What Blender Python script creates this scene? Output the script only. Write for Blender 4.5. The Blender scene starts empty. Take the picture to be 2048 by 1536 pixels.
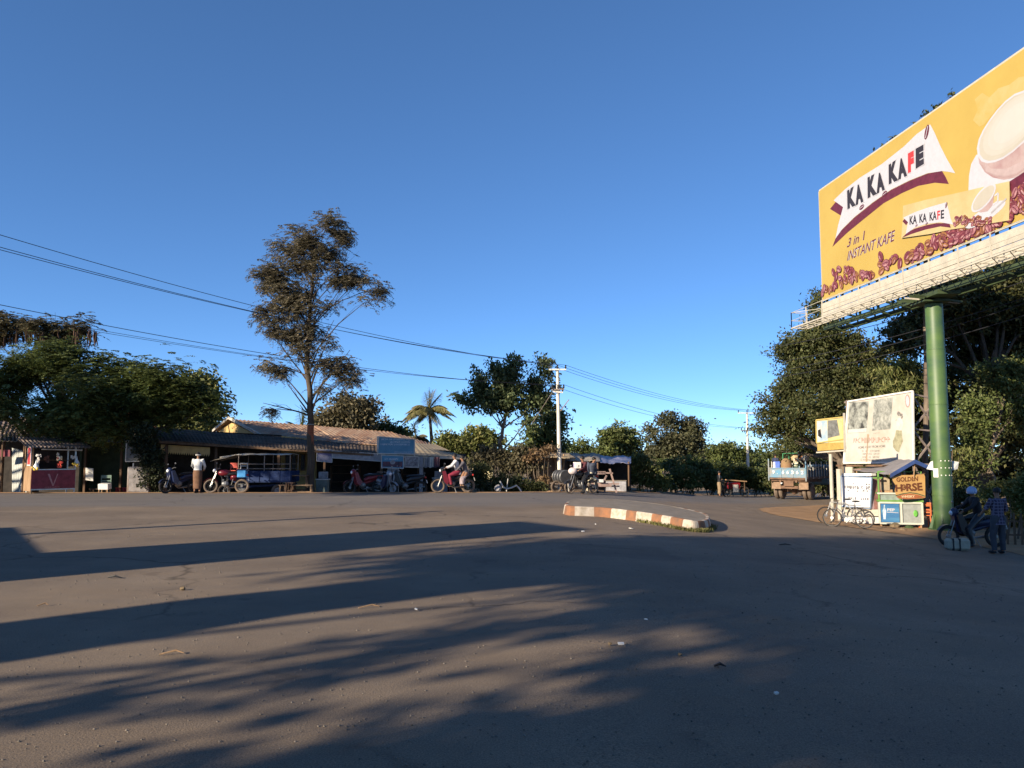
import bpy, math, random
import numpy as np
from mathutils import Vector, Matrix
SC = bpy.context.scene
COL = SC.collection
PI = math.pi
R = math.radians
# ------------------------------------------------------------ camera
FPX = 1600.0          # focal length in photo pixels (photo is 2048 wide)
HOR = 908.0
CAMZ = 1.6
PITCH = math.atan((HOR-768.0)/FPX)
cd = bpy.data.cameras.new("camera"); cam = bpy.data.objects.new("camera", cd); COL.objects.link(cam)
cd.sensor_width = 36.0; cd.lens = 36.0*FPX/2048.0; cd.clip_end = 3000; cd.clip_start = 0.1
cam.location = (0, 0, CAMZ); cam.rotation_euler = (PI/2+PITCH, 0, 0)
SC.camera = cam
# ------------------------------------------------------------ light
SUN_AZ = R(50); SUN_EL = R(20)
sdir = Vector((-math.sin(SUN_AZ)*math.cos(SUN_EL), -math.cos(SUN_AZ)*math.cos(SUN_EL), math.sin(SUN_EL)))
ld = bpy.data.lights.new("sun", 'SUN'); ld.energy = 5.0; ld.angle = R(0.53); ld.color = (1.0, 0.86, 0.66)
sun = bpy.data.objects.new("sun", ld); COL.objects.link(sun)
sun.rotation_euler = sdir.to_track_quat('Z', 'Y').to_euler(); sun.location = (-20, -20, 30)
W = bpy.data.worlds.new("World"); SC.world = W; W.use_nodes = True
nt = W.node_tree; bgn = nt.nodes['Background']
sky = nt.nodes.new('ShaderNodeTexSky'); sky.sky_type = 'NISHITA'; sky.sun_disc = False
sky.sun_elevation = SUN_EL; sky.sun_rotation = PI + SUN_AZ
sky.air_density = 0.6; sky.dust_density = 0.0; sky.ozone_density = 6.0; sky.altitude = 2000
gm = nt.nodes.new('ShaderNodeGamma'); gm.inputs[1].default_value = 0.8; hs = nt.nodes.new('ShaderNodeHueSaturation'); hs.inputs['Saturation'].default_value = 1.08; hs.inputs['Hue'].default_value = 0.5
nt.links.new(sky.outputs[0], gm.inputs[0]); nt.links.new(gm.outputs[0], hs.inputs['Color']); nt.links.new(hs.outputs[0], bgn.inputs[0]); bgn.inputs[1].default_value = 0.15
SC.view_settings.view_transform = 'Standard'; SC.view_settings.look = 'None'
SC.view_settings.gamma = 1.0; SC.view_settings.exposure = 0.9
# ------------------------------------------------------------ helpers
def at(px, py, Y):
    "point at forward distance Y seen at photo pixel px, py"
    f = Vector((0, math.cos(PITCH), math.sin(PITCH))); u = Vector((0, -math.sin(PITCH), math.cos(PITCH)))
    d = f*FPX + Vector((1, 0, 0))*(px-1024) + u*(768-py)
    return Vector((0, 0, CAMZ)) + d*(Y/d.y)
def ss(a, b, x):
    t = min(1, max(0, (x-a)/(b-a))); return t*t*(3-2*t)
_ye = [(-200, 33.2), (-10, 33.2), (0, 33.5), (2, 34.8), (4, 38), (6.5, 42.3), (10, 47), (13.5, 50.5), (19, 57), (25, 66), (40, 90), (200, 330)]
def road_far(x):
    for (a, b), (c, d) in zip(_ye, _ye[1:]):
        if x <= c: return b+(d-b)*(x-a)/(c-a)
    return _ye[-1][1]
def gz(x, y):
    z = -1.0*ss(0, 15, x) - 0.6*ss(46, 64, y)*ss(5, 17, x)
    e = y-road_far(x)
    if e > 0: z -= 0.28*ss(0, 1.6, e)*(1-ss(0.5, 3.5, x))
    return z
def on(px, py, lift=0.0):
    "ground point under a photo pixel"
    lo, hi = 2.0, 120.0
    Y = 2.0
    while Y < 120:
        p = at(px, py, Y)
        if p.z <= gz(p.x, p.y): break
        Y += 0.05
    p = at(px, py, Y); p.z = gz(p.x, p.y)+lift
    return p
def tag(o, label=None, cat=None, group=None, kind=None):
    if label: o['label'] = label
    if cat: o['category'] = cat
    if group: o['group'] = group
    if kind: o['kind'] = kind
    return o
def thing(name, label, cat, loc=(0, 0, 0), rz=0.0, group=None):
    o = bpy.data.objects.new(name, None); COL.objects.link(o); o.empty_display_size = 0.2
    o.location = loc; o.rotation_euler = (0, 0, rz)
    return tag(o, label, cat, group)
def children(o): return [c for c in bpy.data.objects if c.parent == o]
def copy_tree(o, parent=None):
    c = o.copy(); COL.objects.link(c)
    c.parent = parent
    for ch in children(o): copy_tree(ch, c)
    return c
def dup(root, loc, rz, label, group=None):
    c = copy_tree(root); c.location = loc; c.rotation_euler = (root.rotation_euler[0], root.rotation_euler[1], rz); c['label'] = label
    if group: c['group'] = group
    return c
def rootloc(p):
    while p.parent: p = p.parent
    return Vector(p.location)
# ---- materials
MT = {}
def mat(name, col, rough=0.8, var=0.25, scale=6.0, bump=0.0, bscale=40.0, metal=0.0, col2=None, stretch=None, spec=0.3, detail=6.0, coat=0.0):
    if name in MT: return MT[name]
    m = bpy.data.materials.new(name); m.use_nodes = True; n = m.node_tree.nodes; l = m.node_tree.links
    b = n['Principled BSDF']; b.inputs['Roughness'].default_value = rough; b.inputs['Metallic'].default_value = metal
    b.inputs['Specular IOR Level'].default_value = spec; b.inputs['Coat Weight'].default_value = coat
    tc = n.new('ShaderNodeTexCoord'); mp = n.new('ShaderNodeMapping'); l.new(tc.outputs['Object'], mp.inputs[0])
    if stretch: mp.inputs['Scale'].default_value = stretch
    nz = n.new('ShaderNodeTexNoise'); nz.inputs['Scale'].default_value = scale; nz.inputs['Detail'].default_value = detail; nz.inputs['Roughness'].default_value = 0.65
    l.new(mp.outputs[0], nz.inputs['Vector'])
    rp = n.new('ShaderNodeValToRGB'); c = Vector(col[:3]); c2 = Vector(col2[:3]) if col2 else c*(1-var)
    c1 = c if col2 else c*(1+var*0.6)
    rp.color_ramp.elements[0].position = 0.36; rp.color_ramp.elements[1].position = 0.64
    rp.color_ramp.elements[0].color = (*c2, 1); rp.color_ramp.elements[1].color = (*c1, 1)
    l.new(nz.outputs['Fac'], rp.inputs[0]); l.new(rp.outputs[0], b.inputs['Base Color'])
    if bump > 0:
        n2 = n.new('ShaderNodeTexNoise'); n2.inputs['Scale'].default_value = bscale; n2.inputs['Detail'].default_value = 4
        l.new(mp.outputs[0], n2.inputs['Vector'])
        bp = n.new('ShaderNodeBump'); bp.inputs['Strength'].default_value = bump; bp.inputs['Distance'].default_value = 0.02
        l.new(n2.outputs['Fac'], bp.inputs['Height']); l.new(bp.outputs[0], b.inputs['Normal'])
    MT[name] = m; return m
def leafmat(name, c1, c2, c3=None, trans=0.25, rough=0.6):
    if name in MT: return MT[name]
    m = bpy.data.materials.new(name); m.use_nodes = True; n = m.node_tree.nodes; l = m.node_tree.links
    b = n['Principled BSDF']; b.inputs['Roughness'].default_value = rough; b.inputs['Specular IOR Level'].default_value = 0.35
    g = n.new('ShaderNodeNewGeometry'); rp = n.new('ShaderNodeValToRGB')
    e = rp.color_ramp.elements; e[0].color = (*c1, 1); e[1].color = (*c2, 1); e[1].position = 0.85
    if c3: x = e.new(1.0); x.color = (*c3, 1); e[1].position = 0.8
    l.new(g.outputs['Random Per Island'], rp.inputs[0])
    tc = n.new('ShaderNodeTexCoord'); nz = n.new('ShaderNodeTexNoise'); nz.inputs['Scale'].default_value = 0.7; nz.inputs['Detail'].default_value = 3
    l.new(tc.outputs['Object'], nz.inputs['Vector'])
    mr = n.new('ShaderNodeMapRange'); mr.inputs[1].default_value = 0.3; mr.inputs[2].default_value = 0.7; mr.inputs[3].default_value = 0.6; mr.inputs[4].default_value = 1.35
    l.new(nz.outputs['Fac'], mr.inputs[0])
    vm = n.new('ShaderNodeVectorMath'); vm.operation = 'SCALE'; l.new(rp.outputs[0], vm.inputs[0]); l.new(mr.outputs[0], vm.inputs['Scale'])
    l.new(vm.outputs[0], b.inputs['Base Color'])
    t = n.new('ShaderNodeBsdfTranslucent'); l.new(vm.outputs[0], t.inputs[0])
    mx = n.new('ShaderNodeMixShader'); mx.inputs[0].default_value = trans
    l.new(b.outputs[0], mx.inputs[1]); l.new(t.outputs[0], mx.inputs[2]); l.new(mx.outputs[0], n['Material Output'].inputs[0])
    MT[name] = m; return m
# ---- mesh builder
class MB:
    def __init__(s): s.v = []; s.f = []; s.m = []; s.mats = []
    def mi(s, m):
        if m not in s.mats: s.mats.append(m)
        return s.mats.index(m)
    def add(s, vs, fs, m=None):
        o = len(s.v); s.v += [tuple(v) for v in vs]; k = s.mi(m) if m else 0
        for f in fs: s.f.append([i+o for i in f]); s.m.append(k)
        return s
    def box(s, c, sz, m=None, rot=None, bevel=0.0):
        c = Vector(c); h = Vector(sz)*0.5
        if bevel > 0:
            b = min(bevel, min(h)*0.9); pts = []
            vs = []; idx = {}
            for sx in (-1, 1):
                for sy in (-1, 1):
                    for sz_ in (-1, 1):
                        for ax in range(3):
                            p = Vector((sx*h[0], sy*h[1], sz_*h[2]))
                            for a in range(3):
                                if a != ax: p[a] -= math.copysign(b, p[a])
                            idx[(sx, sy, sz_, ax)] = len(vs); vs.append(p)
            fs = []
            for ax in range(3):
                a1, a2 = (ax+1) % 3, (ax+2) % 3
                for sg in (-1, 1):
                    q = []
                    for (u, w) in ((-1, -1), (1, -1), (1, 1), (-1, 1)):
                        k = [0, 0, 0]; k[ax] = sg; k[a1] = u; k[a2] = w; q.append(idx[(*k, ax)])
                    fs.append(q if sg > 0 else q[::-1])
            for ax in range(3):           # edges
                a1, a2 = (ax+1) % 3, (ax+2) % 3
                for u in (-1, 1):
                    for w in (-1, 1):
                        k0 = [0]*3; k1 = [0]*3; k0[ax] = -1; k1[ax] = 1
                        for k in (k0, k1): k[a1] = u; k[a2] = w
                        q = [idx[(*k0, a1)], idx[(*k1, a1)], idx[(*k1, a2)], idx[(*k0, a2)]]
                        fs.append(q if u*w < 0 else q[::-1])
            for sx in (-1, 1):
                for sy in (-1, 1):
                    for s3 in (-1, 1):
                        q = [idx[(sx, sy, s3, a)] for a in range(3)]
                        fs.append(q if sx*sy*s3 > 0 else q[::-1])
        else:
            vs = [Vector((x*h[0], y*h[1], z*h[2])) for x in (-1, 1) for y in (-1, 1) for z in (-1, 1)]
            fs = [(0, 1, 3, 2), (4, 6, 7, 5), (0, 4, 5, 1), (2, 3, 7, 6), (0, 2, 6, 4), (1, 5, 7, 3)]
        if rot is not None: vs = [rot @ v for v in vs]
        return s.add([v+c for v in vs], fs, m)
    def bar(s, a, b, w, d, m=None, up=(0, 0, 1)):
        a = Vector(a); b = Vector(b); z = (b-a); L = z.length; z.normalize(); u = Vector(up)
        if abs(z.dot(u)) > 0.98: u = Vector((0, 1, 0))
        x = u.cross(z).normalized(); y = z.cross(x)
        r = Matrix((x, y, z)).transposed()
        return s.box((a+b)/2, (w, d, L), m, r)
    def tube(s, pts, rad, m=None, seg=8, cap=True, flat=1.0):
        pts = [Vector(p) for p in pts]; n = len(pts)
        if not hasattr(rad, '__len__'): rad = [rad]*n
        vs = []; fs = []; px = None
        for i, p in enumerate(pts):
            t = (pts[min(i+1, n-1)]-pts[max(i-1, 0)])
            if t.length < 1e-9: t = Vector((0, 0, 1))
            t.normalize()
            if px is None: px = (Vector((0, 1, 0)) if abs(t.y) < 0.9 else Vector((1, 0, 0)))
            x = (px-t*px.dot(t)).normalized(); y = t.cross(x); px = x
            for k in range(seg):
                a = 2*PI*k/seg; vs.append(p+(x*math.cos(a)*flat+y*math.sin(a))*rad[i])
        for i in range(n-1):
            for k in range(seg):
                a = i*seg+k; b = i*seg+(k+1) % seg; fs.append((a, b, b+seg, a+seg))
        if cap: fs.append(tuple(range(seg))[::-1]); fs.append(tuple(range((n-1)*seg, n*seg)))
        return s.add(vs, fs, m)
    def loft(s, rings, m=None, seg=14, cap=True):
        "rings: (center, rx, ry) horizontal ellipses, optional rotation about z"
        vs = []; fs = []
        for r in rings:
            c = Vector(r[0])
            for k in range(seg):
                a = 2*PI*k/seg; vs.append(c+Vector((math.cos(a)*r[1], math.sin(a)*r[2], 0)))
        for i in range(len(rings)-1):
            for k in range(seg):
                a = i*seg+k; b = i*seg+(k+1) % seg; fs.append((a, b, b+seg, a+seg))
        if cap: fs.append(tuple(range(seg))[::-1]); fs.append(tuple(range((len(rings)-1)*seg, len(rings)*seg)))
        return s.add(vs, fs, m)
    def ell(s, c, r, m=None, seg=12, rings=8, rot=None, z0=-1.0, jit=0.0):
        if not hasattr(r, '__len__'): r = (r, r, r)
        vs = []; fs = []; c = Vector(c)
        for i in range(rings+1):
            t = math.asin(z0)+(PI/2-math.asin(z0))*i/rings
            for k in range(seg):
                a = 2*PI*k/seg; j = 1+random.uniform(-jit, jit)
                p = Vector((math.cos(t)*math.cos(a)*r[0]*j, math.cos(t)*math.sin(a)*r[1]*j, math.sin(t)*r[2]*j))
                if rot is not None: p = rot @ p
                vs.append(c+p)
        for i in range(rings):
            for k in range(seg):
                a = i*seg+k; b = i*seg+(k+1) % seg; fs.append((a, b, b+seg, a+seg))
        if z0 > -1: fs.append(tuple(range(seg))[::-1])
        return s.add(vs, fs, m)
    def torus(s, c, R_, r, m=None, seg=20, s2=8, axis='y', rx=1.0):
        vs = []; fs = []; c = Vector(c)
        for i in range(seg):
            a = 2*PI*i/seg
            for k in range(s2):
                b = 2*PI*k/s2; q = R_+r*math.cos(b); h = r*rx*math.sin(b)
                p = {'y': (q*math.cos(a), h, q*math.sin(a)), 'z': (q*math.cos(a), q*math.sin(a), h), 'x': (h, q*math.cos(a), q*math.sin(a))}[axis]
                vs.append(c+Vector(p))
        for i in range(seg):
            for k in range(s2):
                fs.append((i*s2+k, i*s2+(k+1) % s2, ((i+1) % seg)*s2+(k+1) % s2, ((i+1) % seg)*s2+k))
        return s.add(vs, fs, m)
    def disc(s, c, r, h, axis='y', m=None, seg=18):
        c = Vector(c); d = {'x': Vector((1, 0, 0)), 'y': Vector((0, 1, 0)), 'z': Vector((0, 0, 1))}[axis]*h/2
        return s.tube([c-d, c+d], r, m, seg)
    def prism(s, poly, y0, y1, m=None):
        "poly of (x,z) pulled along y"
        n = len(poly); vs = [Vector((p[0], y0, p[1])) for p in poly]+[Vector((p[0], y1, p[1])) for p in poly]
        fs = [tuple(range(n)), tuple(range(2*n-1, n-1, -1))]+[(i, i+n, (i+1) % n+n, (i+1) % n) for i in range(n)]
        return s.add(vs, fs, m)
    def slab(s, pts, nrm, th, m=None):
        "flat polygon pts (3D) thickened by th against nrm"
        n = len(pts); d = Vector(nrm).normalized()*th; a = [Vector(p) for p in pts]
        vs = a+[p-d for p in a]
        fs = [tuple(range(n)), tuple(range(2*n-1, n-1, -1))]+[(i, i+n, (i+1) % n+n, (i+1) % n) for i in range(n)]
        return s.add(vs, fs, m)
    def grid(s, P, th=0.0, m=None):
        "P[i][j] points; th thickness downward in z"
        ni = len(P); nj = len(P[0]); vs = [Vector(p) for r in P for p in r]
        fs = [(i*nj+j, i*nj+j+1, (i+1)*nj+j+1, (i+1)*nj+j) for i in range(ni-1) for j in range(nj-1)]
        if th:
            o = len(vs); vs += [p-Vector((0, 0, th)) for p in vs[:o]]
            fs += [tuple(q+o for q in f[::-1]) for f in fs]
            for j in range(nj-1):
                fs.append((j+1, j, j+o, j+1+o)); q = (ni-1)*nj; fs.append((q+j, q+j+1, q+j+1+o, q+j+o))
            for i in range(ni-1):
                fs.append((i*nj, (i+1)*nj, (i+1)*nj+o, i*nj+o)); fs.append(((i+1)*nj+nj-1, i*nj+nj-1, i*nj+nj-1+o, (i+1)*nj+nj-1+o))
        return s.add(vs, fs, m)
    def build(s, name, m=None, parent=None, w=False, smooth=False, label=None):
        me = bpy.data.meshes.new(name); vs = s.v
        if w and parent:
            r = rootloc(parent); vs = [(v[0]-r[0], v[1]-r[1], v[2]-r[2]) for v in vs]
        elif w is not False and not parent: pass
        me.from_pydata(vs, [], s.f); me.update()
        if s.mats:
            for q in s.mats: me.materials.append(q)
            me.polygons.foreach_set('material_index', s.m)
        elif m: me.materials.append(m)
        if smooth:
            me.polygons.foreach_set('use_smooth', [True]*len(me.polygons))
            try: me.set_sharp_from_angle(angle=R(40))
            except Exception: pass
        o = bpy.data.objects.new(name, me); COL.objects.link(o)
        if parent: o.parent = parent
        if label: o['label'] = label
        return o
def solo(mb, name, m, label, cat, loc, smooth=False, group=None):
    "a thing that is one mesh; vertices given in world space, origin moved to loc"
    loc = Vector(loc); mb.v = [(v[0]-loc[0], v[1]-loc[1], v[2]-loc[2]) for v in mb.v]
    o = mb.build(name, m, None, smooth=smooth); o.location = loc
    return tag(o, label, cat, group)
def np_mesh(name, V, F, m, parent=None, mats=None):
    "V (n,3), F (k,4) quads, numpy, fast"
    me = bpy.data.meshes.new(name); V = np.asarray(V, np.float32); F = np.asarray(F, np.int32)
    me.vertices.add(len(V)); me.vertices.foreach_set('co', V.ravel())
    k = F.shape[1]; me.loops.add(F.size); me.loops.foreach_set('vertex_index', F.ravel())
    me.polygons.add(len(F)); me.polygons.foreach_set('loop_start', np.arange(0, F.size, k, dtype=np.int32))
    me.polygons.foreach_set('loop_total', np.full(len(F), k, np.int32)); me.update(calc_edges=True)
    me.materials.append(m)
    o = bpy.data.objects.new(name, me); COL.objects.link(o)
    if parent: o.parent = parent
    return o
# ---- text
_tc = {}
def text_polys(body, off=0.0, shear=0.0):
    key = (body, off, shear)
    if key in _tc: return _tc[key]
    cu = bpy.data.curves.new('t', 'FONT'); cu.body = body; cu.size = 1; cu.offset = off; cu.shear = shear; cu.resolution_u = 3
    ob = bpy.data.objects.new('t', cu); COL.objects.link(ob); bpy.context.view_layer.update()
    dg = bpy.context.evaluated_depsgraph_get(); me = ob.evaluated_get(dg).to_mesh()
    vs = [(v.co.x, v.co.y) for v in me.vertices]; fs = [tuple(p.vertices) for p in me.polygons]
    ob.evaluated_get(dg).to_mesh_clear(); bpy.data.objects.remove(ob); bpy.data.curves.remove(cu)
    if vs:
        x0 = min(v[0] for v in vs); x1 = max(v[0] for v in vs); y0 = min(v[1] for v in vs); y1 = max(v[1] for v in vs)
        vs = [((a-x0)/(x1-x0+1e-9), (b-y0)/(y1-y0+1e-9)) for a, b in vs]
    _tc[key] = (vs, fs); return _tc[key]
class Panel:
    "a flat printed face: plane through O with unit axes U (right) and V (up); prints lie a few mm proud"
    def __init__(s, O, U, V):
        s.O = Vector(O); s.U = Vector(U).normalized(); s.V = Vector(V).normalized(); s.N = s.U.cross(s.V).normalized(); s.mb = MB(); s.k = 1
    def uv(s, px, py):
        f = Vector((0, math.cos(PITCH), math.sin(PITCH))); u = Vector((0, -math.sin(PITCH), math.cos(PITCH)))
        d = f*FPX + Vector((1, 0, 0))*(px-1024) + u*(768-py); c = Vector((0, 0, CAMZ))
        t = (s.O-c).dot(s.N)/d.dot(s.N); p = c+d*t-s.O
        return (p.dot(s.U), p.dot(s.V))
    def P(s, u, v, k=0): return s.O+s.U*u+s.V*v+s.N*(0.003*k)
    def poly(s, uvs, m, k=None):
        k = s.k if k is None else k
        s.mb.add([s.P(u, v, k) for u, v in uvs], [tuple(range(len(uvs)))], m)
    def ppoly(s, pxs, m, k=None): s.poly([s.uv(*p) for p in pxs], m, k)
    def text(s, body, quad, m, k=None, off=0.0, shear=0.0, px=True):
        k = s.k if k is None else k
        vs, fs = text_polys(body, off, shear)
        q = [s.uv(*p) for p in quad] if px else quad      # bl br tr tl
        out = []
        for a, b in vs:
            u = (1-a)*(1-b)*q[0][0]+a*(1-b)*q[1][0]+a*b*q[2][0]+(1-a)*b*q[3][0]
            v = (1-a)*(1-b)*q[0][1]+a*(1-b)*q[1][1]+a*b*q[2][1]+(1-a)*b*q[3][1]
            out.append(s.P(u, v, k))
        s.mb.add(out, fs, m)
    def ellipse(s, cu, cv, ru, rv, ang, m, k=None, n=20):
        ca, sa = math.cos(ang), math.sin(ang)
        s.poly([(cu+ru*math.cos(2*PI*i/n)*ca-rv*math.sin(2*PI*i/n)*sa, cv+ru*math.cos(2*PI*i/n)*sa+rv*math.sin(2*PI*i/n)*ca) for i in range(n)], m, k)
    def line(s, uvs, w, m, k=None):
        for a, b in zip(uvs, uvs[1:]):
            d = Vector((b[0]-a[0], b[1]-a[1])); 
            if d.length < 1e-6: continue
            d.normalize(); n = Vector((-d.y, d.x))*w/2
            s.poly([(a[0]+n.x, a[1]+n.y), (a[0]-n.x, a[1]-n.y), (b[0]-n.x, b[1]-n.y), (b[0]+n.x, b[1]+n.y)], m, k)
# ---- corrugated sheet between two edges (a0->a1 eave, b0->b1 top)
def corr(mb, eave, top, m=None, amp=0.018, pitch=0.2, th=0.02, wav=0.0, seed=0):
    rnd = random.Random(seed)
    def lerp_path(path, t):
        L = [0]
        for a, b in zip(path, path[1:]): L.append(L[-1]+(b-a).length)
        d = t*L[-1]
        for i in range(len(path)-1):
            if d <= L[i+1] or i == len(path)-2:
                return path[i].lerp(path[i+1], (d-L[i])/max(1e-9, L[i+1]-L[i]))
    E = [Vector(p) for p in eave]; T = [Vector(p) for p in top]
    Ltot = sum((b-a).length for a, b in zip(E, E[1:])); n = max(4, int(Ltot/pitch*4)); P = []
    joff = 0
    for i in range(n+1):
        t = i/n; a = lerp_path(E, t); b = lerp_path(T, t); ph = (i % 4); dz = amp*(1, 0, -1, 0)[ph]
        if i % 20 == 0: joff = rnd.uniform(-1, 1)*wav
        row = []
        for j in range(5):
            p = a.lerp(b, j/4); q = p+Vector((0, 0, dz+joff*0.4+wav*0.5*math.sin(t*9+j)))
            if j == 0: q += (a-b).normalized()*joff*2
            row.append(q)
        P.append(row)
    mb.grid(P, th, m); return mb
# ============================================================ ground, road
def attr_float(o, name, vals):
    a = o.data.attributes.new(name, 'FLOAT', 'POINT'); a.data.foreach_set('value', np.asarray(vals, np.float32))
def asphalt():
    m = bpy.data.materials.new('asphalt'); m.use_nodes = True; n = m.node_tree.nodes; l = m.node_tree.links; b = n['Principled BSDF']
    b.inputs['Roughness'].default_value = 0.85; b.inputs['Specular IOR Level'].default_value = 0.25
    tc = n.new('ShaderNodeTexCoord')
    def noise(sc, det=5, rough=0.6, st=None):
        x = n.new('ShaderNodeTexNoise'); x.inputs['Scale'].default_value = sc; x.inputs['Detail'].default_value = det; x.inputs['Roughness'].default_value = rough
        if st:
            mp = n.new('ShaderNodeMapping'); mp.inputs['Scale'].default_value = st; l.new(tc.outputs['Object'], mp.inputs[0]); l.new(mp.outputs[0], x.inputs['Vector'])
        else: l.new(tc.outputs['Object'], x.inputs['Vector'])
        return x.outputs['Fac']
    def ramp(f, stops):
        r = n.new('ShaderNodeValToRGB'); e = r.color_ramp.elements
        while len(e) < len(stops): e.new(0.5)
        for i, (p, c) in enumerate(stops): e[i].position = p; e[i].color = (*c, 1) if len(c) == 3 else c
        l.new(f, r.inputs[0]); return r.outputs[0]
    def mix(f, a, c, mode='MIX'):
        x = n.new('ShaderNodeMix'); x.data_type = 'RGBA'; x.blend_type = mode
        if isinstance(f, float): x.inputs[0].default_value = f
        else: l.new(f, x.inputs[0])
        l.new(a, x.inputs[6]); l.new(c, x.inputs[7]); return x.outputs[2]
    near = ramp(noise(0.35, 8, 0.65), [(0.3, (0.128, 0.098, 0.073)), (0.5, (0.165, 0.127, 0.093)), (0.7, (0.212, 0.165, 0.120))])
    far = ramp(noise(0.5, 5, 0.5, (0.3, 1.5, 1)), [(0.3, (0.125, 0.112, 0.103)), (0.7, (0.155, 0.137, 0.125))])
    at_ = n.new('ShaderNodeAttribute'); at_.attribute_name = 'edgedist'
    ma = n.new('ShaderNodeMath'); ma.operation = 'MULTIPLY_ADD'; l.new(noise(0.6, 6), ma.inputs[0]); ma.inputs[1].default_value = 3.5; l.new(at_.outputs['Fac'], ma.inputs[2])
    mr = n.new('ShaderNodeMapRange'); mr.inputs[1].default_value = 9.3; mr.inputs[2].default_value = 11.2; l.new(ma.outputs[0], mr.inputs[0])
    c = mix(mr.outputs[0], far, near)
    # aggregate grain: light and dark stones
    grain = ramp(noise(90, 3, 0.8), [(0.3, (0.35, 0.35, 0.36)), (0.48, (1, 1, 1)), (0.7, (1.8, 1.74, 1.62))])
    c = mix(0.85, c, grain, 'MULTIPLY')
    sp = n.new('ShaderNodeTexVoronoi'); sp.inputs['Scale'].default_value = 34; l.new(tc.outputs['Object'], sp.inputs['Vector'])
    pits = ramp(sp.outputs['Distance'], [(0.05, (0.55, 0.55, 0.56)), (0.2, (1, 1, 1))])
    rough_zone = ramp(noise(0.16, 4, 0.7), [(0.42, (0, 0, 0)), (0.62, (1, 1, 1))])
    cp = mix(0.9, c, pits, 'MULTIPLY'); c = mix(rough_zone, c, cp)
    # cracks
    vc = n.new('ShaderNodeTexVoronoi'); vc.feature = 'DISTANCE_TO_EDGE'; vc.inputs['Scale'].default_value = 0.19
    wv = n.new('ShaderNodeVectorMath'); wv.operation = 'ADD'; nn = n.new('ShaderNodeTexNoise'); nn.inputs['Scale'].default_value = 1.2; nn.inputs['Detail'].default_value = 6
    l.new(tc.outputs['Object'], nn.inputs['Vector']); l.new(tc.outputs['Object'], wv.inputs[0]); l.new(nn.outputs['Color'], wv.inputs[1]); l.new(wv.outputs[0], vc.inputs['Vector'])
    ck = ramp(vc.outputs['Distance'], [(0.0, (0.3, 0.3, 0.3)), (0.009, (1, 1, 1))])
    msk = ramp(noise(0.22, 3), [(0.45, (0, 0, 0)), (0.55, (1, 1, 1))])
    c2 = mix(0.8, c, ck, 'MULTIPLY'); c = mix(msk, c, c2)
    # repaired patches of newer tar, oil spots
    pv = n.new('ShaderNodeTexVoronoi'); pv.inputs['Scale'].default_value = 0.16; pv.distance = 'CHEBYCHEV'; l.new(wv.outputs[0], pv.inputs['Vector'])
    pm = ramp(pv.outputs['Distance'], [(0.14, (0.8, 0.8, 0.82)), (0.155, (1, 1, 1))]); c = mix(0.8, c, pm, 'MULTIPLY')
    ol = ramp(noise(1.6, 3, 0.5), [(0.24, (0.6, 0.6, 0.62)), (0.34, (1, 1, 1))]); c = mix(0.7, c, ol, 'MULTIPLY')
    # dusty stains drifting with traffic
    st = ramp(noise(0.9, 6, 0.7, (0.35, 1.6, 1)), [(0.45, (1, 1, 1)), (0.75, (1.22, 1.16, 1.05))])
    c = mix(0.8, c, st, 'MULTIPLY')
    l.new(c, b.inputs['Base Color'])
    bp = n.new('ShaderNodeBump'); bp.inputs['Strength'].default_value = 0.5; bp.inputs['Distance'].default_value = 0.012; l.new(noise(60, 4, 0.7), bp.inputs['Height']); l.new(bp.outputs[0], b.inputs['Normal'])
    return m
M_ASPH = asphalt()
M_SAND = mat('sandy_dirt', (0.38, 0.235, 0.13), 0.95, scale=1.3, col2=(0.27, 0.17, 0.095), bump=0.6, bscale=30, spec=0.1)
M_EARTH = mat('earth', (0.22, 0.16, 0.10), 0.95, scale=0.7, col2=(0.12, 0.095, 0.06), bump=0.6, bscale=14, spec=0.1)
def axis_vals(lo, hi, fine_lo, fine_hi, fine, grow=1.25):
    v = list(np.arange(fine_lo, fine_hi+1e-6, fine)); s = fine
    while v[-1] < hi: s *= grow; v.append(min(hi, v[-1]+s))
    s = fine
    while v[0] > lo: s *= grow; v.insert(0, max(lo, v[0]-s))
    return v
xs = axis_vals(-900, 900, -24, 30, 0.75); ys = axis_vals(-60, 1500, -4, 70, 0.75)
V = [(x, y, gz(x, y)-0.03) for y in ys for x in xs]; nx = len(xs)
F = [(j*nx+i, j*nx+i+1, (j+1)*nx+i+1, (j+1)*nx+i) for j in range(len(ys)-1) for i in range(nx-1)]
g = np_mesh('ground', V, F, mat('ground_dirt', (0.27, 0.19, 0.12), 0.95, scale=0.8, col2=(0.17, 0.125, 0.08), bump=0.6, bscale=18, spec=0.1)); tag(g, kind='structure')
# road sheet: columns in x, rows from behind the camera to the far edge
xs = axis_vals(-120, 60, -24, 26, 0.6, 1.15); V = []; E = []; NR = 90; rnd = random.Random(3)
for x in xs:
    ye = road_far(x)+0.12*math.sin(x*2.1)+0.08*math.sin(x*5.3+1)+rnd.uniform(-0.05, 0.05)
    for j in range(NR+1):
        y = -30+(ye+30)*j/NR; V.append((x, y, gz(x, min(y, ye))+0.0)); E.append(road_far(x)-y)
F = [(i*(NR+1)+j, (i+1)*(NR+1)+j, (i+1)*(NR+1)+j+1, i*(NR+1)+j+1) for i in range(len(xs)-1) for j in range(NR)]
road = np_mesh('road', V, F, M_ASPH); attr_float(road, 'edgedist', E); tag(road, kind='structure')
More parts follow.
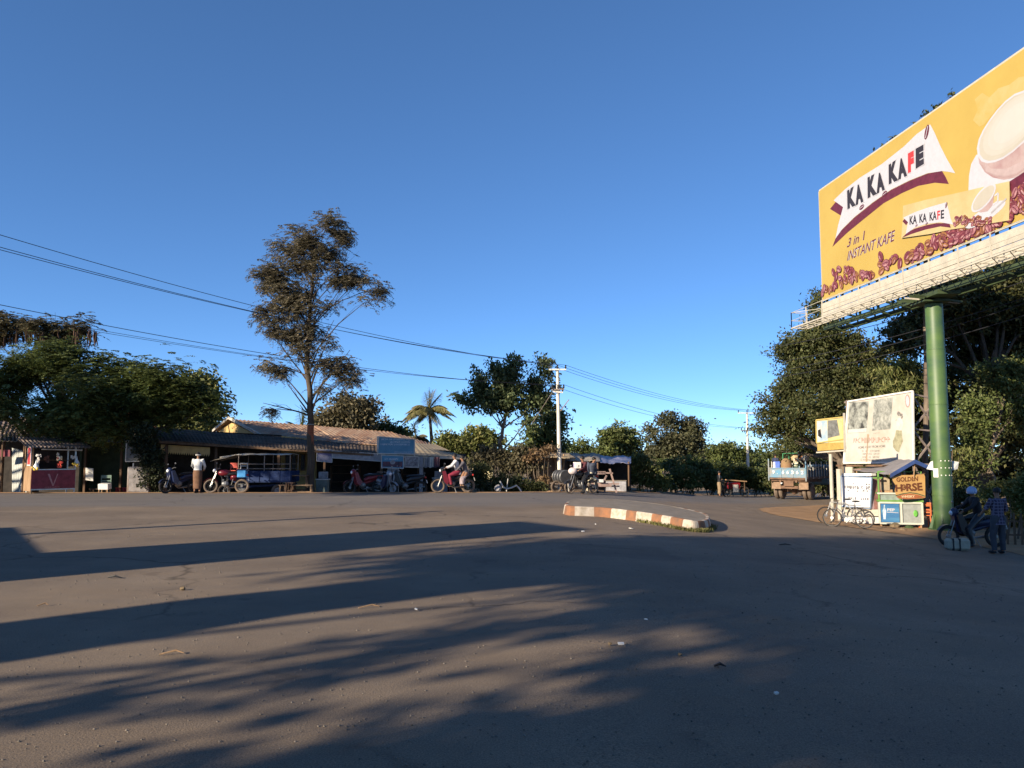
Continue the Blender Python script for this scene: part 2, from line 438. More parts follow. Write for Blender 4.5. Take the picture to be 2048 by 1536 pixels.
# sandy verge on the right, laid over the road edge
vpoly = [(10.7, 35.2), (11.3, 36.6), (12.6, 38.6), (14.4, 40.3), (17, 41.8), (22, 43), (60, 46), (60, 8), (13.5, 8), (12.9, 13), (12.8, 17), (12.9, 20), (13.0, 23), (12.3, 25.3), (11.4, 27.2), (10.7, 29.0), (10.2, 31.0), (10.3, 33.2)]
def in_poly(x, y, P):
    c = False
    for (x1, y1), (x2, y2) in zip(P, P[1:]+P[:1]):
        if (y1 > y) != (y2 > y) and x < (x2-x1)*(y-y1)/(y2-y1)+x1: c = not c
    return c
def fringe(P, n=6, amp=0.12, seed=1):
    rr = random.Random(seed); out = []
    for (x1, y1), (x2, y2) in zip(P, P[1:]+P[:1]):
        for k in range(n):
            t = k/n; out.append((x1+(x2-x1)*t+rr.uniform(-amp, amp), y1+(y2-y1)*t+rr.uniform(-amp, amp)))
    return out
vp = fringe(vpoly)
# fan of strips: rows of y, clipped to the polygon by walking x intervals
mb = MB(); yr = np.arange(8.2, 45.9, 0.35)
def xleft(y):
    xsn = []
    for (x1, y1), (x2, y2) in zip(vp, vp[1:]+vp[:1]):
        if (y1 > y) != (y2 > y): xsn.append((x2-x1)*(y-y1)/(y2-y1)+x1)
    return (min(xsn), max(xsn)) if xsn else None
rows = []
for y in yr:
    r_ = xleft(y)
    if not r_: continue
    a, b_ = r_; row = []
    for k in range(41):
        t = (k/40)**2; x = a+(b_-a)*t; row.append(Vector((x, y, gz(x, y)+0.02*ss(0, 0.12, t*10)+0.012)))
    rows.append(row)
mb.grid(rows, 0.0); o = mb.build('verge', M_SAND); tag(o, kind='structure')
# far shoulder: pale dust along the far road edge
mb = MB(); rows = []
for x in np.arange(-26, 40, 0.5):
    ye = road_far(x); w1 = 1.0+0.3*math.sin(x*1.7)+0.2*math.sin(x*4.1)
    rows.append([Vector((x, ye-0.25+0.12*math.sin(x*3.3), gz(x, ye)+0.008)), Vector((x, ye+0.05, gz(x, ye)+0.03)), Vector((x, ye+w1*0.5, gz(x, ye+w1*0.5)+0.02)), Vector((x, ye+w1, gz(x, ye+w1)))])
mb.grid(rows); o = mb.build('shoulder', M_SAND); tag(o, kind='structure')
# loose grit on the near asphalt: nobody could count it
rr = np.random.RandomState(21); n = 2600; gy = 3.6+13*rr.uniform(0, 1, n)**1.6; gx = rr.uniform(-.72, .62, n)*gy; s = rr.uniform(.002, .006, n)*(1+.06*gy); Vs = []; 
zz = np.array([gz(a, b) for a, b in zip(gx, gy)])+.001; base = np.array([[-1, -.8, 0], [1, -.9, 0], [.8, 1, 0], [-.9, .8, 0], [-.5, -.4, .9], [.6, -.5, .8], [.4, .6, 1.0], [-.5, .5, .8]]); fq = np.array([[4, 5, 6, 7], [0, 1, 5, 4], [1, 2, 6, 5], [2, 3, 7, 6], [3, 0, 4, 7]])
an = rr.uniform(0, 2*PI, n); jit = rr.uniform(.7, 1.4, (n, 8, 3)); P_ = base[None]*jit*s[:, None, None]; ca, sa = np.cos(an)[:, None], np.sin(an)[:, None]
V = np.stack([P_[:, :, 0]*ca-P_[:, :, 1]*sa+gx[:, None], P_[:, :, 0]*sa+P_[:, :, 1]*ca+gy[:, None], P_[:, :, 2]+zz[:, None]], 2).reshape(-1, 3); F = (fq[None]+np.arange(n)[:, None, None]*8).reshape(-1, 4)
tag(np_mesh('grit', V, F, mat('grit_stone', (.24, .20, .16), .9, scale=3, col2=(.09, .08, .07))), 'loose grit scattered over the near asphalt', 'grit', kind='stuff')
# ============================================================ traffic island
M_KW = mat('kerb_white', (0.50, 0.44, 0.37), 0.85, scale=7, col2=(0.34, 0.28, 0.21), bump=0.3)
M_KO = mat('kerb_orange', (0.28, 0.125, 0.06), 0.85, scale=5, col2=(0.17, 0.095, 0.06), bump=0.3)
M_CONC = mat('island_fill', (0.25, 0.21, 0.165), 0.9, scale=3, col2=(0.18, 0.15, 0.115), bump=0.4)
def island():
    pb = [on(1131, 1030), on(1200, 1034), on(1260, 1041), on(1320, 1051), on(1370, 1061), on(1400, 1064), on(1416, 1062), on(1424, 1056)]
    # bottom outline of the near kerb, then the far side back to the start
    far = [on(1418, 1046), on(1390, 1037), on(1340, 1026), on(1290, 1019), on(1240, 1014), on(1190, 1012), on(1150, 1013), on(1131, 1019)]
    root = thing('traffic_island', 'raised kerbed island with orange and white painted stripes in the junction', 'traffic island', pb[3])
    loop = pb+far; H = 0.245
    # resample whole loop
    pts = []; n = len(loop)
    for i in range(n):
        for k in range(6): 
            a, b, c, d = loop[(i-1) % n], loop[i], loop[(i+1) % n], loop[(i+2) % n]; t = k/6
            pts.append(0.5*((2*b)+(-a+c)*t+(2*a-5*b+4*c-d)*t*t+(-a+3*b-3*c+d)*t**3))
    cen = sum(pts, Vector())/len(pts); N = len(pts)
    L = 0; mb = MB()
    def nrm(i):
        t = pts[(i+1) % N]-pts[(i-1) % N]; return Vector((t.y, -t.x, 0)).normalized()
    out = []
    for i, p in enumerate(pts):
        nn = nrm(i); 
        if nn.dot(p-cen) < 0: nn = -nn
        z = gz(p.x, p.y)
        out.append([Vector((p.x, p.y, z-0.06))+nn*0.0, Vector((p.x, p.y, z+H*0.86))-nn*0.05, Vector((p.x, p.y, z+H))-nn*0.075, Vector((p.x, p.y, z+H))-nn*0.15, Vector((p.x, p.y, z+H-0.05))-nn*0.155])
    # stripe lengths 0.68 m
    for i in range(N):
        L += (pts[(i+1) % N]-pts[i]).length
        k = int(L/0.46) % 2
        a, b = out[i], out[(i+1) % N]; plain = i > 56 and i < N-5
        for j in range(4): mb.add([a[j], b[j], b[j+1], a[j+1]], [(0, 1, 2, 3)], M_CONC if plain or j == 3 else (M_KO if k == 0 else M_KW))
    mb.build('kerb', None, root, w=True, smooth=True)
    mb = MB(); ring = [o_[3]-Vector((0, 0, 0.004)) for o_ in out]; c = sum(ring, Vector())/N+Vector((0, 0, 0.03))
    mb.add(ring+[c], [(i, (i+1) % N, N) for i in range(N)]); mb.build('paving', M_CONC, root, w=True)
    return pts
isl = island()
# weeds and litter at its foot
def tuft_np(pts, n, h, spread, seed=0, wid=0.012):
    rr = np.random.RandomState(seed); P = np.array([list(p) for p in pts]); c = P[rr.randint(0, len(P), n)]+np.c_[rr.normal(0, spread, (n, 2)), np.zeros(n)]
    a = rr.uniform(0, 2*PI, n); d = np.c_[np.cos(a), np.sin(a), np.zeros(n)]; hh = h*rr.uniform(0.4, 1.2, n)[:, None]; w = wid*rr.uniform(0.6, 1.5, n)[:, None]
    side = np.c_[-np.sin(a), np.cos(a), np.zeros(n)]
    lean = d*hh*rr.uniform(0.1, 0.8, n)[:, None]; up = np.c_[np.zeros((n, 2)), hh]
    V = np.stack([c-side*w, c+side*w, c+lean*0.6+up*0.7+side*w*0.8, c+lean+up], 1).reshape(-1, 3)
    return V, np.arange(len(V)).reshape(-1, 4)
M_WEED = leafmat('weeds', (0.10, 0.11, 0.035), (0.16, 0.15, 0.05), (0.28, 0.22, 0.10))
near_side = [p for p in isl[14:44]]
V, F = tuft_np([Vector((p.x, p.y-0.04, gz(p.x, p.y))) for p in near_side], 1500, 0.09, 0.05, 5)
tag(np_mesh('weeds', V, F, M_WEED), 'low dry weeds sprouting at the foot of the striped kerb', 'weeds', kind='stuff')
# ============================================================ trees
M_BARK = mat('bark', (0.20, 0.155, 0.115), 0.95, scale=5, col2=(0.09, 0.07, 0.055), bump=0.8, bscale=18, stretch=(1, 1, 0.25), spec=0.1)
M_BARKD = mat('dark_bark', (0.10, 0.078, 0.058), 0.95, scale=5, col2=(0.05, 0.04, 0.032), bump=0.8, bscale=18, stretch=(1, 1, 0.25), spec=0.1)
LEAF = {
 'dark': leafmat('leaf_dark_green', (0.035, 0.048, 0.015), (0.085, 0.092, 0.03), (0.14, 0.13, 0.05)),
 'mid': leafmat('leaf_mid_green', (0.06, 0.082, 0.022), (0.12, 0.145, 0.042), (0.18, 0.185, 0.065)),
 'light': leafmat('leaf_light_green', (0.08, 0.10, 0.022), (0.16, 0.17, 0.05), (0.24, 0.22, 0.08)),
 'olive': leafmat('leaf_olive_brown', (0.07, 0.062, 0.032), (0.135, 0.115, 0.06), (0.21, 0.17, 0.10)),
 'brown': leafmat('leaf_dry_brown', (0.14, 0.085, 0.045), (0.22, 0.14, 0.07), (0.30, 0.20, 0.10)),
 'feather': leafmat('leaf_feathery', (0.055, 0.075, 0.02), (0.105, 0.13, 0.036), (0.17, 0.19, 0.06), trans=.35),
}
def rand_unit(rr, n):
    v = rr.normal(size=(n, 3)); return v/np.linalg.norm(v, axis=1)[:, None]
def leaf_quads(C, A, N, L, Wd):
    "C centres, A long axis, N rough normal -> rhombic leaves"
    S = np.cross(A, N); S /= (np.linalg.norm(S, axis=1)[:, None]+1e-9)
    L = L[:, None]; Wd = Wd[:, None]
    V = np.stack([C-A*L*0.5, C+S*Wd*0.5-A*L*0.05, C+A*L*0.5, C-S*Wd*0.5-A*L*0.05], 1)
    return V.reshape(-1, 3)
def crown_mesh(blobs, rr, leaf=0.2, n=10000, clump=0.45, kind='leaf', aspect=0.5, droop=0.2, shell=0.75, per=26, rough=1.55):
    """blobs: (centre, rx, ry, rz, weight). Leaves gathered in clumps spread through each blob, denser towards its outside."""
    w = np.array([b[4]*(b[1]*b[3])**1.0 for b in blobs], float); w /= w.sum()
    nc0 = max(len(blobs), n//per); nc = int(nc0*rough); which = rr.choice(len(blobs), nc, p=w)
    c0 = np.array([list(b[0]) for b in blobs])[which]; rad = np.array([[b[1], b[2], b[3]] for b in blobs])[which]
    u = rand_unit(rr, nc); r = rr.uniform(0, 1, nc)**(1/(1+3*shell)); lump = 1+0.22*rr.normal(size=nc)
    cc = c0+u*rad*(r*lump)[:, None]
    # lumpy growth: keep the clumps where a soft random field is high, so the crown gets gaps and ragged lobes
    wl = 2.6/max(0.35, float(np.median(rad[:, 0]))); K_ = rr.normal(size=(7, 3))*wl*2.0; ph = rr.uniform(0, 2*PI, 7)
    fld = sum(np.sin(cc @ K_[i]+ph[i]) for i in range(7)); keep = np.argsort(-fld)[:nc0]; keep.sort()
    cc, c0, rad, which, nc = cc[keep], c0[keep], rad[keep], which[keep], len(keep)
    cs = clump*rr.uniform(0.5, 1.35, nc)
    idx = np.repeat(np.arange(nc), per); m_ = len(idx)
    off = rr.normal(size=(m_, 3))*(cs[idx]*0.5)[:, None]; off[:, 2] *= 0.6
    C = cc[idx]+off
    out = (C-c0[idx])/rad[idx]; out /= (np.linalg.norm(out, axis=1)[:, None]+1e-6)
    if kind == 'leaf':
        A = rand_unit(rr, m_)*0.8+out*0.6; A[:, 2] -= droop; A /= np.linalg.norm(A, axis=1)[:, None]
        N = rand_unit(rr, m_)*0.8+np.array([0, 0, 0.7])
        V = leaf_quads(C, A, N, leaf*rr.uniform(0.6, 1.3, m_), leaf*aspect*rr.uniform(0.7, 1.2, m_))
    elif kind == 'hang':       # narrow drooping pinnae
        A = rand_unit(rr, m_)*0.55+out*0.25; A[:, 2] -= droop; A /= np.linalg.norm(A, axis=1)[:, None]
        N = rand_unit(rr, m_)
        V = leaf_quads(C, A, N, leaf*rr.uniform(0.6, 1.5, m_), leaf*aspect*rr.uniform(0.7, 1.3, m_))
    else:                      # feathery fronds: paired leaflets along an arching rib
        K = 7; nf = m_//(2*K); C = C[:nf]; out = out[:nf]
        a = rr.uniform(0, 2*PI, nf); A = np.c_[np.cos(a), np.sin(a), rr.uniform(-0.75, 0.35, nf)]+out*0.4; A[:, 2] *= 0.9
        A /= np.linalg.norm(A, axis=1)[:, None]; up = np.tile([0, 0, 1.0], (nf, 1)); S = np.cross(A, up); S /= (np.linalg.norm(S, axis=1)[:, None]+1e-9)
        Lf = leaf*2.6*rr.uniform(0.7, 1.3, nf); Vs = []
        for k in range(K):
            t = (k+0.6)/K; pos = C+A*(Lf*t)[:, None]; pos[:, 2] -= Lf*t*t*0.35
            ll = leaf*1.0*math.sin(PI*(0.15+0.8*t))
            for s_ in (-1, 1):
                ax = S*s_+A*0.35; ax[:, 2] -= 0.12; ax /= np.linalg.norm(ax, axis=1)[:, None]
                Vs.append(leaf_quads(pos+ax*ll*0.5, ax, up+rand_unit(rr, nf)*0.85, np.full(nf, ll), np.full(nf, leaf*0.36)))
        V = np.concatenate(Vs)
    return V, np.arange(len(V)).reshape(-1, 4), cc, which
def tree(name, label, Y, base, trunk, r0, blobs, leaf, n, mtl, clump=0.45, kind='leaf', aspect=0.5, droop=0.2, seed=1, bark=None, dpx=0.8, group=None, cat='tree', twigs=60, shell=0.75, per=26, world=False, rough=1.55):
    """base: (px, py) or point; trunk: list of (px,py[,dY]); blobs: (px,py,rx,ry[,dY[,weight]]) in photo pixels at distance Y"""
    rr = np.random.RandomState(seed); rnd = random.Random(seed); sc = Y/FPX
    if world: B = Vector(base); TP = [Vector(t) for t in trunk]; BL = blobs
    else:
        B = at(base[0], base[1], Y); B.z = gz(B.x, B.y)-0.05
        TP = [B]+[at(t[0], t[1], Y+(t[2] if len(t) > 2 else 0)) for t in trunk]
        BL = [(at(b[0], b[1], Y+(b[4] if len(b) > 4 else 0)), b[2]*sc, max(b[2], b[3])*sc*dpx, b[3]*sc, b[5] if len(b) > 5 else 1.0) for b in blobs]
    root = thing(name, label, cat, B, 0, group)
    V, F, cc, which = crown_mesh(BL, rr, leaf, n, clump, kind, aspect, droop, shell, per, rough)
    np_mesh('crown', V-np.array(list(B)), F, LEAF.get(mtl, MT.get(mtl)), root)
    mb = MB(); nT = len(TP)
    # resample trunk, gently wavy
    pts = []; rad = []
    for i in range(nT-1):
        for k in range(4):
            t = (i+k/4)/(nT-1); p = TP[i].lerp(TP[i+1], k/4); p = p+Vector((rnd.uniform(-1, 1), rnd.uniform(-1, 1), 0))*r0*0.18*(1 if i+k > 0 else 0)
            pts.append(p); rad.append(r0*(1-0.72*t)*(1.35 if i+k == 0 else 1))
    pts.append(TP[-1]); rad.append(r0*0.2)
    mb.tube(pts, rad, None, 9)
    for bi, b in enumerate(BL):
        c = Vector(b[0]); 
        # leave the trunk below the blob, as low as sensible
        best = min(range(len(pts)), key=lambda i: (pts[i]-c).length+(3.0*max(0, pts[i].z-c.z+0.3)))
        best = max(len(pts)//3, min(best, len(pts)-1)-rnd.randint(1, 5)); best = max(1, best)
        a = pts[best]; r_ = rad[best]*(0.55 if len(BL) < 24 else 0.34); mid = a.lerp(c, 0.5)+Vector((rnd.uniform(-.1, .1), rnd.uniform(-.1, .1), 0.12*(c-a).length*rnd.uniform(-0.4, 1.0)))
        path = [a, a.lerp(mid, 0.5)+Vector((0, 0, 0.03)), mid, mid.lerp(c, 0.5), c]
        mb.tube(path, [r_, r_*0.8, r_*0.62, r_*0.45, r_*0.25], None, 6)
        ids = [i for i in range(len(cc)) if which[i] == bi]; rnd.shuffle(ids)
        for i in ids[:max(3, int(twigs*b[4]*b[1]*b[3]/max(1e-6, sum(q[1]*q[3]*q[4] for q in BL))))]:
            e = Vector(cc[i]); s_ = path[rnd.choice((2, 3, 4))]; m2 = s_.lerp(e, 0.5)+Vector((rnd.uniform(-1, 1), rnd.uniform(-1, 1), rnd.uniform(-.3, 1)))*(e-s_).length*0.12
            q = max(0.008, r_*0.22); mb.tube([s_, m2, e], [q, q*0.7, q*0.35], None, 4)
    mb.build('trunk', bark or M_BARK, root, w=True, smooth=True)
    return root
LEAF['tall'] = leafmat('leaf_tall_tree', (0.085, 0.08, 0.05), (0.19, 0.165, 0.11), (0.36, 0.29, 0.21), trans=.4)
LEAF['farolive'] = leafmat('leaf_far_olive', (0.05, 0.055, 0.026), (0.10, 0.10, 0.048), (0.16, 0.14, 0.075))
LEAF['shade'] = leafmat('leaf_very_dark', (0.014, 0.02, 0.008), (0.032, 0.042, 0.014), (0.06, 0.065, 0.025))
LEAF['umb'] = leafmat('leaf_umbrella', (0.05, 0.075, 0.03), (0.12, 0.15, 0.06), (0.22, 0.24, 0.12), trans=.35)
# ---- the tall slender roadside tree
tree('tall_tree', 'tall slender tree with brown-tinged feathery crown in front of the long shop roof', 34.6, (622, 990),
     [(621, 900), (621, 850), (619, 780), (612, 725), (618, 640), (626, 560), (632, 500)], 0.17,
     [(628, 492, 56, 46, 0, 1.2), (592, 482, 36, 32), (668, 482, 44, 42, 0, 1.1), (690, 520, 30, 34), (600, 528, 50, 26), (655, 450, 34, 20, 0, .7), (570, 500, 18, 26, 0, .6),
      (550, 552, 38, 26), (526, 575, 14, 18, 0, .6), (556, 618, 42, 24), (522, 640, 24, 20), (546, 668, 44, 20), (590, 672, 34, 20), (578, 640, 30, 22),
      (716, 560, 36, 17), (750, 575, 16, 10, 0, .7), (735, 600, 24, 11), (700, 540, 30, 24), (630, 615, 30, 26, 0, .7), (668, 640, 20, 10, 0, .6), (640, 560, 40, 16, 0, .6),
      (616, 706, 32, 22), (600, 580, 34, 30, 0, .7), (655, 590, 26, 26, 0, .6), (640, 530, 50, 30), (585, 600, 40, 24, 0, .6), (570, 585, 30, 20, 0, .6), (625, 655, 34, 26, 0, .7), (600, 700, 20, 18), (635, 730, 18, 24, 0, .5), (690, 565, 30, 16, 0, .8), (662, 668, 12, 10, 0, .6), (650, 690, 14, 22, 0, .6), (672, 732, 28, 17), (692, 757, 19, 17), (645, 772, 14, 24, 0, .7), (700, 700, 7, 5, 0, .5),
      (526, 724, 22, 9, 0, .6), (560, 742, 20, 14, 0, .5), (575, 768, 10, 14, 0, .3), (552, 818, 32, 13, 0, .8), (526, 806, 16, 12, 0, .7), (600, 810, 18, 9, 0, .5)],
     0.135, 98000, 'tall', clump=0.5, kind='frond', seed=4, dpx=0.85, twigs=320, shell=0.3, rough=1.6, bark=M_BARKD, per=56)
# ---- flamboyant trees on the left
FL = 'feather'
tree('flamboyant_tree', 'broad spreading tree with layered feathery leaves above the red snack stall', 36.5, (62, 985), [(66, 900), (80, 862), (110, 820), (120, 770)], 0.26,
     [(-40, 760, 60, 42), (20, 790, 60, 36), (80, 748, 80, 34, 0, 1.2), (120, 715, 70, 22), (60, 715, 60, 16), (150, 780, 70, 34, -2, 1.2), (200, 740, 50, 24), (230, 790, 50, 30), (60, 822, 70, 22, -2), (140, 830, 60, 18, -2, .8), (-20, 820, 50, 26), (10, 700, 40, 12, 0, .6), (180, 800, 50, 30, 2), (110, 690, 50, 14, 0, .7), (220, 712, 30, 12, 0, .7)],
     0.2, 84000, FL, clump=1.0, kind='frond', seed=11, bark=M_BARKD, per=70, twigs=90, shell=0.8)
tree('flamboyant_tree', 'wide drooping feathery tree whose right limb reaches over the dark verandah roof', 35.6, (275, 985), [(275, 900), (278, 868), (262, 830), (270, 795)], 0.2,
     [(270, 770, 70, 32, 0, 1.2), (340, 770, 46, 18), (310, 795, 60, 26), (370, 797, 44, 18), (420, 816, 26, 12), (260, 820, 60, 26), (200, 830, 50, 22, -1), (230, 850, 44, 16, -1, .8), (290, 742, 46, 14), (150, 858, 26, 10, -1, .4), (330, 822, 50, 14, 0, .8)],
     0.2, 54000, FL, clump=1.0, kind='frond', seed=12, bark=M_BARKD, per=70, twigs=60, shell=0.7, group=None)
tree('podded_tree', 'flat topped tree with long brown hanging seed pods rising over the feathery canopy', 40, (120, 985), [(124, 800), (126, 720), (130, 680)], 0.22,
     [(20, 648, 40, 9, 0, .9), (80, 634, 42, 9, 0, .9), (60, 658, 60, 12), (140, 650, 36, 16), (165, 668, 30, 20), (200, 665, 16, 6, 0, .7), (-10, 668, 30, 10), (120, 680, 40, 22), (150, 640, 6, 6, 0, .6), (180, 650, 14, 6, 0, .6)],
     0.18, 26000, 'olive', clump=0.6, kind='frond', seed=13, bark=M_BARKD, per=56, twigs=60)
# pods as its own part of the podded tree
pt = [o for o in bpy.data.objects if o.name.startswith('podded_tree')][0]
rnd = random.Random(5); mb = MB()
for i in range(90):
    p = at(rnd.choice([rnd.uniform(5, 90), rnd.uniform(95, 195)]), rnd.uniform(655, 672), 40+rnd.uniform(-1.5, 1.5)); L = rnd.uniform(0.35, 0.8)
    mb.tube([p, p+Vector((rnd.uniform(-.06, .06), 0, -L*.5)), p+Vector((rnd.uniform(-.1, .1), 0, -L))], [0.02, 0.045, 0.015], None, 4)
tag(mb.build('pods', mat('pod', (0.09, 0.05, 0.032), 0.8), pt, w=True), kind='stuff')
# dark bushy growth by the notice board
tree('bushy_shrub', 'dark upright bush growing between the grey notice board and the verandah', 33.8, (292, 986), [(292, 940), (296, 900)], 0.07,
     [(290, 868, 26, 22), (296, 905, 20, 26), (305, 945, 18, 34), (280, 890, 18, 12)], 0.13, 6000, 'shade', clump=0.3, seed=14, cat='shrub', bark=M_BARKD)
# ---- behind the shops
tree('broadleaf_tree', 'light green large-leaved tree rising behind the yellow gable', 52, (370, 985), [(370, 900), (372, 840), (380, 800)], 0.2,
     [(385, 765, 24, 14), (420, 785, 28, 12), (350, 800, 40, 30), (400, 820, 50, 22), (330, 835, 36, 22), (440, 830, 22, 8), (432, 770, 22, 9), (448, 795, 14, 8), (410, 755, 16, 8), (380, 850, 60, 18), (340, 775, 22, 16, 0, .6)],
     0.36, 6000, 'light', clump=0.8, seed=21, droop=0.5, group='trees behind the shops')
tree('rounded_tree', 'rounded brownish green tree behind the rusty roof beside the tall tree', 54, (700, 985), [(700, 900), (702, 840)], 0.25,
     [(700, 828, 44, 28), (665, 838, 30, 22), (728, 812, 22, 18), (715, 845, 34, 18), (645, 850, 20, 14), (690, 800, 24, 10)],
     0.3, 9000, 'olive', clump=0.8, seed=22, group='trees behind the shops')
tree('rounded_tree', 'low loose green bush topping the roof between rounded tree and small palm', 56, (785, 985), [(785, 900), (784, 868)], 0.15,
     [(765, 855, 18, 10), (790, 862, 24, 10), (812, 866, 14, 8), (755, 866, 20, 10)], 0.26, 2600, 'mid', clump=0.6, seed=23, group='trees behind the shops')
# ---- middle tree and its neighbours
tree('umbrella_tree', 'dark many-limbed tree with ragged wide crown left of the white power pole', 41.5, (1008, 985),
     [(1002, 930), (1000, 885), (1012, 830), (1020, 780)], 0.15,
     [(1040, 735, 56, 24), (1075, 722, 30, 14), (985, 735, 34, 16), (1000, 765, 42, 24), (965, 770, 18, 26), (1060, 770, 52, 28, 0, 1.2), (1020, 800, 56, 28, 0, 1.2), (1085, 805, 32, 20), (960, 810, 28, 12), (930, 802, 16, 9), (915, 796, 7, 12, 0, .5), (975, 790, 36, 18), (1100, 745, 16, 7), (1118, 735, 8, 5, 0, .6), (1050, 845, 34, 14, 0, .7), (1098, 790, 16, 10), (1122, 750, 10, 6, 0, .5), (950, 740, 6, 10, 0, .4)],
     0.2, 15500, 'umb', clump=0.38, rough=2.4, seed=31, aspect=0.55, twigs=110, shell=0.6, bark=M_BARK)
tree('leafy_tree', 'leafy tree with yellowing branch tips just behind the white power pole', 46, (1098, 985), [(1095, 930), (1092, 880)], 0.14,
     [(1100, 835, 26, 12), (1085, 870, 34, 22), (1110, 885, 18, 24), (1120, 850, 14, 8), (1070, 895, 26, 16), (1124, 828, 8, 6)],
     0.26, 5000, 'mid', clump=0.6, seed=32, group=None, droop=0.4)
tree('bushy_tree', 'bushy light green tree filling the gap behind the end of the beige roof', 50, (905, 985), [(905, 930), (903, 890)], 0.16,
     [(893, 878, 20, 14), (910, 892, 34, 20), (940, 888, 24, 20), (960, 870, 22, 20), (925, 905, 30, 18), (968, 895, 24, 22), (985, 880, 20, 16)],
     0.26, 9000, 'light', clump=0.55, seed=33)
# dry brown vines and stems on the roadside fence
def shrub(name, label, Y, base, blobs, leaf, n, mtl, seed, cat='shrub', group=None, clump=0.3, bark=None, droop=0.2, r0=0.03, stems=7, **kw):
    sc = Y/FPX; rnd = random.Random(seed); rr = np.random.RandomState(seed)
    B = at(base[0], base[1], Y); B.z = gz(B.x, B.y)-0.03
    BL = [(at(b[0], b[1], Y+(b[4] if len(b) > 4 else 0)), b[2]*sc, max(b[2]*.7, b[3])*sc*0.7, b[3]*sc, b[5] if len(b) > 5 else 1.0) for b in blobs]
    root = thing(name, label, cat, B, 0, group); V, F, cc, wh = crown_mesh(BL, rr, leaf, n, clump, kw.get('kind', 'leaf'), kw.get('aspect', 0.5), droop, 0.4, 20)
    np_mesh('foliage', V-np.array(list(B)), F, LEAF.get(mtl, MT.get(mtl)), root); mb = MB()
    for i in range(stems):
        e = Vector(cc[rnd.randrange(len(cc))]); s_ = Vector((B.x+(e.x-B.x)*0.7+rnd.uniform(-.1, .1), B.y+rnd.uniform(-.2, .2), 0)); s_.z = gz(s_.x, s_.y)-0.03
        m2 = s_.lerp(e, .5)+Vector((rnd.uniform(-.12, .12), 0, .05)); mb.tube([s_, m2, e], [r0, r0*.7, r0*.3], None, 5)
    mb.build('stems', bark or M_BARK, root, w=True); return root
shrub('dry_shrub', 'dry brown brushwood with thin pale stems under the umbrella tree', 39.5, (985, 985),
      [(960, 925, 26, 18), (1000, 915, 30, 22), (1040, 912, 30, 24), (975, 905, 24, 14), (1060, 930, 26, 18), (1020, 935, 30, 14)], 0.17, 7000, 'olive', 41, droop=0.6, stems=34, r0=0.035)
shrub('dry_vine', 'brown withered creeper hanging over the thatch hut wall', 39.0, (1098, 985),
      [(1085, 905, 22, 9), (1070, 915, 18, 10), (1100, 898, 12, 7), (1090, 960, 12, 22, -.6, .5)], 0.16, 1500, 'brown', 42, droop=0.7, stems=10, cat='creeper', r0=0.02)
shrub('hedge', 'dark leafy hedge running right from the rider to the thatch hut', 37.6, (1000, 988),
      [(955, 958, 26, 24, 0, 1.2), (990, 965, 30, 20), (1030, 967, 30, 18), (1065, 974, 26, 12), (960, 935, 18, 10)], 0.12, 9000, 'dark', 43, cat='hedge', clump=0.25, stems=16)
# ---- right of the pole, to the far bend
tree('wispy_tree', 'small wispy far tree above the tarpaulin roof', 70, (1160, 985), [(1160, 920), (1162, 895)], 0.12,
     [(1160, 885, 22, 5, 0, .8), (1145, 895, 20, 7), (1175, 898, 18, 8), (1150, 905, 24, 8), (1195, 905, 12, 12)], 0.3, 1600, 'mid', clump=0.7, seed=51, group='trees along the far bend')
tree('round_tree', 'mid green tree with knobbly top left of the tallest dark far tree', 62, (1240, 985), [(1240, 920), (1240, 880)], 0.2,
     [(1235, 870, 30, 20), (1222, 885, 26, 22), (1258, 885, 24, 20), (1240, 905, 44, 20), (1262, 865, 10, 10, 0, .5), (1275, 880, 10, 8, 0, .5), (1210, 905, 20, 12)], 0.28, 9000, 'mid', clump=0.55, rough=1.9, seed=52, group='trees along the far bend')
tree('round_tree', 'tallest dark reddish green tree at the far bend', 60, (1345, 985), [(1345, 930), (1345, 880)], 0.25,
     [(1345, 845, 30, 22), (1325, 862, 32, 22), (1370, 860, 30, 22), (1345, 885, 50, 28, 0, 1.2), (1310, 900, 24, 20), (1385, 885, 18, 18), (1350, 915, 46, 20), (1300, 858, 10, 8, 0, .5), (1400, 862, 5, 5, 0, .4)], 0.26, 14000, 'farolive', clump=0.55, rough=1.9, seed=53, group='trees along the far bend')
tree('round_tree', 'broad green tree left of the thin far power pole', 68, (1450, 985), [(1450, 930), (1450, 905)], 0.2,
     [(1455, 900, 32, 14), (1430, 910, 26, 16), (1480, 912, 24, 18), (1455, 930, 56, 20), (1410, 920, 20, 14), (1500, 925, 22, 20)], 0.28, 10000, 'mid', clump=0.6, rough=1.8, seed=54, group='trees along the far bend')
tree('round_tree', 'low hazy green tree between far pole and blue truck', 75, (1525, 985), [(1525, 940), (1525, 915)], 0.2,
     [(1515, 915, 20, 14), (1540, 920, 24, 16), (1525, 940, 40, 22), (1500, 940, 24, 18), (1556, 940, 24, 24)], 0.34, 7000, 'mid', clump=0.8, seed=55, group='trees along the far bend')
shrub('bush', 'rounded light green bush beside the tarpaulin hut', 46.5, (1290, 985), [(1280, 925, 22, 18), (1270, 950, 22, 24), (1300, 950, 24, 24), (1320, 965, 18, 16)], 0.2, 6000, 'light', 56, group='bushes along the far road edge', cat='bush')
shrub('bush', 'dark sprawling bush with dead branches in the middle of the far roadside', 50, (1350, 985), [(1345, 930, 30, 18, 2), (1360, 955, 30, 22), (1335, 965, 22, 16), (1385, 960, 20, 22), (1380, 930, 20, 18, 2)], 0.2, 6000, 'mid', 57, group='bushes along the far road edge', cat='bush', stems=18)
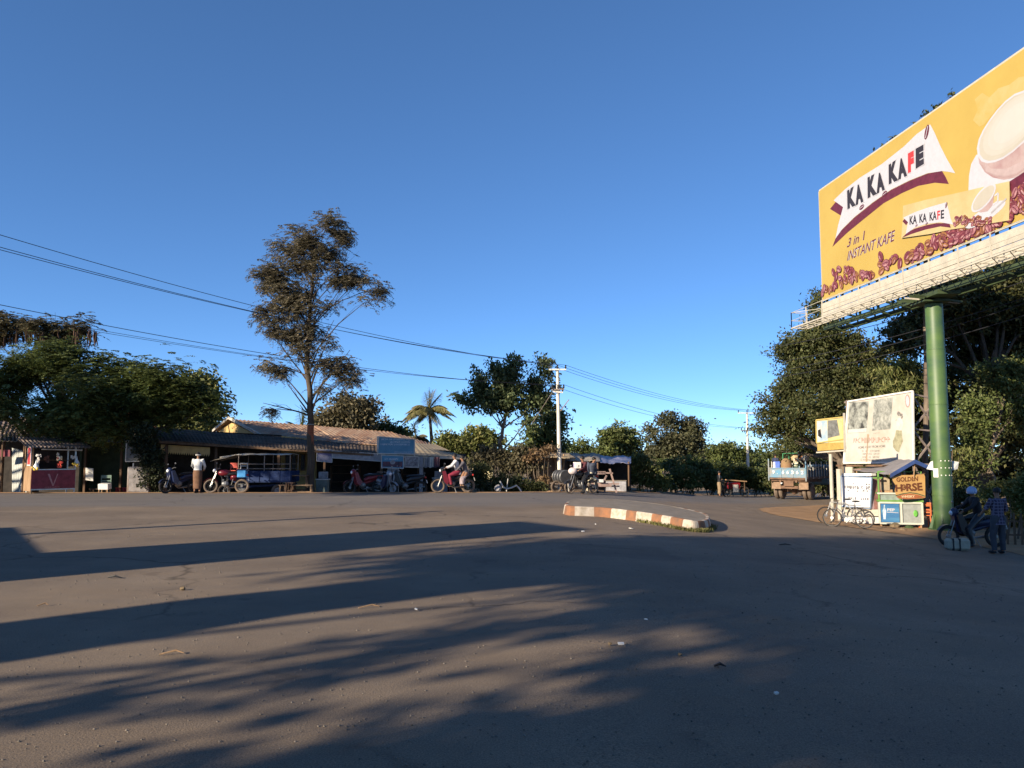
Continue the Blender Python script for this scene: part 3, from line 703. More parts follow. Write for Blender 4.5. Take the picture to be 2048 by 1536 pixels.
shrub('bush', 'tangled olive bush just left of the person with the handcart', 52, (1420, 985), [(1410, 950, 26, 24), (1425, 970, 20, 12), (1400, 930, 20, 14, 2), (1440, 945, 22, 24, 2)], 0.2, 7000, 'mid', 58, group='bushes along the far road edge', cat='bush', stems=14)
shrub('bush', 'green bush behind the handcart and the far power pole', 55, (1480, 985), [(1470, 950, 26, 24), (1495, 955, 22, 26), (1455, 970, 16, 12), (1520, 960, 22, 22)], 0.2, 7000, 'mid', 59, group='bushes along the far road edge', cat='bush')
shrub('bush', 'low dark scrub left of the truck wheels', 57, (1545, 985), [(1540, 955, 22, 26), (1520, 972, 20, 10), (1560, 970, 20, 14)], 0.2, 5000, 'dark', 60, group='bushes along the far road edge', cat='bush')
# ---- the big trees on the right
tree('rain_tree', 'large dense dark green tree leaning over the truck and yellow sign', 42.5, (1700, 1005), [(1690, 940), (1680, 860), (1665, 780), (1650, 700)], 0.4,
     [(1640, 680, 50, 34), (1600, 705, 42, 30), (1680, 690, 46, 30), (1720, 720, 50, 34), (1620, 750, 60, 34, 0, 1.2), (1690, 770, 56, 36, 0, 1.2), (1580, 790, 40, 26), (1640, 815, 60, 36, -2, 1.2), (1570, 845, 44, 26), (1545, 820, 24, 16), (1525, 800, 12, 12, 0, .5), (1600, 880, 56, 24, 5), (1530, 860, 20, 12), (1650, 640, 30, 24, 0, .8), (1640, 600, 14, 30, 0, .5), (1580, 690, 18, 24, 0, .6), (1700, 850, 40, 34, 2), (1570, 900, 30, 16, 8), (1625, 900, 30, 14, 8), (1740, 770, 36, 40)],
     0.19, 66000, 'dark', clump=0.5, rough=1.8, seed=61, twigs=150, dpx=1.0, bark=M_BARK, per=30)
LEAF['dark2'] = leafmat('leaf_dark_olive', (0.03, 0.04, 0.013), (0.085, 0.09, 0.03), (0.15, 0.14, 0.05))  # dark olive leaf mix of the right-edge tree
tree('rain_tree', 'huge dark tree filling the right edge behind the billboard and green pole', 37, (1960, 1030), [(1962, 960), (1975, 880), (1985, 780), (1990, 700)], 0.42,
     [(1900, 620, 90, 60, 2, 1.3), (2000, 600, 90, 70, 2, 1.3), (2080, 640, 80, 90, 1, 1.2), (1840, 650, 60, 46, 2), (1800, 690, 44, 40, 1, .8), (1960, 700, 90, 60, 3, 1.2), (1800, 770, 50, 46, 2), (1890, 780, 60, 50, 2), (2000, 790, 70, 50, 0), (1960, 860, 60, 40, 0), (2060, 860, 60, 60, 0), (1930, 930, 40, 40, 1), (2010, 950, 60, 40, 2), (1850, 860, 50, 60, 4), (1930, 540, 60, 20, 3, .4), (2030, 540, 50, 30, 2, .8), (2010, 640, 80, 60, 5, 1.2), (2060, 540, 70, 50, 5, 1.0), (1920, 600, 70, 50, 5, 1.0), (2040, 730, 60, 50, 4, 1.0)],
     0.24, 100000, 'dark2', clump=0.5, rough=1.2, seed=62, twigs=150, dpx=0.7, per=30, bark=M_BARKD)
tree('leafy_tree', 'tree with drooping light green leaf sprays behind the white board', 36, (1790, 1010), [(1792, 900), (1788, 820), (1785, 780)], 0.16,
     [(1790, 740, 30, 20), (1800, 770, 34, 20), (1830, 790, 26, 16), (1765, 790, 18, 14, 0, .6), (1830, 740, 20, 16, 0, .6)],
     0.3, 3600, 'light', clump=0.5, seed=63, kind='hang', aspect=0.22, droop=0.5)
tree('sapling', 'slender sapling with pale drooping leaves between green pole and edge', 31, (1900, 1045), [(1902, 960), (1905, 900)], 0.05,
     [(1900, 940, 16, 16, 0, .8), (1925, 905, 22, 12, 0, .6), (1910, 960, 16, 12, 0, .6), (1880, 970, 10, 12, 0, .5)], 0.2, 700, 'light', clump=0.35, seed=64, kind='hang', aspect=0.3, droop=0.5, twigs=10)
tree('crooked_tree', 'crooked pale-limbed tree with sunlit leaf clusters at the far right', 33, (2035, 1050), [(2000, 990), (1975, 930), (1990, 870), (2008, 800), (1990, 745)], 0.14,
     [(1955, 810, 34, 20), (2010, 770, 36, 18), (1980, 740, 30, 14, 0, .7), (2030, 740, 26, 30), (1960, 850, 30, 16), (1945, 885, 24, 24), (2040, 830, 26, 34), (1975, 930, 22, 22, 0, .6), (1930, 960, 18, 22, 0, .5)],
     0.17, 11000, 'mid', clump=0.45, seed=65, twigs=60)
shrub('leafy_shrub', 'sunlit shrub spilling over the picket fence at the right edge', 24.5, (2010, 1060), [(2010, 975, 26, 12), (2035, 990, 26, 22), (1985, 985, 20, 12), (2040, 1015, 14, 12), (2060, 960, 22, 20), (2065, 1010, 26, 26)], 0.12, 5000, 'light', 66, clump=0.25)
shrub('leafy_shrub', 'dark undergrowth behind the parked motorbikes near the green pole', 28.6, (1940, 1070), [(1915, 1010, 22, 26), (1940, 1010, 30, 34), (1985, 1025, 30, 34), (1915, 1045, 30, 18), (2040, 1040, 30, 30)], 0.13, 8000, 'dark', 67, clump=0.25)
# twiggy tips showing over the top edge of the billboard
tree('twiggy_tree', 'slim twiggy treetop peeking over the upper edge of the billboard', 33.5, (1850, 1030), [(1852, 800), (1850, 500), (1848, 330), (1850, 265)], 0.13,
     [(1765, 296, 5, 5), (1792, 277, 4, 5), (1810, 268, 4, 4), (1836, 247, 5, 5), (1850, 234, 7, 7), (1859, 226, 5, 6), (1877, 216, 5, 5), (1892, 206, 4, 4), (1905, 196, 6, 6)],
     0.2, 300, 'dark', clump=0.22, seed=68, twigs=20, per=12)
shrub('undergrowth', 'dark undergrowth filling the space behind the lorry', 53, (1620, 1000), [(1560, 965, 30, 26), (1610, 950, 40, 36), (1660, 950, 40, 40), (1700, 950, 40, 44, -4), (1590, 925, 30, 20), (1640, 975, 40, 16)], 0.24, 9000, 'dark', 161, clump=.4)
shrub('undergrowth', 'dark undergrowth behind the tourist board and food cart', 38, (1800, 1020), [(1740, 950, 40, 36), (1790, 960, 40, 50), (1840, 960, 40, 50), (1700, 985, 30, 22), (1880, 950, 36, 50), (1920, 990, 36, 40)], 0.2, 11000, 'dark', 162, clump=.35)
# ---- palms
def palm(label, Y, base, top, R_, nf, seed, hang=0.5, r0=0.11, group='coconut palms beyond the roofs', up=0.0, mtl='mid', fr_r=None):
    rr = random.Random(seed); B = at(*base, Y); B.z = gz(B.x, B.y); T = at(*top, Y); root = thing('coconut_palm', label, 'palm tree', B, 0, group)
    mb = MB(); n = 10
    mb.tube([B.lerp(T, i/n)+Vector((0.12*math.sin(i/n*PI), 0, 0)) for i in range(n+1)], [r0*(1.5-0.7*i/n) for i in range(n+1)], None, 8); mb.build('trunk', M_BARK, root, w=True, smooth=True)
    Vs = []
    mb = MB()
    for k in range(nf):
        a = 2*PI*k/nf+rr.uniform(-.3, .3); el = rr.uniform(-0.5, 1.35)+up; L = R_*rr.uniform(0.75, 1.1); d = Vector((math.cos(a)*math.cos(el), math.sin(a)*math.cos(el), math.sin(el)))
        pts = [T+d*L*t+Vector((0, 0, -hang*L*t*t*(1.3 if el < .9 else .5))) for t in [i/12 for i in range(13)]]
        mb.tube(pts, [0.035*(1-i/14) for i in range(13)], None, 4)
        for i in range(2, 13):
            t0 = (pts[i]-pts[i-1]).normalized(); sd = t0.cross(Vector((0, 0, 1))); sd = sd.normalized() if sd.length > .05 else Vector((1, 0, 0))
            for s_ in (-1, 1):
                for q in (0, .33, .66):
                    p = pts[i-1].lerp(pts[i], q); l_ = L*0.26*math.sin(PI*min(1, (i+q)/13*0.95+.08))+.05
                    ax = (sd*s_+t0*0.6+Vector((0, 0, -0.55-rr.uniform(0, .5)))).normalized(); c = p+ax*l_*.5; w = Vector((0, 0, 1)).cross(ax).normalized()*0.03
                    Vs += [p-w, p+w, c+w+ax*l_*.3, c+ax*l_*.5]
    mb.build('ribs', mat('frond_rib', (0.22, 0.2, 0.08), .7), root, w=True)
    V = np.array([list(v) for v in Vs])-np.array(list(B)); np_mesh('fronds', V, np.arange(len(V)).reshape(-1, 4), LEAF[mtl], root); return root
LEAF['palm'] = leafmat('leaf_palm', (0.13, 0.13, 0.045), (0.25, 0.22, 0.09), (0.38, 0.30, 0.16), trans=.4)
palm('tall coconut palm standing clear against the sky between roof and umbrella tree', 58, (862, 985), (858, 820), 2.2, 34, 3, 0.5, up=.22, mtl='palm')
palm('short brownish palm crown showing over the rusty roof ridge', 52, (832, 985), (832, 878), 1.45, 18, 4, 0.4, up=0.2, mtl='olive')
palm('palm crown half hidden behind the umbrella tree', 55, (1085, 985), (1080, 795), 1.7, 16, 5, 0.5, mtl='palm')
palm('upright green palm fronds behind the trunk of the tall tree', 50, (600, 985), (604, 862), 1.7, 14, 6, 0.25, up=0.5, mtl='light')
# ============================================================ shop row
M_RUST = mat('rusty_iron', (0.38, 0.27, 0.185), 0.85, scale=1.0, col2=(0.24, 0.125, 0.075), stretch=(2.6, .35, .35), bump=0.2, spec=0.25)
M_VER = mat('weathered_roof', (0.15, 0.115, 0.09), 0.95, scale=1.2, col2=(0.05, 0.04, 0.035), stretch=(0.9, 2.5, 2.5), bump=0.3, spec=0.05)
M_BEIGE = mat('dusty_beige_roof', (0.34, 0.28, 0.19), 0.85, scale=1.6, col2=(0.27, 0.21, 0.14), bump=0.2)
M_SHED = mat('old_corrugated_iron', (0.26, 0.2, 0.16), 0.7, scale=2, col2=(0.12, 0.085, 0.07), bump=0.2)
M_WOOD = mat('weathered_wood', (0.17, 0.10, 0.06), 0.9, scale=4, col2=(0.08, 0.05, 0.032), stretch=(1, 1, .2), bump=0.3)
M_WOODL = mat('pale_wood', (0.42, 0.27, 0.15), 0.8, scale=5, col2=(0.28, 0.17, 0.09), stretch=(1, 1, .25), bump=0.3)
M_DARK = mat('dark_interior_wall', (0.05, 0.042, 0.036), 0.95, scale=3, col2=(0.025, 0.022, 0.02))  # near-black for walls and openings, interior gloom put into the colour
M_YEL = mat('yellow_ochre_plaster', (0.62, 0.43, 0.17), 0.9, scale=2.5, col2=(0.46, 0.31, 0.13), bump=0.15)
M_GRN = mat('dull_green_wall', (0.07, 0.10, 0.06), 0.9, scale=2.5, col2=(0.04, 0.06, 0.04))
M_TRIM = mat('pale_trim', (0.5, 0.45, 0.38), 0.7, scale=6)
M_MAR = mat('maroon_paint', (0.20, 0.03, 0.045), 0.45, var=.3, scale=5)
M_RED = mat('red_paint', (0.55, 0.04, 0.03), 0.45, var=.25, scale=5)
M_WHT = mat('white_paint', (0.75, 0.72, 0.66), 0.6, var=.12, scale=4)
M_WHT2 = mat('grubby_white', (0.55, 0.52, 0.47), 0.7, var=.25, scale=4)
M_BLK = mat('black_plastic', (0.02, 0.02, 0.022), 0.4, var=.2)
M_GREY = mat('grey_cloth', (0.3, 0.29, 0.30), 0.85, var=.3, scale=5)
M_STEEL = mat('dull_steel', (0.45, 0.44, 0.42), 0.35, metal=0.8, var=.2)
M_ASHW = mat('whitewashed_column', (0.42, 0.42, 0.44), 0.85, var=.2, scale=4, bump=.1)
def shops():
    root = thing('shop_building', 'long shop building with rusty gabled roof, dark verandah roof and open fronts', 'building', at(620, 985, 39))
    E = [at(318, 881, 35.6), at(619, 899, 36.3), at(765, 908, 37.2)]
    T = [at(300, 853, 39.6), at(520, 871, 40.2), at(617, 877, 40.4), at(765, 893, 40.8)]
    mb = MB(); corr(mb, E, T, M_VER, 0.012, 0.16, 0.03, 0.05, 1); mb.build('verandah_roof', None, root, w=True)
    mb = MB(); corr(mb, [at(520, 871.5, 40.1), at(617, 877.5, 40.3), at(832, 897, 40.9)], [at(457, 838, 44.5), at(600, 850, 44.8), at(783, 864, 45.2)], M_RUST, 0.012, 0.2, 0.03, 0.06, 2)
    # rear slope, seen as the dark underside left of the gable
    corr(mb, [at(457, 837.6, 44.6), at(783, 863.6, 45.3)], [at(425, 862, 49.5), at(783, 886, 50)], M_RUST, 0.025, 0.22, 0.03, 0, 3)
    corr(mb, [at(832, 896.5, 41), at(862, 893, 43)], [at(783, 863.6, 45.2), at(861, 886, 47)], M_RUST, 0.02, 0.22, 0.03, 0.02, 4)
    mb.build('roof', None, root, w=True)
    mb = MB(); corr(mb, [at(760, 909, 37.4), at(835, 911, 38.3), at(930, 915, 39.8)], [at(765, 890, 41.0), at(832, 886, 42.5), at(870, 888.5, 44)], M_BEIGE, 0.008, 0.3, 0.03, 0.02, 5); mb.build('verandah_roof', None, root, w=True, label='smooth dusty beige end of the verandah roof')
    mb = MB(); mb.bar(at(757, 911, 37.3), at(931, 916.5, 39.75), 0.05, 0.12, M_TRIM)
    mb.bar(at(318, 884, 35.6), at(619, 902, 36.3), 0.05, 0.1, M_WOOD); mb.bar(at(619, 902, 36.3), at(757, 911, 37.1), 0.05, 0.1, M_WOOD); mb.build('eave_board', None, root, w=True)
    # gable
    a, b, c = at(519, 872, 40.6), at(436, 864, 48.5), at(463, 846, 44.6); n = Vector((-.9, -.4, 0))
    mb = MB(); lo = lambda p: Vector((p.x, p.y, 1.0)); mb.slab([lo(b), lo(a), a, c, b], n, 0.1, M_YEL)
    v = a.lerp(b, .45); v.z += 0.32; mb.box(v+n*.06, (.1, .35, .22), M_DARK); mb.build('gable_wall', None, root, w=True)
    mb = MB(); up = Vector((0, 0, .06)); o_ = n.normalized()*.45
    mb.bar(at(522, 871, 40.1)+o_*0, at(457, 837.5, 44.5)+up, .05, .14, M_TRIM); mb.bar(at(457, 837.5, 44.5)+up, at(425, 862, 49.5), .05, .14, M_TRIM); mb.build('bargeboard', None, root, w=True)
    # front wall of the shops behind the verandah
    def wall(p0, p1, Y0, Y1, m, name='wall', z1=2.7, **k):
        A = at(p0, 985, Y0); B_ = at(p1, 985, Y1); mb = MB()
        za, zb = (z1 if hasattr(z1, '__len__') else (z1, z1))
        P = [Vector((A.x, A.y, -.5)), Vector((B_.x, B_.y, -.5)), Vector((B_.x, B_.y, zb)), Vector((A.x, A.y, za))]
        mb.slab(P, (P[1]-P[0]).cross(Vector((0, 0, 1))), .12, m); return mb.build(name, None, root, w=True, **k)
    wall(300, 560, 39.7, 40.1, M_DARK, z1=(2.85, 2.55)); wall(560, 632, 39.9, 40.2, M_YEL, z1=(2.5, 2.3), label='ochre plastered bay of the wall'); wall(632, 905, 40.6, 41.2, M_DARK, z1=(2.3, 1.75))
    A = at(905, 985, 41.2); B_ = at(932, 985, 44); mb = MB(); P = [Vector((A.x, A.y, -.5)), Vector((B_.x, B_.y, -.5)), Vector((B_.x, B_.y, 1.6)), Vector((A.x, A.y, 1.6))]; mb.slab(P, (1, -.3, 0), .1, M_DARK); mb.build('wall', None, root, w=True)
    # windows in the ochre bay
    for px in (575, 588, 606):
        p = at(px, 925, 39.75); fr = MB(); fr.box(p, (.22, .05, .8), M_WOOD); f_ = fr.build('window', None, root, w=True); q = MB(); q.box(p-Vector((0, .03, 0)), (.15, .02, .7), M_BLK); q.build('pane', None, f_, w=True)
    # posts
    for px, Y, w_, m in ((330, 35.9, .12, M_WOOD), (430, 36.2, .1, M_WOOD), (556, 36.5, .12, M_WOOD), (648, 36.8, .1, M_WOOD), (762, 37.4, .1, M_WOOD), (842, 38.3, .16, M_GREY), (905, 39.5, .12, M_WOOD)):
        p = at(px, 985, Y); z = gz(p.x, p.y); zt = at(px, 890+(px-330)*.045, Y).z; mb = MB(); mb.box((p.x, p.y, (z-.05+zt)/2), (w_, w_, zt-z+.05), m); mb.build('post', None, root, w=True)
    p = at(786, 985, 38.0); mb = MB(); z = gz(p.x, p.y); zt = at(786, 912, 38).z; mb.box((p.x, p.y, (z+zt)/2), (.5, .3, zt-z), M_ASHW); mb.box((p.x, p.y, zt-.7), (.56, .34, .06), M_ASHW); mb.build('column', None, root, w=True, label='whitewashed square column under the banner')
    # scalloped valance
    a = at(322, 889, 35.9); b = at(420, 895, 36.1); mb = MB(); N = 22; L = (b-a)
    for i in range(N):
        p = a+L*(i/N); q = a+L*((i+1)/N); m_ = (p+q)/2; d = Vector((0, 0, -.30)); s = Vector((0, 0, -.42))
        mb.add([p, q, q+d, m_+s, p+d], [(0, 1, 2, 3, 4)], M_YEL)
    mb.build('valance', None, root, w=True)
    # clutter of shelves inside
    for i, (px, Y, w_, h_, m) in enumerate(((690, 40.0, 1.4, 1.3, M_WOOD), (820, 40.4, .8, 1.2, M_WOOD), (885, 40.6, .7, .9, M_MAR))):
        p = at(px, 985, Y); z = gz(p.x, p.y); mb = MB()
        for k in range(4): mb.box((p.x, p.y, z+.1+k*h_/3.2), (w_, .35, .03), m)
        for s_ in (-1, 1): mb.box((p.x+s_*w_/2, p.y, z+h_/2), (.04, .35, h_), m)
        tag(mb_ := solo(mb, 'shelf', None, ['wooden shelf deep in the dark open shop front', 'wooden shelf in the shadow behind the black motorbike', 'maroon painted shelf inside the last shop bay'][i], 'shelf', (p.x, p.y, z)))
    return root
shops()
# banners and boards on the shop front ------------------------------------------------
def board(name, label, corners, Ys, frame, face, art=None, th=.04, fw=.04, cat='sign', loc=None, post=None, extra=None):
    "corners px BL BR TR TL, Ys (left, right)"
    bl, br, tr, tl = [at(c[0], c[1], Ys[k]) for c, k in zip(corners, (0, 1, 1, 0))]
    root = thing(name, label, cat, loc if loc else (bl+br)/2)
    U = (br-bl); U.z = 0
    P = Panel(bl, U, (0, 0, 1)); mb = MB()
    q = [P.uv(*c) for c in corners]
    mb.slab([P.P(u, v) for u, v in q], P.N, th, face); mb.build('panel', None, root, w=True)
    mb = MB(); pts = [P.P(u, v)+P.N*.012 for u, v in q]
    for a, b in zip(pts, pts[1:]+pts[:1]): mb.bar(a, b, fw, fw, frame, up=P.N)
    mb.build('frame', None, root, w=True)
    if post:
        mb = MB()
        for (px, y0, y1, Y, r) in post:
            a = at(px, y0, Y); b = at(px, y1, Y) if y1 else Vector((a.x, a.y, gz(a.x, a.y)-.05)); mb2 = MB(); mb2.tube([a, b], r, frame, 8); mb2.build('post', None, root, w=True)
    if art: art(P, q); P.mb.build('print', None, root, w=True)
    return root, P
M_BLUE = mat('faded_blue_print', (0.10, 0.27, 0.40), 0.5, scale=1.5, col2=(0.06, 0.20, 0.32))
M_TXTW = mat('white_lettering', (0.6, 0.66, 0.72), 0.6, var=.2, scale=8)
M_TXTG = mat('grey_lettering', (0.2, 0.2, 0.22), 0.7, var=.2)
M_PIC1 = mat('printed_picture_grey', (0.34, 0.34, 0.36), 0.6, scale=7, col2=(0.08, 0.08, 0.09), detail=8)
M_PIC2 = mat('printed_picture_mauve', (0.22, 0.2, 0.32), 0.6, scale=5, col2=(0.10, 0.09, 0.2), detail=8)
M_PIC3 = mat('printed_picture_dark', (0.16, 0.06, 0.08), 0.6, scale=5, col2=(0.03, 0.04, 0.06), detail=8)
def scribble(P, u0, u1, v, h, m, seed, k=2, gap=.5):
    rr = random.Random(seed); u = u0
    while u < u1:
        w = h*rr.uniform(.35, .75); t = rr.randrange(4); lw = h*.16
        if t == 0: P.line([(u, v), (u, v+h), (u+w, v+h*.5), (u, v+h*.5)], lw, m, k)
        elif t == 1: P.line([(u+w, v+h), (u, v+h*.6), (u, v+h*.2), (u+w, v)], lw, m, k)
        elif t == 2: P.line([(u, v), (u+w*.5, v+h), (u+w, v)], lw, m, k)
        else: P.line([(u, v+h), (u, v), (u+w, v), (u+w, v+h)], lw, m, k)
        u += w+h*.28
        if rr.random() < .16: u += h*gap
def art_blue(P, q):
    W_, H_ = q[1][0], q[3][1]
    for i, (f, a, b) in enumerate(((.80, .10, .86), (.64, .34, .86), (.50, .08, .88), (.06, .45, .95))): scribble(P, W_*a, W_*b, H_*f, H_*(.09 if i < 3 else .05), M_TXTW, 10+i)
board('shop_sign', 'wide faded blue sign with white writing standing above the eave', [(755, 907), (828, 908), (829, 879), (757, 873)], (37.0, 38.0), M_WHT2, M_BLUE, art_blue, post=[(755, 910, 873, 37.02, .03), (829, 912, 878, 38.02, .03)])
def art_p1(P, q):
    P.poly([(q[0][0]+.04, q[0][1]+.3), (q[1][0]-.04, q[1][1]+.3), (q[2][0]-.04, q[2][1]-.16), (q[3][0]+.04, q[3][1]-.16)], M_PIC2, 2); P.ellipse(q[2][0]-.1, q[2][1]-.1, .05, .06, 0, M_BLK, 3)
board('shop_banner', 'mauve grey printed banner hanging right of the tall tree trunk', [(633, 922), (664, 925), (665, 900), (634, 898)], (36.4, 36.6), M_WHT2, mat('mauve_vinyl', (.27, .26, .33), .5), art_p1, th=.01, fw=.025)
def art_p2(P, q):
    W_, H_ = q[1][0], q[3][1]; scribble(P, W_*.03, W_*.35, H_*.65, H_*.2, M_TXTG, 3); scribble(P, W_*.5, W_*.97, H_*.3, H_*.14, M_TXTG, 4)
board('shop_banner', 'long pale grey fascia banner with faint lettering above the dark shop', [(665, 916), (763, 923), (763, 908), (665, 901)], (36.6, 37.1), M_WHT2, mat('grey_vinyl', (.29, .29, .31), .6), art_p2, th=.01, fw=.02)
def art_p3(P, q):
    u0, u1, v0, v1 = .05, q[1][0]-.05, .04, q[3][1]-.3; P.poly([(u0, v0), (u1, v0-.03), (u1, v1), (u0, v1)], M_PIC3, 2); P.ellipse(u0+.5*(u1-u0), v0+.2, .12, .1, 0, M_GREY, 3); scribble(P, u0+.1, u1-.2, v1+.08, .07, M_TXTW, 8)
board('shop_banner', 'blue banner with dark picture hung between white poles below the blue sign', [(763, 935), (807, 937), (807, 912), (763, 910)], (36.9, 37.2), M_WHT2, M_BLUE, art_p3, th=.01, fw=.03)
def art_p4(P, q):
    W_, H_ = q[1][0], q[3][1]; P.poly([(.04, .04), (W_-.04, .04), (W_-.04, H_-.05), (.04, H_-.05)], M_PIC1, 2)
board('shop_banner', 'small grey picture board hung right of the blue banner', [(809, 934), (837, 935), (838, 914), (810, 912)], (37.3, 37.6), M_WHT2, M_GREY, art_p4, th=.02, fw=.03)
# clothes hanging in the last bay
for i, (px, w_, m, lab) in enumerate(((845, .22, M_WHT2, 'pale garment hanging leftmost under the beige eave'), (854, .24, M_GREY, 'grey striped garment hanging under the beige eave'), (863, .2, M_WHT2, 'whitish shirt hanging beside the grey striped one'), (874, .24, M_PIC3, 'dark patterned cloth hanging rightmost of the garments'))):
    p = at(px, 914, 38.6); rr = random.Random(i); P_ = []
    for r in range(6):
        P_.append([Vector((p.x+(c/6-.5)*w_*(1+.1*r/5), p.y+.03*math.sin(c*2+i+r*.3), p.z-r*.1*(1+.05*math.sin(c)))) for c in range(7)])
    mb = MB(); mb.grid(P_, 0.0, m); mb.tube([p+Vector((-w_/2, 0, .02)), p+Vector((0, 0, .07)), p+Vector((w_/2, 0, .02))], .008, M_BLK, 4)
    solo(mb, 'garment', None, lab, 'garment', p, group='clothes hanging at the shop')
# ============================================================ left shanties
def shack():
    root = thing('shack', 'low dark shanty with rusty corrugated roof under the flamboyant trees', 'building', at(120, 985, 39))
    mb = MB(); corr(mb, [at(-120, 873, 36.6), at(60, 880, 36.7), at(240, 886, 36.6)], [at(-120, 836, 41.5), at(100, 836, 41.5), at(300, 846, 41.5)], M_SHED, .03, .2, .02, .05, 9); mb.build('roof', None, root, w=True)
    def w_(p0, p1, Y0, Y1, z1, m, lab=None, z0=-.5):
        A = at(p0, 985, Y0); B_ = at(p1, 985, Y1); P = [Vector((A.x, A.y, z0)), Vector((B_.x, B_.y, z0)), Vector((B_.x, B_.y, z1)), Vector((A.x, A.y, z1))]
        q = MB(); q.slab(P, (P[1]-P[0]).cross(Vector((0, 0, 1))), .08, m); q.build('wall', None, root, w=True, label=lab)
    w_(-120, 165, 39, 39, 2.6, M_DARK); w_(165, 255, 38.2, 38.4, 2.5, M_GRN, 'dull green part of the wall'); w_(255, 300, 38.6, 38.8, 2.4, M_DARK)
    w_(160, 177, 36.9, 38.2, 2.2, M_GRN, 'green side wall by the bright panel')
    for px in (2, 48, 168, 240):
        p = at(px, 985, 36.8); q = MB(); q.box((p.x, p.y, 1.0), (.09, .09, 2.7), M_WOOD); q.build('post', None, root, w=True)
shack()
def redroof():
    root = thing('red_roofed_house', 'house with brick-red roof half hidden behind the flamboyant tree', 'building', at(270, 985, 47)); mb = MB()
    M = mat('red_roof', (.34, .13, .085), .8, scale=3, col2=(.22, .08, .06))
    corr(mb, [at(235, 858, 44), at(322, 862, 44)], [at(235, 822, 47.5), at(285, 826, 47.5), at(300, 838, 47)], M, .02, .25, .03, .02, 7); mb.build('roof', None, root, w=True)
    mb = MB(); a = at(240, 985, 45); b = at(316, 985, 45); mb.box(((a.x+b.x)/2, 46, 1.4), (b.x-a.x, 2, 3.2), M_TRIM); mb.build('wall', None, root, w=True)
redroof()
# lone awning of the shop at the far left
mb = MB(); corr(mb, [at(-30, 881, 34.6), at(47, 883, 34.8)], [at(-30, 862, 36.4), at(47, 866, 36.4)], M_SHED, .025, .16, .012, .0, 11); p = at(10, 985, 36)
aw = thing('awning', 'sunlit corrugated awning at the left edge above a red strip', 'awning', p); mb.build('sheet', None, aw, w=True)
mb = MB(); mb.slab([at(-20, 914, 35), at(20, 913, 35), at(20, 900, 35), at(-20, 898, 35)], (0, -1, 0), .03, M_MAR); mb.build('strip', None, aw, w=True)
for px in (0, 44):
    q = at(px, 985, 34.9); mb = MB(); mb.box((q.x, q.y, .85), (.06, .06, 2.3), M_WOOD); mb.build('post', None, aw, w=True)
# leaning corrugated panel
mb = MB(); corr(mb, [at(24, 986, 35.4), at(53, 986, 35.2)], [at(24, 896, 35.8), at(53, 903, 35.6)], mat('pale_zinc', (.19, .195, .18), .5, var=.2, metal=.3), .015, .09, .01, 0, 3); solo(mb, 'corrugated_panel', None, 'pale zinc sheet fence panel left of the snack stall', 'fence panel', at(38, 985, 35.4))
mb = MB(); mb.slab([at(171, 960, 36.4), at(186, 962, 36.4), at(186, 937, 36.4), at(171, 935, 36.4)], (-.4, -.9, 0), .03, M_WHT); solo(mb, 'white_panel', None, 'small bright white board standing against the green wall', 'panel', at(178, 960, 36.4))
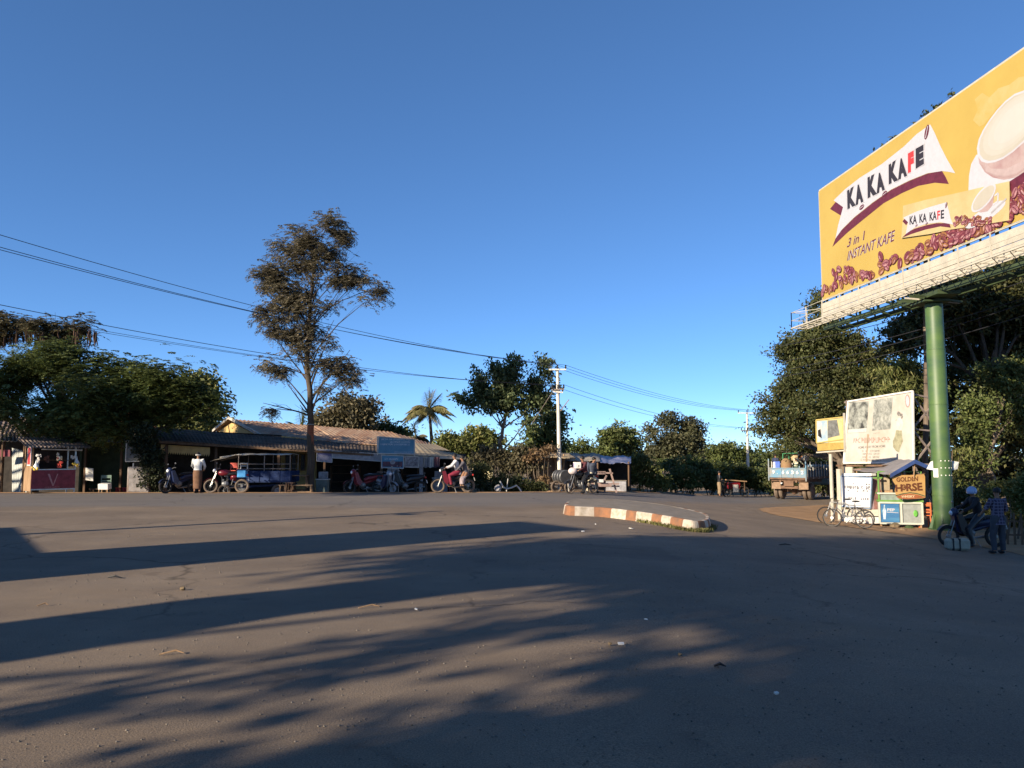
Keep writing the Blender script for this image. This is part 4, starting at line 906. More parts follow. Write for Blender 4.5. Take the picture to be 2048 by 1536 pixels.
# ============================================================ snack stall with the V
def stall():
    p = at(98, 985, 33.7); p.z = gz(p.x, p.y); root = thing('snack_stall', 'maroon snack stall with a big V on its counter and hanging packets', 'stall', p, R(43))
    w, d = 1.62, 1.2; mb = MB()
    n = 14
    for i in range(n):
        y = -d/2+(i+.5)*d/n; mb.box((-w/2, y, .72), (.03+.008*(i % 2), d/n-.012, 1.15), M_WOODL)
    mb.build('side_boards', None, root)
    mb = MB(); mb.box((0, -d/2, .62), (w, .04, .78), M_MAR); mb.build('front_panel', None, root)
    fp = [o for o in children(root) if o.name.startswith('front_panel')][0]
    P = Panel((-w/2, -d/2-.022, .23), (1, 0, 0), (0, 0, 1)); pale = mat('pale_pink_print', (.42, .22, .22), .6)
    P.poly([(.58, .62), (.66, .62), (.80, .2), (.94, .62), (.97, .62), (.82, .12), (.78, .12)], pale, 1); scribble(P, .5, 1.05, .05, .045, pale, 5)
    P.mb.build('letter', None, fp, label='letter V with a line of small writing')
    mb = MB()
    for sx in (-1, 1):
        for sy in (-1, 1): mb.box((sx*(w/2-.02), sy*(d/2-.02), .98), (.055, .055, 2.0), M_WOODL if sx < 0 else M_STEEL)
    mb.box((0, -d/2, .22), (w, .05, .05), M_STEEL); mb.box((0, -d/2+.02, 1.03), (w, .06, .04), M_STEEL); mb.box((0, -d/2, 1.98), (w, .05, .05), M_WOOD); mb.build('frame', None, root)
    mb = MB(); mb.box((0, 0, 1.02), (w-.06, d-.06, .04), M_WOOD); mb.box((0, .2, 1.4), (w-.1, .3, .03), M_WOOD); mb.build('shelf', None, root)
    mb = MB(); mb.box((0, d/2-.02, 1.1), (w-.1, .03, 1.7), M_DARK); mb.build('back_panel', None, root)
    mb = MB(); mb.box((-w/2-.025, -.32, 1.58), (.03, .5, .72), M_RED); r = mb.build('side_sign', None, root, label='bright red side sign with white border')
    mb = MB()
    for (y, z, sy, sz) in ((-.32, 1.21, .56, .04), (-.32, 1.95, .56, .04), (-.06, 1.58, .04, .74), (-.58, 1.58, .04, .74)): mb.box((-w/2-.045, y, z), (.03, sy, sz), M_WHT)
    mb.build('border', None, r)
    mb = MB(); Rm = [Vector((-w/2-.35, -d/2-.55, 1.93)), Vector((w/2+.45, -d/2-.55, 1.93))]; Tm = [Vector((-w/2-.35, d/2+.3, 2.38)), Vector((w/2+.45, d/2+.3, 2.38))]
    corr(mb, Rm, Tm, M_SHED, .03, .14, .012, 0, 4); mb.build('roof', None, root)
    mb = MB(); mb.tube([(-w/2+.25, -d/2-.3, 1.86), (w/2+.15, -d/2-.3, 1.83)], .028, M_WHT2, 8); mb.build('hanging_rail', None, root)
    # packets
    rr = random.Random(2); cols = [mat('packet_cream', (.6, .5, .34), .4, var=.4, scale=20), mat('packet_red', (.5, .06, .04), .4, var=.4, scale=20), mat('packet_white', (.7, .66, .6), .35, var=.3, scale=25), mat('packet_brown', (.2, .08, .05), .4, var=.5, scale=20)]
    M = Matrix.Translation(p) @ Matrix.Rotation(R(43), 4, 'Z')
    def bunch(x, y, z, n, m, lab, s=.1, spread=.08, cat='packets', L=.3):
        mb = MB(); c = M @ Vector((x, y, z))
        for i in range(n):
            q = c+Vector((rr.uniform(-spread, spread), rr.uniform(-.04, .04), -rr.uniform(0, L))); mb.box(q, (s*rr.uniform(.6, 1), .02, s*rr.uniform(.8, 1.3)), m if rr.random() < .7 else rr.choice(cols), Matrix.Rotation(rr.uniform(-.5, .5), 3, 'Y') @ Matrix.Rotation(rr.uniform(-.6, .6), 3, 'Z'))
        mb.tube([c+Vector((0, 0, .14)), c-Vector((0, 0, L))], .005, M_BLK, 4); return solo(mb, 'packet_strip', None, lab, 'packet strip', c, group='snack packets hanging in the stall')
    bunch(-.62, -.7, 1.62, 8, cols[2], 'white packets hanging at the left front corner of the stall', L=.35)
    bunch(.15, -.75, 1.7, 12, cols[0], 'cream coloured packets hanging in the middle of the stall', L=.3)
    bunch(.17, -.78, 1.32, 9, cols[1], 'red and white packets hanging low above the V panel', L=.22)
    bunch(.62, -.8, 1.6, 5, cols[2], 'pale packets hanging near the right front corner', L=.1)
    bunch(-.2, -.3, 1.6, 9, cols[3], 'dark brown packets inside the stall', L=.25)
    # bags of yellow fruit
    for (x, y, z, lab) in ((.78, -.85, 1.15, 'clear plastic bag of yellow fruit hanging at the stall right corner'), (-.68, -.72, 1.02, 'clear bag of yellow snacks hanging at the stall left corner')):
        c = M @ Vector((x, y, z)); r = thing('fruit_bag', lab, 'plastic bag', c, 0, 'bags hanging on the stall'); mb = MB()
        mb.loft([((0, 0, -.02), .06, .04), ((0, 0, .04), .12, .09), ((0, 0, .16), .11, .08), ((0, 0, .30), .03, .03), ((0, 0, .42), .012, .012)], mat('clear_plastic', (.6, .62, .62), .15, var=.1), 10); bag = mb.build('bag', None, r, smooth=True)
        mb = MB()
        for i in range(9): mb.ell((rr.uniform(-.1, .1), -.06+rr.uniform(-.05, .05), rr.uniform(.0, .14)), .04, mat('yellow_fruit', (.75, .5, .06), .5), 8, 6)
        mb.build('fruit', None, r, smooth=True)
stall()
# grey notice board and angled box
def art_n(P, q):
    W_, H_ = q[1][0], q[3][1]
    for i in range(4): scribble(P, W_*.08, W_*.9, H_*(.78-.2*i), H_*.1, M_TXTG, 30+i)
board('notice_board', 'square grey notice board on a short pole left of the dark bush', [(251, 923), (293, 922), (294, 884), (253, 882)], (34.0, 34.3), M_WHT2, mat('grey_board', (.2, .19, .17), .7), art_n, post=[(267, 926, 0, 34.1, .03)], cat='notice board')
def wedge():
    p = at(278, 985, 33.9); p.z = gz(p.x, p.y); root = thing('sheet_metal_box', 'grey sheet metal cabinet with rust stains below the notice board', 'cabinet', p, R(12)); mb = MB()
    mb.box((0, 0, .6), (.85, .5, 1.15), mat('galvanised', (.36, .32, .29), .6, scale=1.8, col2=(.2, .13, .09)), None, .02); mb.build('body', None, root); mb = MB(); mb.box((.0, -.26, .62), (.7, .02, .9), mat('galvanised2', (.3, .27, .25), .6, var=.3)); d = mb.build('door', None, root)
    mb = MB(); mb.box((.28, -.28, .65), (.03, .03, .12), M_STEEL); mb.build('handle', None, d)
    for sx in (-1, 1):
        mb = MB(); mb.box((sx*.38, 0, .0), (.05, .4, .12), M_STEEL); mb.build('foot', None, root)
wedge()
# thatch/bamboo hut and tarpaulin hut -------------------------------------------------
def huts():
    M_TH = mat('bamboo_matting', (.36, .25, .16), .9, scale=6, col2=(.2, .13, .09), stretch=(4, 4, .5), bump=.4); M_TR = mat('thatch', (.34, .27, .18), .95, scale=5, col2=(.2, .16, .11), bump=.6)
    root = thing('bamboo_hut', 'small hut with woven bamboo wall and dusty roof behind the white pole', 'hut', at(1100, 985, 41))
    def quadw(p0, p1, Y0, Y1, py, m, nm):
        A, B_ = at(p0, 985, Y0), at(p1, 985, Y1); A2, B2 = at(p0, py, Y0), at(p1, py, Y1); mb = MB(); a = Vector((A.x, A.y, gz(A.x, A.y)-.05)); b = Vector((B_.x, B_.y, gz(B_.x, B_.y)-.05)); mb.slab([a, b, B2, A2], (0, -1, 0), .08, m); return mb.build(nm, None, root, w=True)
    quadw(1062, 1128, 41, 41, 912, M_TH, 'wall'); quadw(1128, 1150, 41, 43, 914, M_DARK, 'wall')
    mb = MB(); P_ = [[at(1040+(112)*i/8, 914+2*math.sin(i), 40.2) for i in range(9)], [at(1048+90*i/8, 908+1.5*math.sin(i*2), 42) for i in range(9)], [at(1060+80*i/8, 903+i*.4, 44) for i in range(9)]]; mb.grid(P_, .08, M_TR); mb.build('roof', None, root, w=True)
    for px in (1066, 1090, 1109, 1126):
        p = at(px, 985, 40.9); mb = MB(); mb.tube([(p.x, p.y, gz(p.x, p.y)), (p.x+.05, p.y, 1.6)], .045, M_WOODL, 6); mb.build('post', None, root, w=True)
    root = thing('tarpaulin_shelter', 'shelter roofed with sagging dark blue and tan tarpaulin over a dark interior', 'shelter', at(1200, 985, 44))
    M_T1 = mat('tan_tarpaulin', (.36, .30, .22), .7, scale=2, col2=(.22, .19, .15), bump=.2); M_T2 = mat('blue_tarpaulin', (.06, .07, .16), .45, scale=2.5, col2=(.25, .24, .3), bump=.2)
    def sheet(x0, x1, ya, yb, Ya, Yb, m, nm, seed, lab=None):
        rr = random.Random(seed); rows = []
        for j in range(7):
            t = j/6; rows.append([at(x0+(x1-x0)*i/14, ya+(yb-ya)*t+1.3*math.sin(i*.9+seed)+1.0*math.sin(i*2.1+j)-(0 if 0 < j < 6 else 0), Ya+(Yb-Ya)*t+.15*math.sin(i*1.4)) for i in range(15)])
        mb = MB(); mb.grid(rows, .02, m); mb.build(nm, None, root, w=True, smooth=True, label=lab)
    sheet(1124, 1200, 922, 907, 41.5, 46, M_T1, 'tarpaulin', 1, 'tan left part of the tarpaulin'); sheet(1188, 1262, 926, 912, 41.6, 46, M_T2, 'tarpaulin', 2, 'dark blue glossy right part of the tarpaulin')
    def dk(p0, p1, Y0, Y1, py):
        A, B_ = at(p0, 985, Y0), at(p1, 985, Y1); A2, B2 = at(p0, py, Y0), at(p1, py, Y1); mb = MB(); a = Vector((A.x, A.y, gz(A.x, A.y)-.05)); b = Vector((B_.x, B_.y, gz(B_.x, B_.y)-.05)); mb.slab([a, b, B2, A2], (0, -1, 0), .08, M_DARK); mb.build('wall', None, root, w=True)
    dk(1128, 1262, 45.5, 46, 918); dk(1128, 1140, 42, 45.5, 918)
    for px in (1140, 1196, 1258):
        p = at(px, 985, 41.7); mb = MB(); mb.tube([(p.x, p.y, gz(p.x, p.y)), (p.x, p.y, 1.2)], .05, M_WOOD, 6); mb.build('post', None, root, w=True)
    p0, p1 = at(1212, 981, 41), at(1252, 981, 41); zt = at(1212, 962, 41).z; mb = MB(); zb = gz(p0.x, 41)-.05; mb.box(((p0.x+p1.x)/2, 41, (zt+zb)/2), (p1.x-p0.x, .15, zt-zb), mat('grey_block', (.36, .35, .36), .9, var=.3, scale=5)); mb.box(((p0.x+p1.x)/2, 41, zt+.02), (p1.x-p0.x+.04, .2, .04), M_CONC)
    solo(mb, 'low_wall', None, 'low grey concrete wall in front of the tarpaulin shelter', 'wall', (p0.x, 41, zb))
    # yellow house glimpsed through the trees
    root = thing('pale_yellow_house', 'pale yellow house glimpsed between bushes behind the umbrella tree', 'building', at(965, 985, 58)); mb = MB(); a = at(945, 985, 58); b = at(985, 985, 58); zt = at(960, 893, 58).z
    mb.box(((a.x+b.x)/2, 59, (zt-.3)/2), (b.x-a.x, 2, zt+.3), mat('pale_yellow', (.66, .58, .34), .9, var=.15)); mb.build('wall', None, root, w=True); mb = MB(); mb.slab([at(940, 891, 57.4), at(990, 893, 57.4), at(986, 884, 60), at(950, 881, 60)], (0, 0, 1), .08, M_TRIM); mb.build('roof', None, root, w=True)
    for px in (955, 968): 
        q = at(px, 915, 57.95); mb = MB(); mb.box(q, (.5, .06, .9), M_DARK); mb.build('window', None, root, w=True)
huts()
# ============================================================ billboard
M_BY = mat('billboard_yellow', (0.43, 0.305, 0.075), 0.55, scale=.5, col2=(0.40, 0.275, 0.065))
M_CREAM = mat('cream_paint', (0.46, 0.42, 0.34), 0.6, var=.15, scale=3)
M_POLE = mat('green_pole_paint', (0.085, 0.145, 0.032), 0.5, scale=.9, col2=(0.035, 0.08, 0.04), spec=.5, stretch=(.4, .4, 1))
M_PRW = mat('print_white', (0.45, 0.44, 0.47), 0.5, var=.05); M_PRK = mat('print_black', (0.03, 0.025, 0.03), 0.5, var=.1); M_PRR = mat('print_red', (0.62, 0.04, 0.04), 0.5, var=.1)
M_PRM = mat('print_maroon', (0.11, 0.02, 0.035), 0.5, var=.2); M_PRG = mat('print_outline', (0.35, 0.33, 0.33), 0.5, var=.1)
M_CUP = mat('print_cup_cream', (0.42, 0.385, 0.32), 0.5, scale=.8, col2=(0.38, 0.345, 0.28)); M_CUPP = mat('print_cup_pink', (0.40, 0.31, 0.29), 0.5, scale=1.0, col2=(0.30, 0.18, 0.18))
M_SACH = mat('print_sachet', (0.49, 0.39, 0.20), 0.5, scale=1.2, col2=(0.44, 0.33, 0.15)); M_STEAM = mat('print_steam', (0.45, 0.345, 0.14), 0.5, scale=1.5, col2=(0.43, 0.305, 0.085))
M_BNH = mat('print_bean_shine', (0.42, 0.24, 0.23), 0.5, var=.2)
M_BN = [mat('print_bean_a', (0.20, 0.05, 0.055), 0.5, var=.4, scale=9), mat('print_bean_b', (0.30, 0.12, 0.13), 0.5, var=.4, scale=9), mat('print_bean_c', (0.27, 0.12, 0.04), 0.5, var=.4, scale=9)]
def billboard():
    rb = on(1872, 1050); pole = at(1867, 600, 27.6); pole.z = 0; base = Vector((pole.x, pole.y, gz(pole.x, pole.y)))
    root = thing('billboard', 'huge yellow roadside billboard with coffee advertisement on a thick green pole', 'billboard', base)
    O = at(1645, 600, 35.4); U = Vector((.088, -.996, 0)).normalized(); zt = at(1640, 383, 35.4).z; P = Panel(O, U, (0, 0, 1)); Ht = zt-O.z; LN = 16.8; N = P.N
    mb = MB(); mb.slab([P.P(0, 0), P.P(LN, 0), P.P(LN, Ht), P.P(0, Ht)], N, .06, M_BY); mb.build('panel', None, root, w=True)
    z = lambda x, y: (1600+x/2.743, 100+y/2.743)       # zoomed crop coordinates -> photo pixels
    Z = lambda L: [z(*p) for p in L]
    # big ribbon
    P.ppoly(Z([(165, 872), (197, 832), (237, 862), (224, 908)]), M_PRM, 1)
    P.ppoly(Z([(178, 1080), (200, 1020), (232, 985), (300, 918), (400, 838), (500, 768), (600, 718), (700, 678), (780, 664), (800, 698), (817, 735), (740, 728), (650, 745), (560, 785), (460, 840), (360, 920), (260, 1002)]), M_PRM, 1)
    P.ppoly(Z([(185, 825), (250, 762), (330, 700), (450, 625), (570, 530), (640, 462), (715, 408), (740, 455), (770, 525), (808, 600), (852, 676), (815, 668), (780, 664), (700, 676), (600, 716), (500, 766), (400, 836), (300, 916), (232, 983), (195, 1035), (210, 960), (237, 862)]), M_PRW, 2)
    L = [('K', (262, 874), (308, 852), (300, 745), (260, 772), M_PRK), ('A', (307, 853), (350, 832), (338, 732), (305, 745), M_PRK), ('K', (373, 814), (424, 790), (414, 678), (372, 700), M_PRK), ('A', (422, 790), (468, 766), (456, 668), (420, 680), M_PRK),
         ('K', (489, 738), (541, 714), (532, 600), (488, 630), M_PRK), ('A', (540, 714), (590, 690), (574, 588), (540, 600), M_PRK), ('F', (594, 676), (628, 662), (626, 550), (594, 568), M_PRR), ('E', (637, 652), (682, 625), (680, 518), (636, 542), M_PRK)]
    for ch, bl, br, tr, tl, m in L:
        e = 5; P.text(ch, Z([(bl[0]-e, bl[1]+e), (br[0]+e, br[1]+e), (tr[0]+e, tr[1]-e), (tl[0]-e, tl[1]-e)]), M_PRG, 3, .06); P.text(ch, Z([(bl[0]-e+1.5, bl[1]+e-1.5), (br[0]+e-1.5, br[1]+e-1.5), (tr[0]+e-1.5, tr[1]-e+1.5), (tl[0]-e+1.5, tl[1]-e+1.5)]), M_PRW, 4, .07)
        P.text(ch, Z([bl, br, tr, tl]), m, 5, .08)
    def bean(u, v, r, ang, k, m=None):
        m = m or random.choice(M_BN); P.ellipse(u, v, r*1.34, r*.9, ang, M_PRM, k, 10); P.ellipse(u, v, r*1.2, r*.76, ang, m, k+.4, 12); ca, sa = math.cos(ang), math.sin(ang); P.ellipse(u+sa*r*.42, v-ca*r*.42, r*.6, r*.15, ang, M_BNH, k+.8, 8)
        P.line([(u-ca*r, v-sa*r), (u-ca*r*.1-sa*r*.16, v-sa*r*.1+ca*r*.16), (u+ca*r, v+sa*r)], r*.18, M_PRM, k+1)
    def beanz(x, y, r, ang, m=M_PRM, k=5):
        u, v = P.uv(*z(x, y)); P.ellipse(u, v, r*1.5, r*.7, ang, m, k, 14); ca, sa = math.cos(ang), math.sin(ang); P.line([(u-ca*r*1.2, v-sa*r*1.2), (u+ca*r*1.2, v+sa*r*1.2)], r*.2, M_PRW, k+1)
    beanz(697, 450, .17, 1.15); beanz(340, 862, .13, .1); beanz(466, 788, .12, .1)
    P.text('3 in 1', Z([(258, 1085), (360, 1038), (357, 990), (262, 1036)]), M_PRG, 1, .03, .25); P.text('3 in 1', Z([(258, 1085), (360, 1038), (357, 990), (262, 1036)]), M_PRM, 2, 0.01, .25)
    q = Z([(258, 1158), (522, 1045), (522, 985), (262, 1106)]); P.text('INSTANT KAFE', q, M_PRW, 1, .035, .25); P.text('INSTANT KAFE', q, M_PRM, 2, .008, .25)
    # cup
    def steam(pts): P.ppoly(Z(pts), M_STEAM, 1)
    steam([(985, 420), (950, 385), (975, 330), (960, 270), (1000, 235), (1040, 260), (1090, 210), (1150, 190), (1200, 150), (1300, 130), (1300, 300), (1100, 300), (1010, 410)])
    P.ppoly(Z([(968, 575), (940, 625), (928, 690), (925, 772), (1010, 765), (1160, 730), (1320, 690), (1460, 560), (1300, 480)]), M_PRW, 2)
    P.ppoly(Z([(972, 545), (985, 620), (1015, 670), (1060, 700), (1120, 712), (1180, 700), (1260, 650), (1360, 560), (1420, 420), (1380, 250), (1200, 300)]), M_CUPP, 3)
    rim = [(1229, 222), (1180, 240), (1130, 278), (1085, 325), (1040, 385), (1005, 440), (982, 490), (972, 540), (978, 585), (998, 612), (1030, 622), (1070, 616), (1115, 598), (1170, 560), (1229, 508), (1290, 440), (1340, 360), (1360, 290), (1345, 235), (1300, 210), (1260, 210)]
    P.ppoly(Z(rim), M_PRW, 4); cx = sum(p[0] for p in rim)/len(rim); cy = sum(p[1] for p in rim)/len(rim); P.ppoly(Z([(cx+(a-cx)*.93, cy+(b-cy)*.93) for a, b in rim]), M_CUP, 5)
    for j, (f_, dx, dy) in enumerate(((.84, 6, -8), (.72, 12, -14), (.56, 18, -18))): P.ppoly(Z([(cx+dx+(a-cx)*f_, cy+dy+(b-cy)*f_) for a, b in rim]), mat('print_foam_%d' % j, (0.43+.008*j, 0.40+.012*j, 0.345+.02*j), .5, var=.05, scale=.7), 6+j)
    for j, f_ in enumerate((.0, .25, .5)): P.ppoly(Z([(985+f_*60, 622-f_*10), (1020, 668-f_*12), (1070, 694-f_*22), (1125, 703-f_*26), (1190, 688-f_*28), (1260, 640-f_*30), (1300, 600-f_*20), (1240, 600), (1130, 660-f_*14), (1050, 655-f_*10)]), mat('print_cup_shade_%d' % j, (0.33+.03*j, 0.23+.035*j, 0.22+.035*j), .5, var=.08), 3.2+j*.2)
    P.ppoly(Z([(cx-30+(a-cx)*.5, cy+20+(b-cy)*.45) for a, b in rim]), M_PRW, 6) if False else None
    # beans along the foot and heap by the cup
    random.seed(9)
    def field(x0, x1, y_top, y_bot, n, r):
        for i in range(n):
            x = random.uniform(x0, x1); t = (x-x0)/(x1-x0+1e-6); a = y_top[0]+(y_top[1]-y_top[0])*t; b = y_bot[0]+(y_bot[1]-y_bot[0])*t
            u, v = P.uv(*z(x, a+(b-a)*random.random()**.7)); v = max(v, r*.9); bean(u, v, r*random.uniform(.8, 1.2), random.uniform(-1.2, 1.4), 6+2*(i % 7))
    field(125, 180, (1290, 1290), (1345, 1325), 7, .14); field(185, 300, (1200, 1190), (1310, 1260), 26, .15); field(290, 400, (1210, 1235), (1265, 1240), 18, .15)
    field(440, 560, (1130, 1105), (1215, 1175), 16, .15); field(590, 720, (1120, 1010), (1160, 1110), 24, .15); field(720, 900, (1005, 960), (1110, 1040), 46, .16); field(880, 1110, (965, 940), (1045, 960), 44, .16)
    field(1140, 1300, (800, 700), (925, 860), 50, .17); P.ppoly(Z([(1150, 722), (1200, 690), (1260, 650), (1330, 600), (1400, 560), (1400, 700), (1163, 800)]), M_PRM, 4); field(1240, 1400, (740, 620), (790, 720), 22, .17); field(1300, 1700, (660, 400), (850, 640), 90, .19)
    # sachet
    def S(L, m, k): P.ppoly(Z(L), m, k)
    S([(575, 855), (700, 822), (850, 790), (1000, 755), (1160, 720), (1162, 800), (1158, 935), (1000, 960), (840, 985), (720, 1010), (565, 1032), (572, 940)], M_SACH, 22)
    S([(572, 940), (585, 925), (603, 945), (592, 962)], M_PRM, 23); S([(570, 1030), (600, 1000), (640, 980), (700, 962), (760, 950), (830, 950), (838, 975), (780, 968), (700, 985), (620, 1010)], M_PRM, 23)
    S([(577, 920), (640, 890), (720, 862), (815, 835), (825, 870), (838, 925), (852, 958), (780, 945), (700, 955), (640, 975), (590, 1010), (603, 945)], M_PRW, 24)
    for ch, a, b in (('KA', 612, 652), ('KA', 666, 706), ('KA', 722, 761), ('F', 764, 780), ('E', 784, 802)):
        f = lambda x: 960-(x-612)*.19; g_ = lambda x: 912-(x-612)*.19
        P.text(ch, Z([(a, f(a)), (b, f(b)), (b, g_(b)), (a, g_(a))]), M_PRR if ch == 'F' else M_PRK, 25, .03)
    beanz(814, 852, .07, 1.1, k=25); beanz(650, 963, .05, .1, k=25); beanz(706, 952, .05, .1, k=25)
    u, v = P.uv(*z(1025, 905)); P.ellipse(u, v, .95, .22, .12, M_PRW, 23); S([(962, 830), (970, 870), (1000, 892), (1040, 885), (1070, 850), (1076, 800)], M_CUPP, 24); u, v = P.uv(*z(1018, 812)); P.ellipse(u, v, .62, .30, .35, M_PRW, 25); P.ellipse(u, v, .54, .24, .35, M_CUP, 26)
    P.line([P.uv(*z(1080, 800)), P.uv(*z(1100, 785)), P.uv(*z(1098, 830)), P.uv(*z(1070, 850))], .06, M_PRW, 25); P.line([P.uv(*z(1060, 895)), P.uv(*z(1145, 815))], .06, M_PRG, 25)
    for i in range(34):
        u, v = P.uv(*z(random.uniform(850, 1060), random.uniform(915, 960))); bean(u, v, .08, random.uniform(-1, 1), 27)
    P.mb.build('print', None, root, w=True)
    mb = MB(); e = .045
    for a, b in (((0, 0), (LN, 0)), ((0, Ht), (LN, Ht)), ((0, 0), (0, Ht)), ((LN, 0), (LN, Ht))): mb.bar(P.P(*a)-N*.03, P.P(*b)-N*.03, .05, .13, M_CREAM)
    mb.build('frame', None, root, w=True)
    # lower fascia boards
    mb = MB(); 
    for a, b in ((-1.04, -.63), (-.61, -.20)): mb.slab([P.P(.05, a)+N*.1, P.P(LN, a)+N*.1, P.P(LN, b)+N*.1, P.P(.05, b)+N*.1], N, .04, M_CREAM)
    mb.build('fascia', None, root, w=True)
    # catwalk: rails, posts, floor grid
    zf = -1.12; mb = MB(); u0, u1 = -1.15, LN; d0, d1 = .2, .95
    for d in (d0, d1): mb.bar(P.P(u0, zf)+N*d, P.P(u1, zf)+N*d, .05, .06, M_CREAM)
    n = 24
    for i in range(n+1):
        u = u0+(u1-u0)*i/n; mb.bar(P.P(u, zf)+N*d0, P.P(u, zf)+N*d1, .028, .03, M_CREAM)
        if i < n: mb.bar(P.P(u, zf)+N*d0, P.P(u+(u1-u0)/n, zf)+N*d1, .02, .02, M_CREAM)
    for d in (.45, .72): mb.bar(P.P(u0, zf-.01)+N*d, P.P(u1, zf-.01)+N*d, .02, .03, M_CREAM)
    mb.build('catwalk', None, root, w=True)
    mb = MB()
    for h in (.35, .72): mb.bar(P.P(u0, zf+h)+N*d1, P.P(u1, zf+h)+N*d1, .018, .018, M_CREAM)
    for i in range(13):
        u = u0+(u1-u0)*i/12; mb.bar(P.P(u, zf)+N*d1, P.P(u, zf+.74)+N*d1, .035, .035, M_CREAM)
    for d in (d0, d1): mb.bar(P.P(u0, zf)+N*d, P.P(u0, zf+.74)+N*d, .035, .035, M_CREAM)
    for h in (.35, .72): mb.bar(P.P(u0, zf+h)+N*d0, P.P(u0, zf+h)+N*d1, .03, .03, M_CREAM)
    mb.bar(P.P(u0, zf+.74)+N*.9, P.P(u0+1.2, zf+.72)+N*.12, .02, .02, M_CREAM); mb.build('railing', None, root, w=True)
    # structure: green box beams under and behind
    M_GB = mat('green_steel', (0.045, 0.065, 0.03), .5, var=.25, scale=3); mb = MB(); c = lambda u, v, d: P.P(u, v)+N*d
    for d in (.1, -.75): mb.bar(c(.3, zf-.22, d), c(LN, zf-.22, d), .11, .18, M_GB)
    mb.bar(c(.3, zf-.22, -.75), c(.3, zf-.22, .1), .1, .16, M_GB)
    for i in range(1, 12):
        u = i*1.4; mb.bar(c(u, zf-.05, .3), c(u, zf-.28, -.9), .045, .07, M_GB)
    mb.build('beam', None, root, w=True); mb = MB()
    for i in range(13):
        u = .15+i*(LN-.3)/12; mb.bar(c(u, zf-.2, -.14), c(u, Ht, -.14), .08, .08, M_GB); mb.bar(c(u, Ht*.55, -.16), c(u, zf-.2, -.8), .05, .05, M_GB)
    for v in (.3, 1.7, 3.2, Ht-.2): mb.bar(c(.1, v, -.12), c(LN-.1, v, -.12), .06, .06, M_GB)
    mb.build('back_frame', None, root, w=True)
    up = 0.0; ztop = c(8, zf-.55, 0).z; ub = P.uv(1867, 600)[0]; pc = Vector((pole.x, pole.y, 0))
    mb = MB()
    for k in range(5): 
        a = -.6+k*.3; mb.bar(Vector((pc.x-1.0, pc.y+a, ztop+.22)), Vector((pc.x+.9, pc.y+a*.3, ztop+.06)), .03, .06, M_CREAM if k == 2 else M_GB)
    mb.box((pc.x-.1, pc.y, ztop+.05), (.95, 1.0, .05), M_GB); mb.box((pc.x-.1, pc.y, ztop+.2), (.8, 2.4, .12), M_GB)
    for sy in (-1, 1): mb.bar(Vector((pc.x+.25*sy, pc.y, ztop)), Vector((pc.x+.3*sy, pc.y, ztop+.35)), .06, .06, M_BLK)
    mb.build('bracket', None, root, w=True)
    mb = MB(); r = .288; mb.tube([(pc.x, pc.y, base.z-.1), (pc.x, pc.y, base.z+2.4), (pc.x, pc.y, base.z+2.42), (pc.x, pc.y, base.z+6.2), (pc.x, pc.y, base.z+6.22), (pc.x, pc.y, ztop)], [r+.03, r+.03, r+.012, r+.012, r, r-.005], M_POLE, 28); mb.build('pole', None, root, w=True, smooth=True)
    for k in range(8):
        mb = MB(); a = 2*PI*k/8+.2; d = Vector((math.cos(a), math.sin(a), 0)); t = Vector((-d.y, d.x, 0)); q0 = pc+d*(r+.02); 
        mb.slab([Vector((*(q0.xy), base.z)), Vector((*((q0+d*.14).xy), base.z)), Vector((*((q0+d*.14).xy), base.z+.08)), Vector((*(q0.xy), base.z+.6))], t, .03, M_POLE); mb.build('gusset', None, root, w=True)
    mb = MB()
    [mb.tube([(pc.x, pc.y, base.z+h_-.012), (pc.x, pc.y, base.z+h_+.012)], r+.045 if h_ < 3 else r+.02, M_POLE, 28) for h_ in (1.2, 2.41, 4.3, 6.21, 8.1)]; mb.disc((pc.x, pc.y, base.z+.02), .5, .1, 'z', M_POLE, 24); mb.build('base', None, root, w=True)
    # bolted collar with torn paper notices
    zc = at(1872, 930, 27.3).z
    for s, lab in ((-1, 'torn white paper on the left of the green pole'), (1, 'torn white paper on the right of the green pole')):
        q = pc+Vector((s*.33, -.1, 0)); mb = MB(); mb.slab([Vector((q.x, q.y, zc-.18)), Vector((q.x+s*.2, q.y+.05, zc-.14)), Vector((q.x+s*(.08 if s < 0 else .24), q.y+.02, zc+.10)), Vector((q.x, q.y, zc+.14))], (0, -1, 0), .01, M_WHT); solo(mb, 'paper_notice', None, lab, 'paper', (q.x, q.y, zc), group='papers on the green pole')
    mb = MB()
    for h in (-.35, -.1, .14):
        for k in range(4):
            a = -PI/2-.5+k*.42; mb.ell((pc.x+math.cos(a)*(r+.02), pc.y+math.sin(a)*(r+.02), zc+h), .025, M_WHT, 6, 4)
    mb.build('bolts', None, root, w=True)
    mb = MB(); mb.slab([Vector((pc.x-.33, pc.y-.1, zc-.42)), Vector((pc.x-.24, pc.y-.24, zc-.42)), Vector((pc.x-.24, pc.y-.24, zc-.12)), Vector((pc.x-.33, pc.y-.1, zc-.12))], (-.7, -.7, 0), .008, M_WHT); mb.build('paper_scrap', None, root, w=True)
    return pc
PC = billboard()
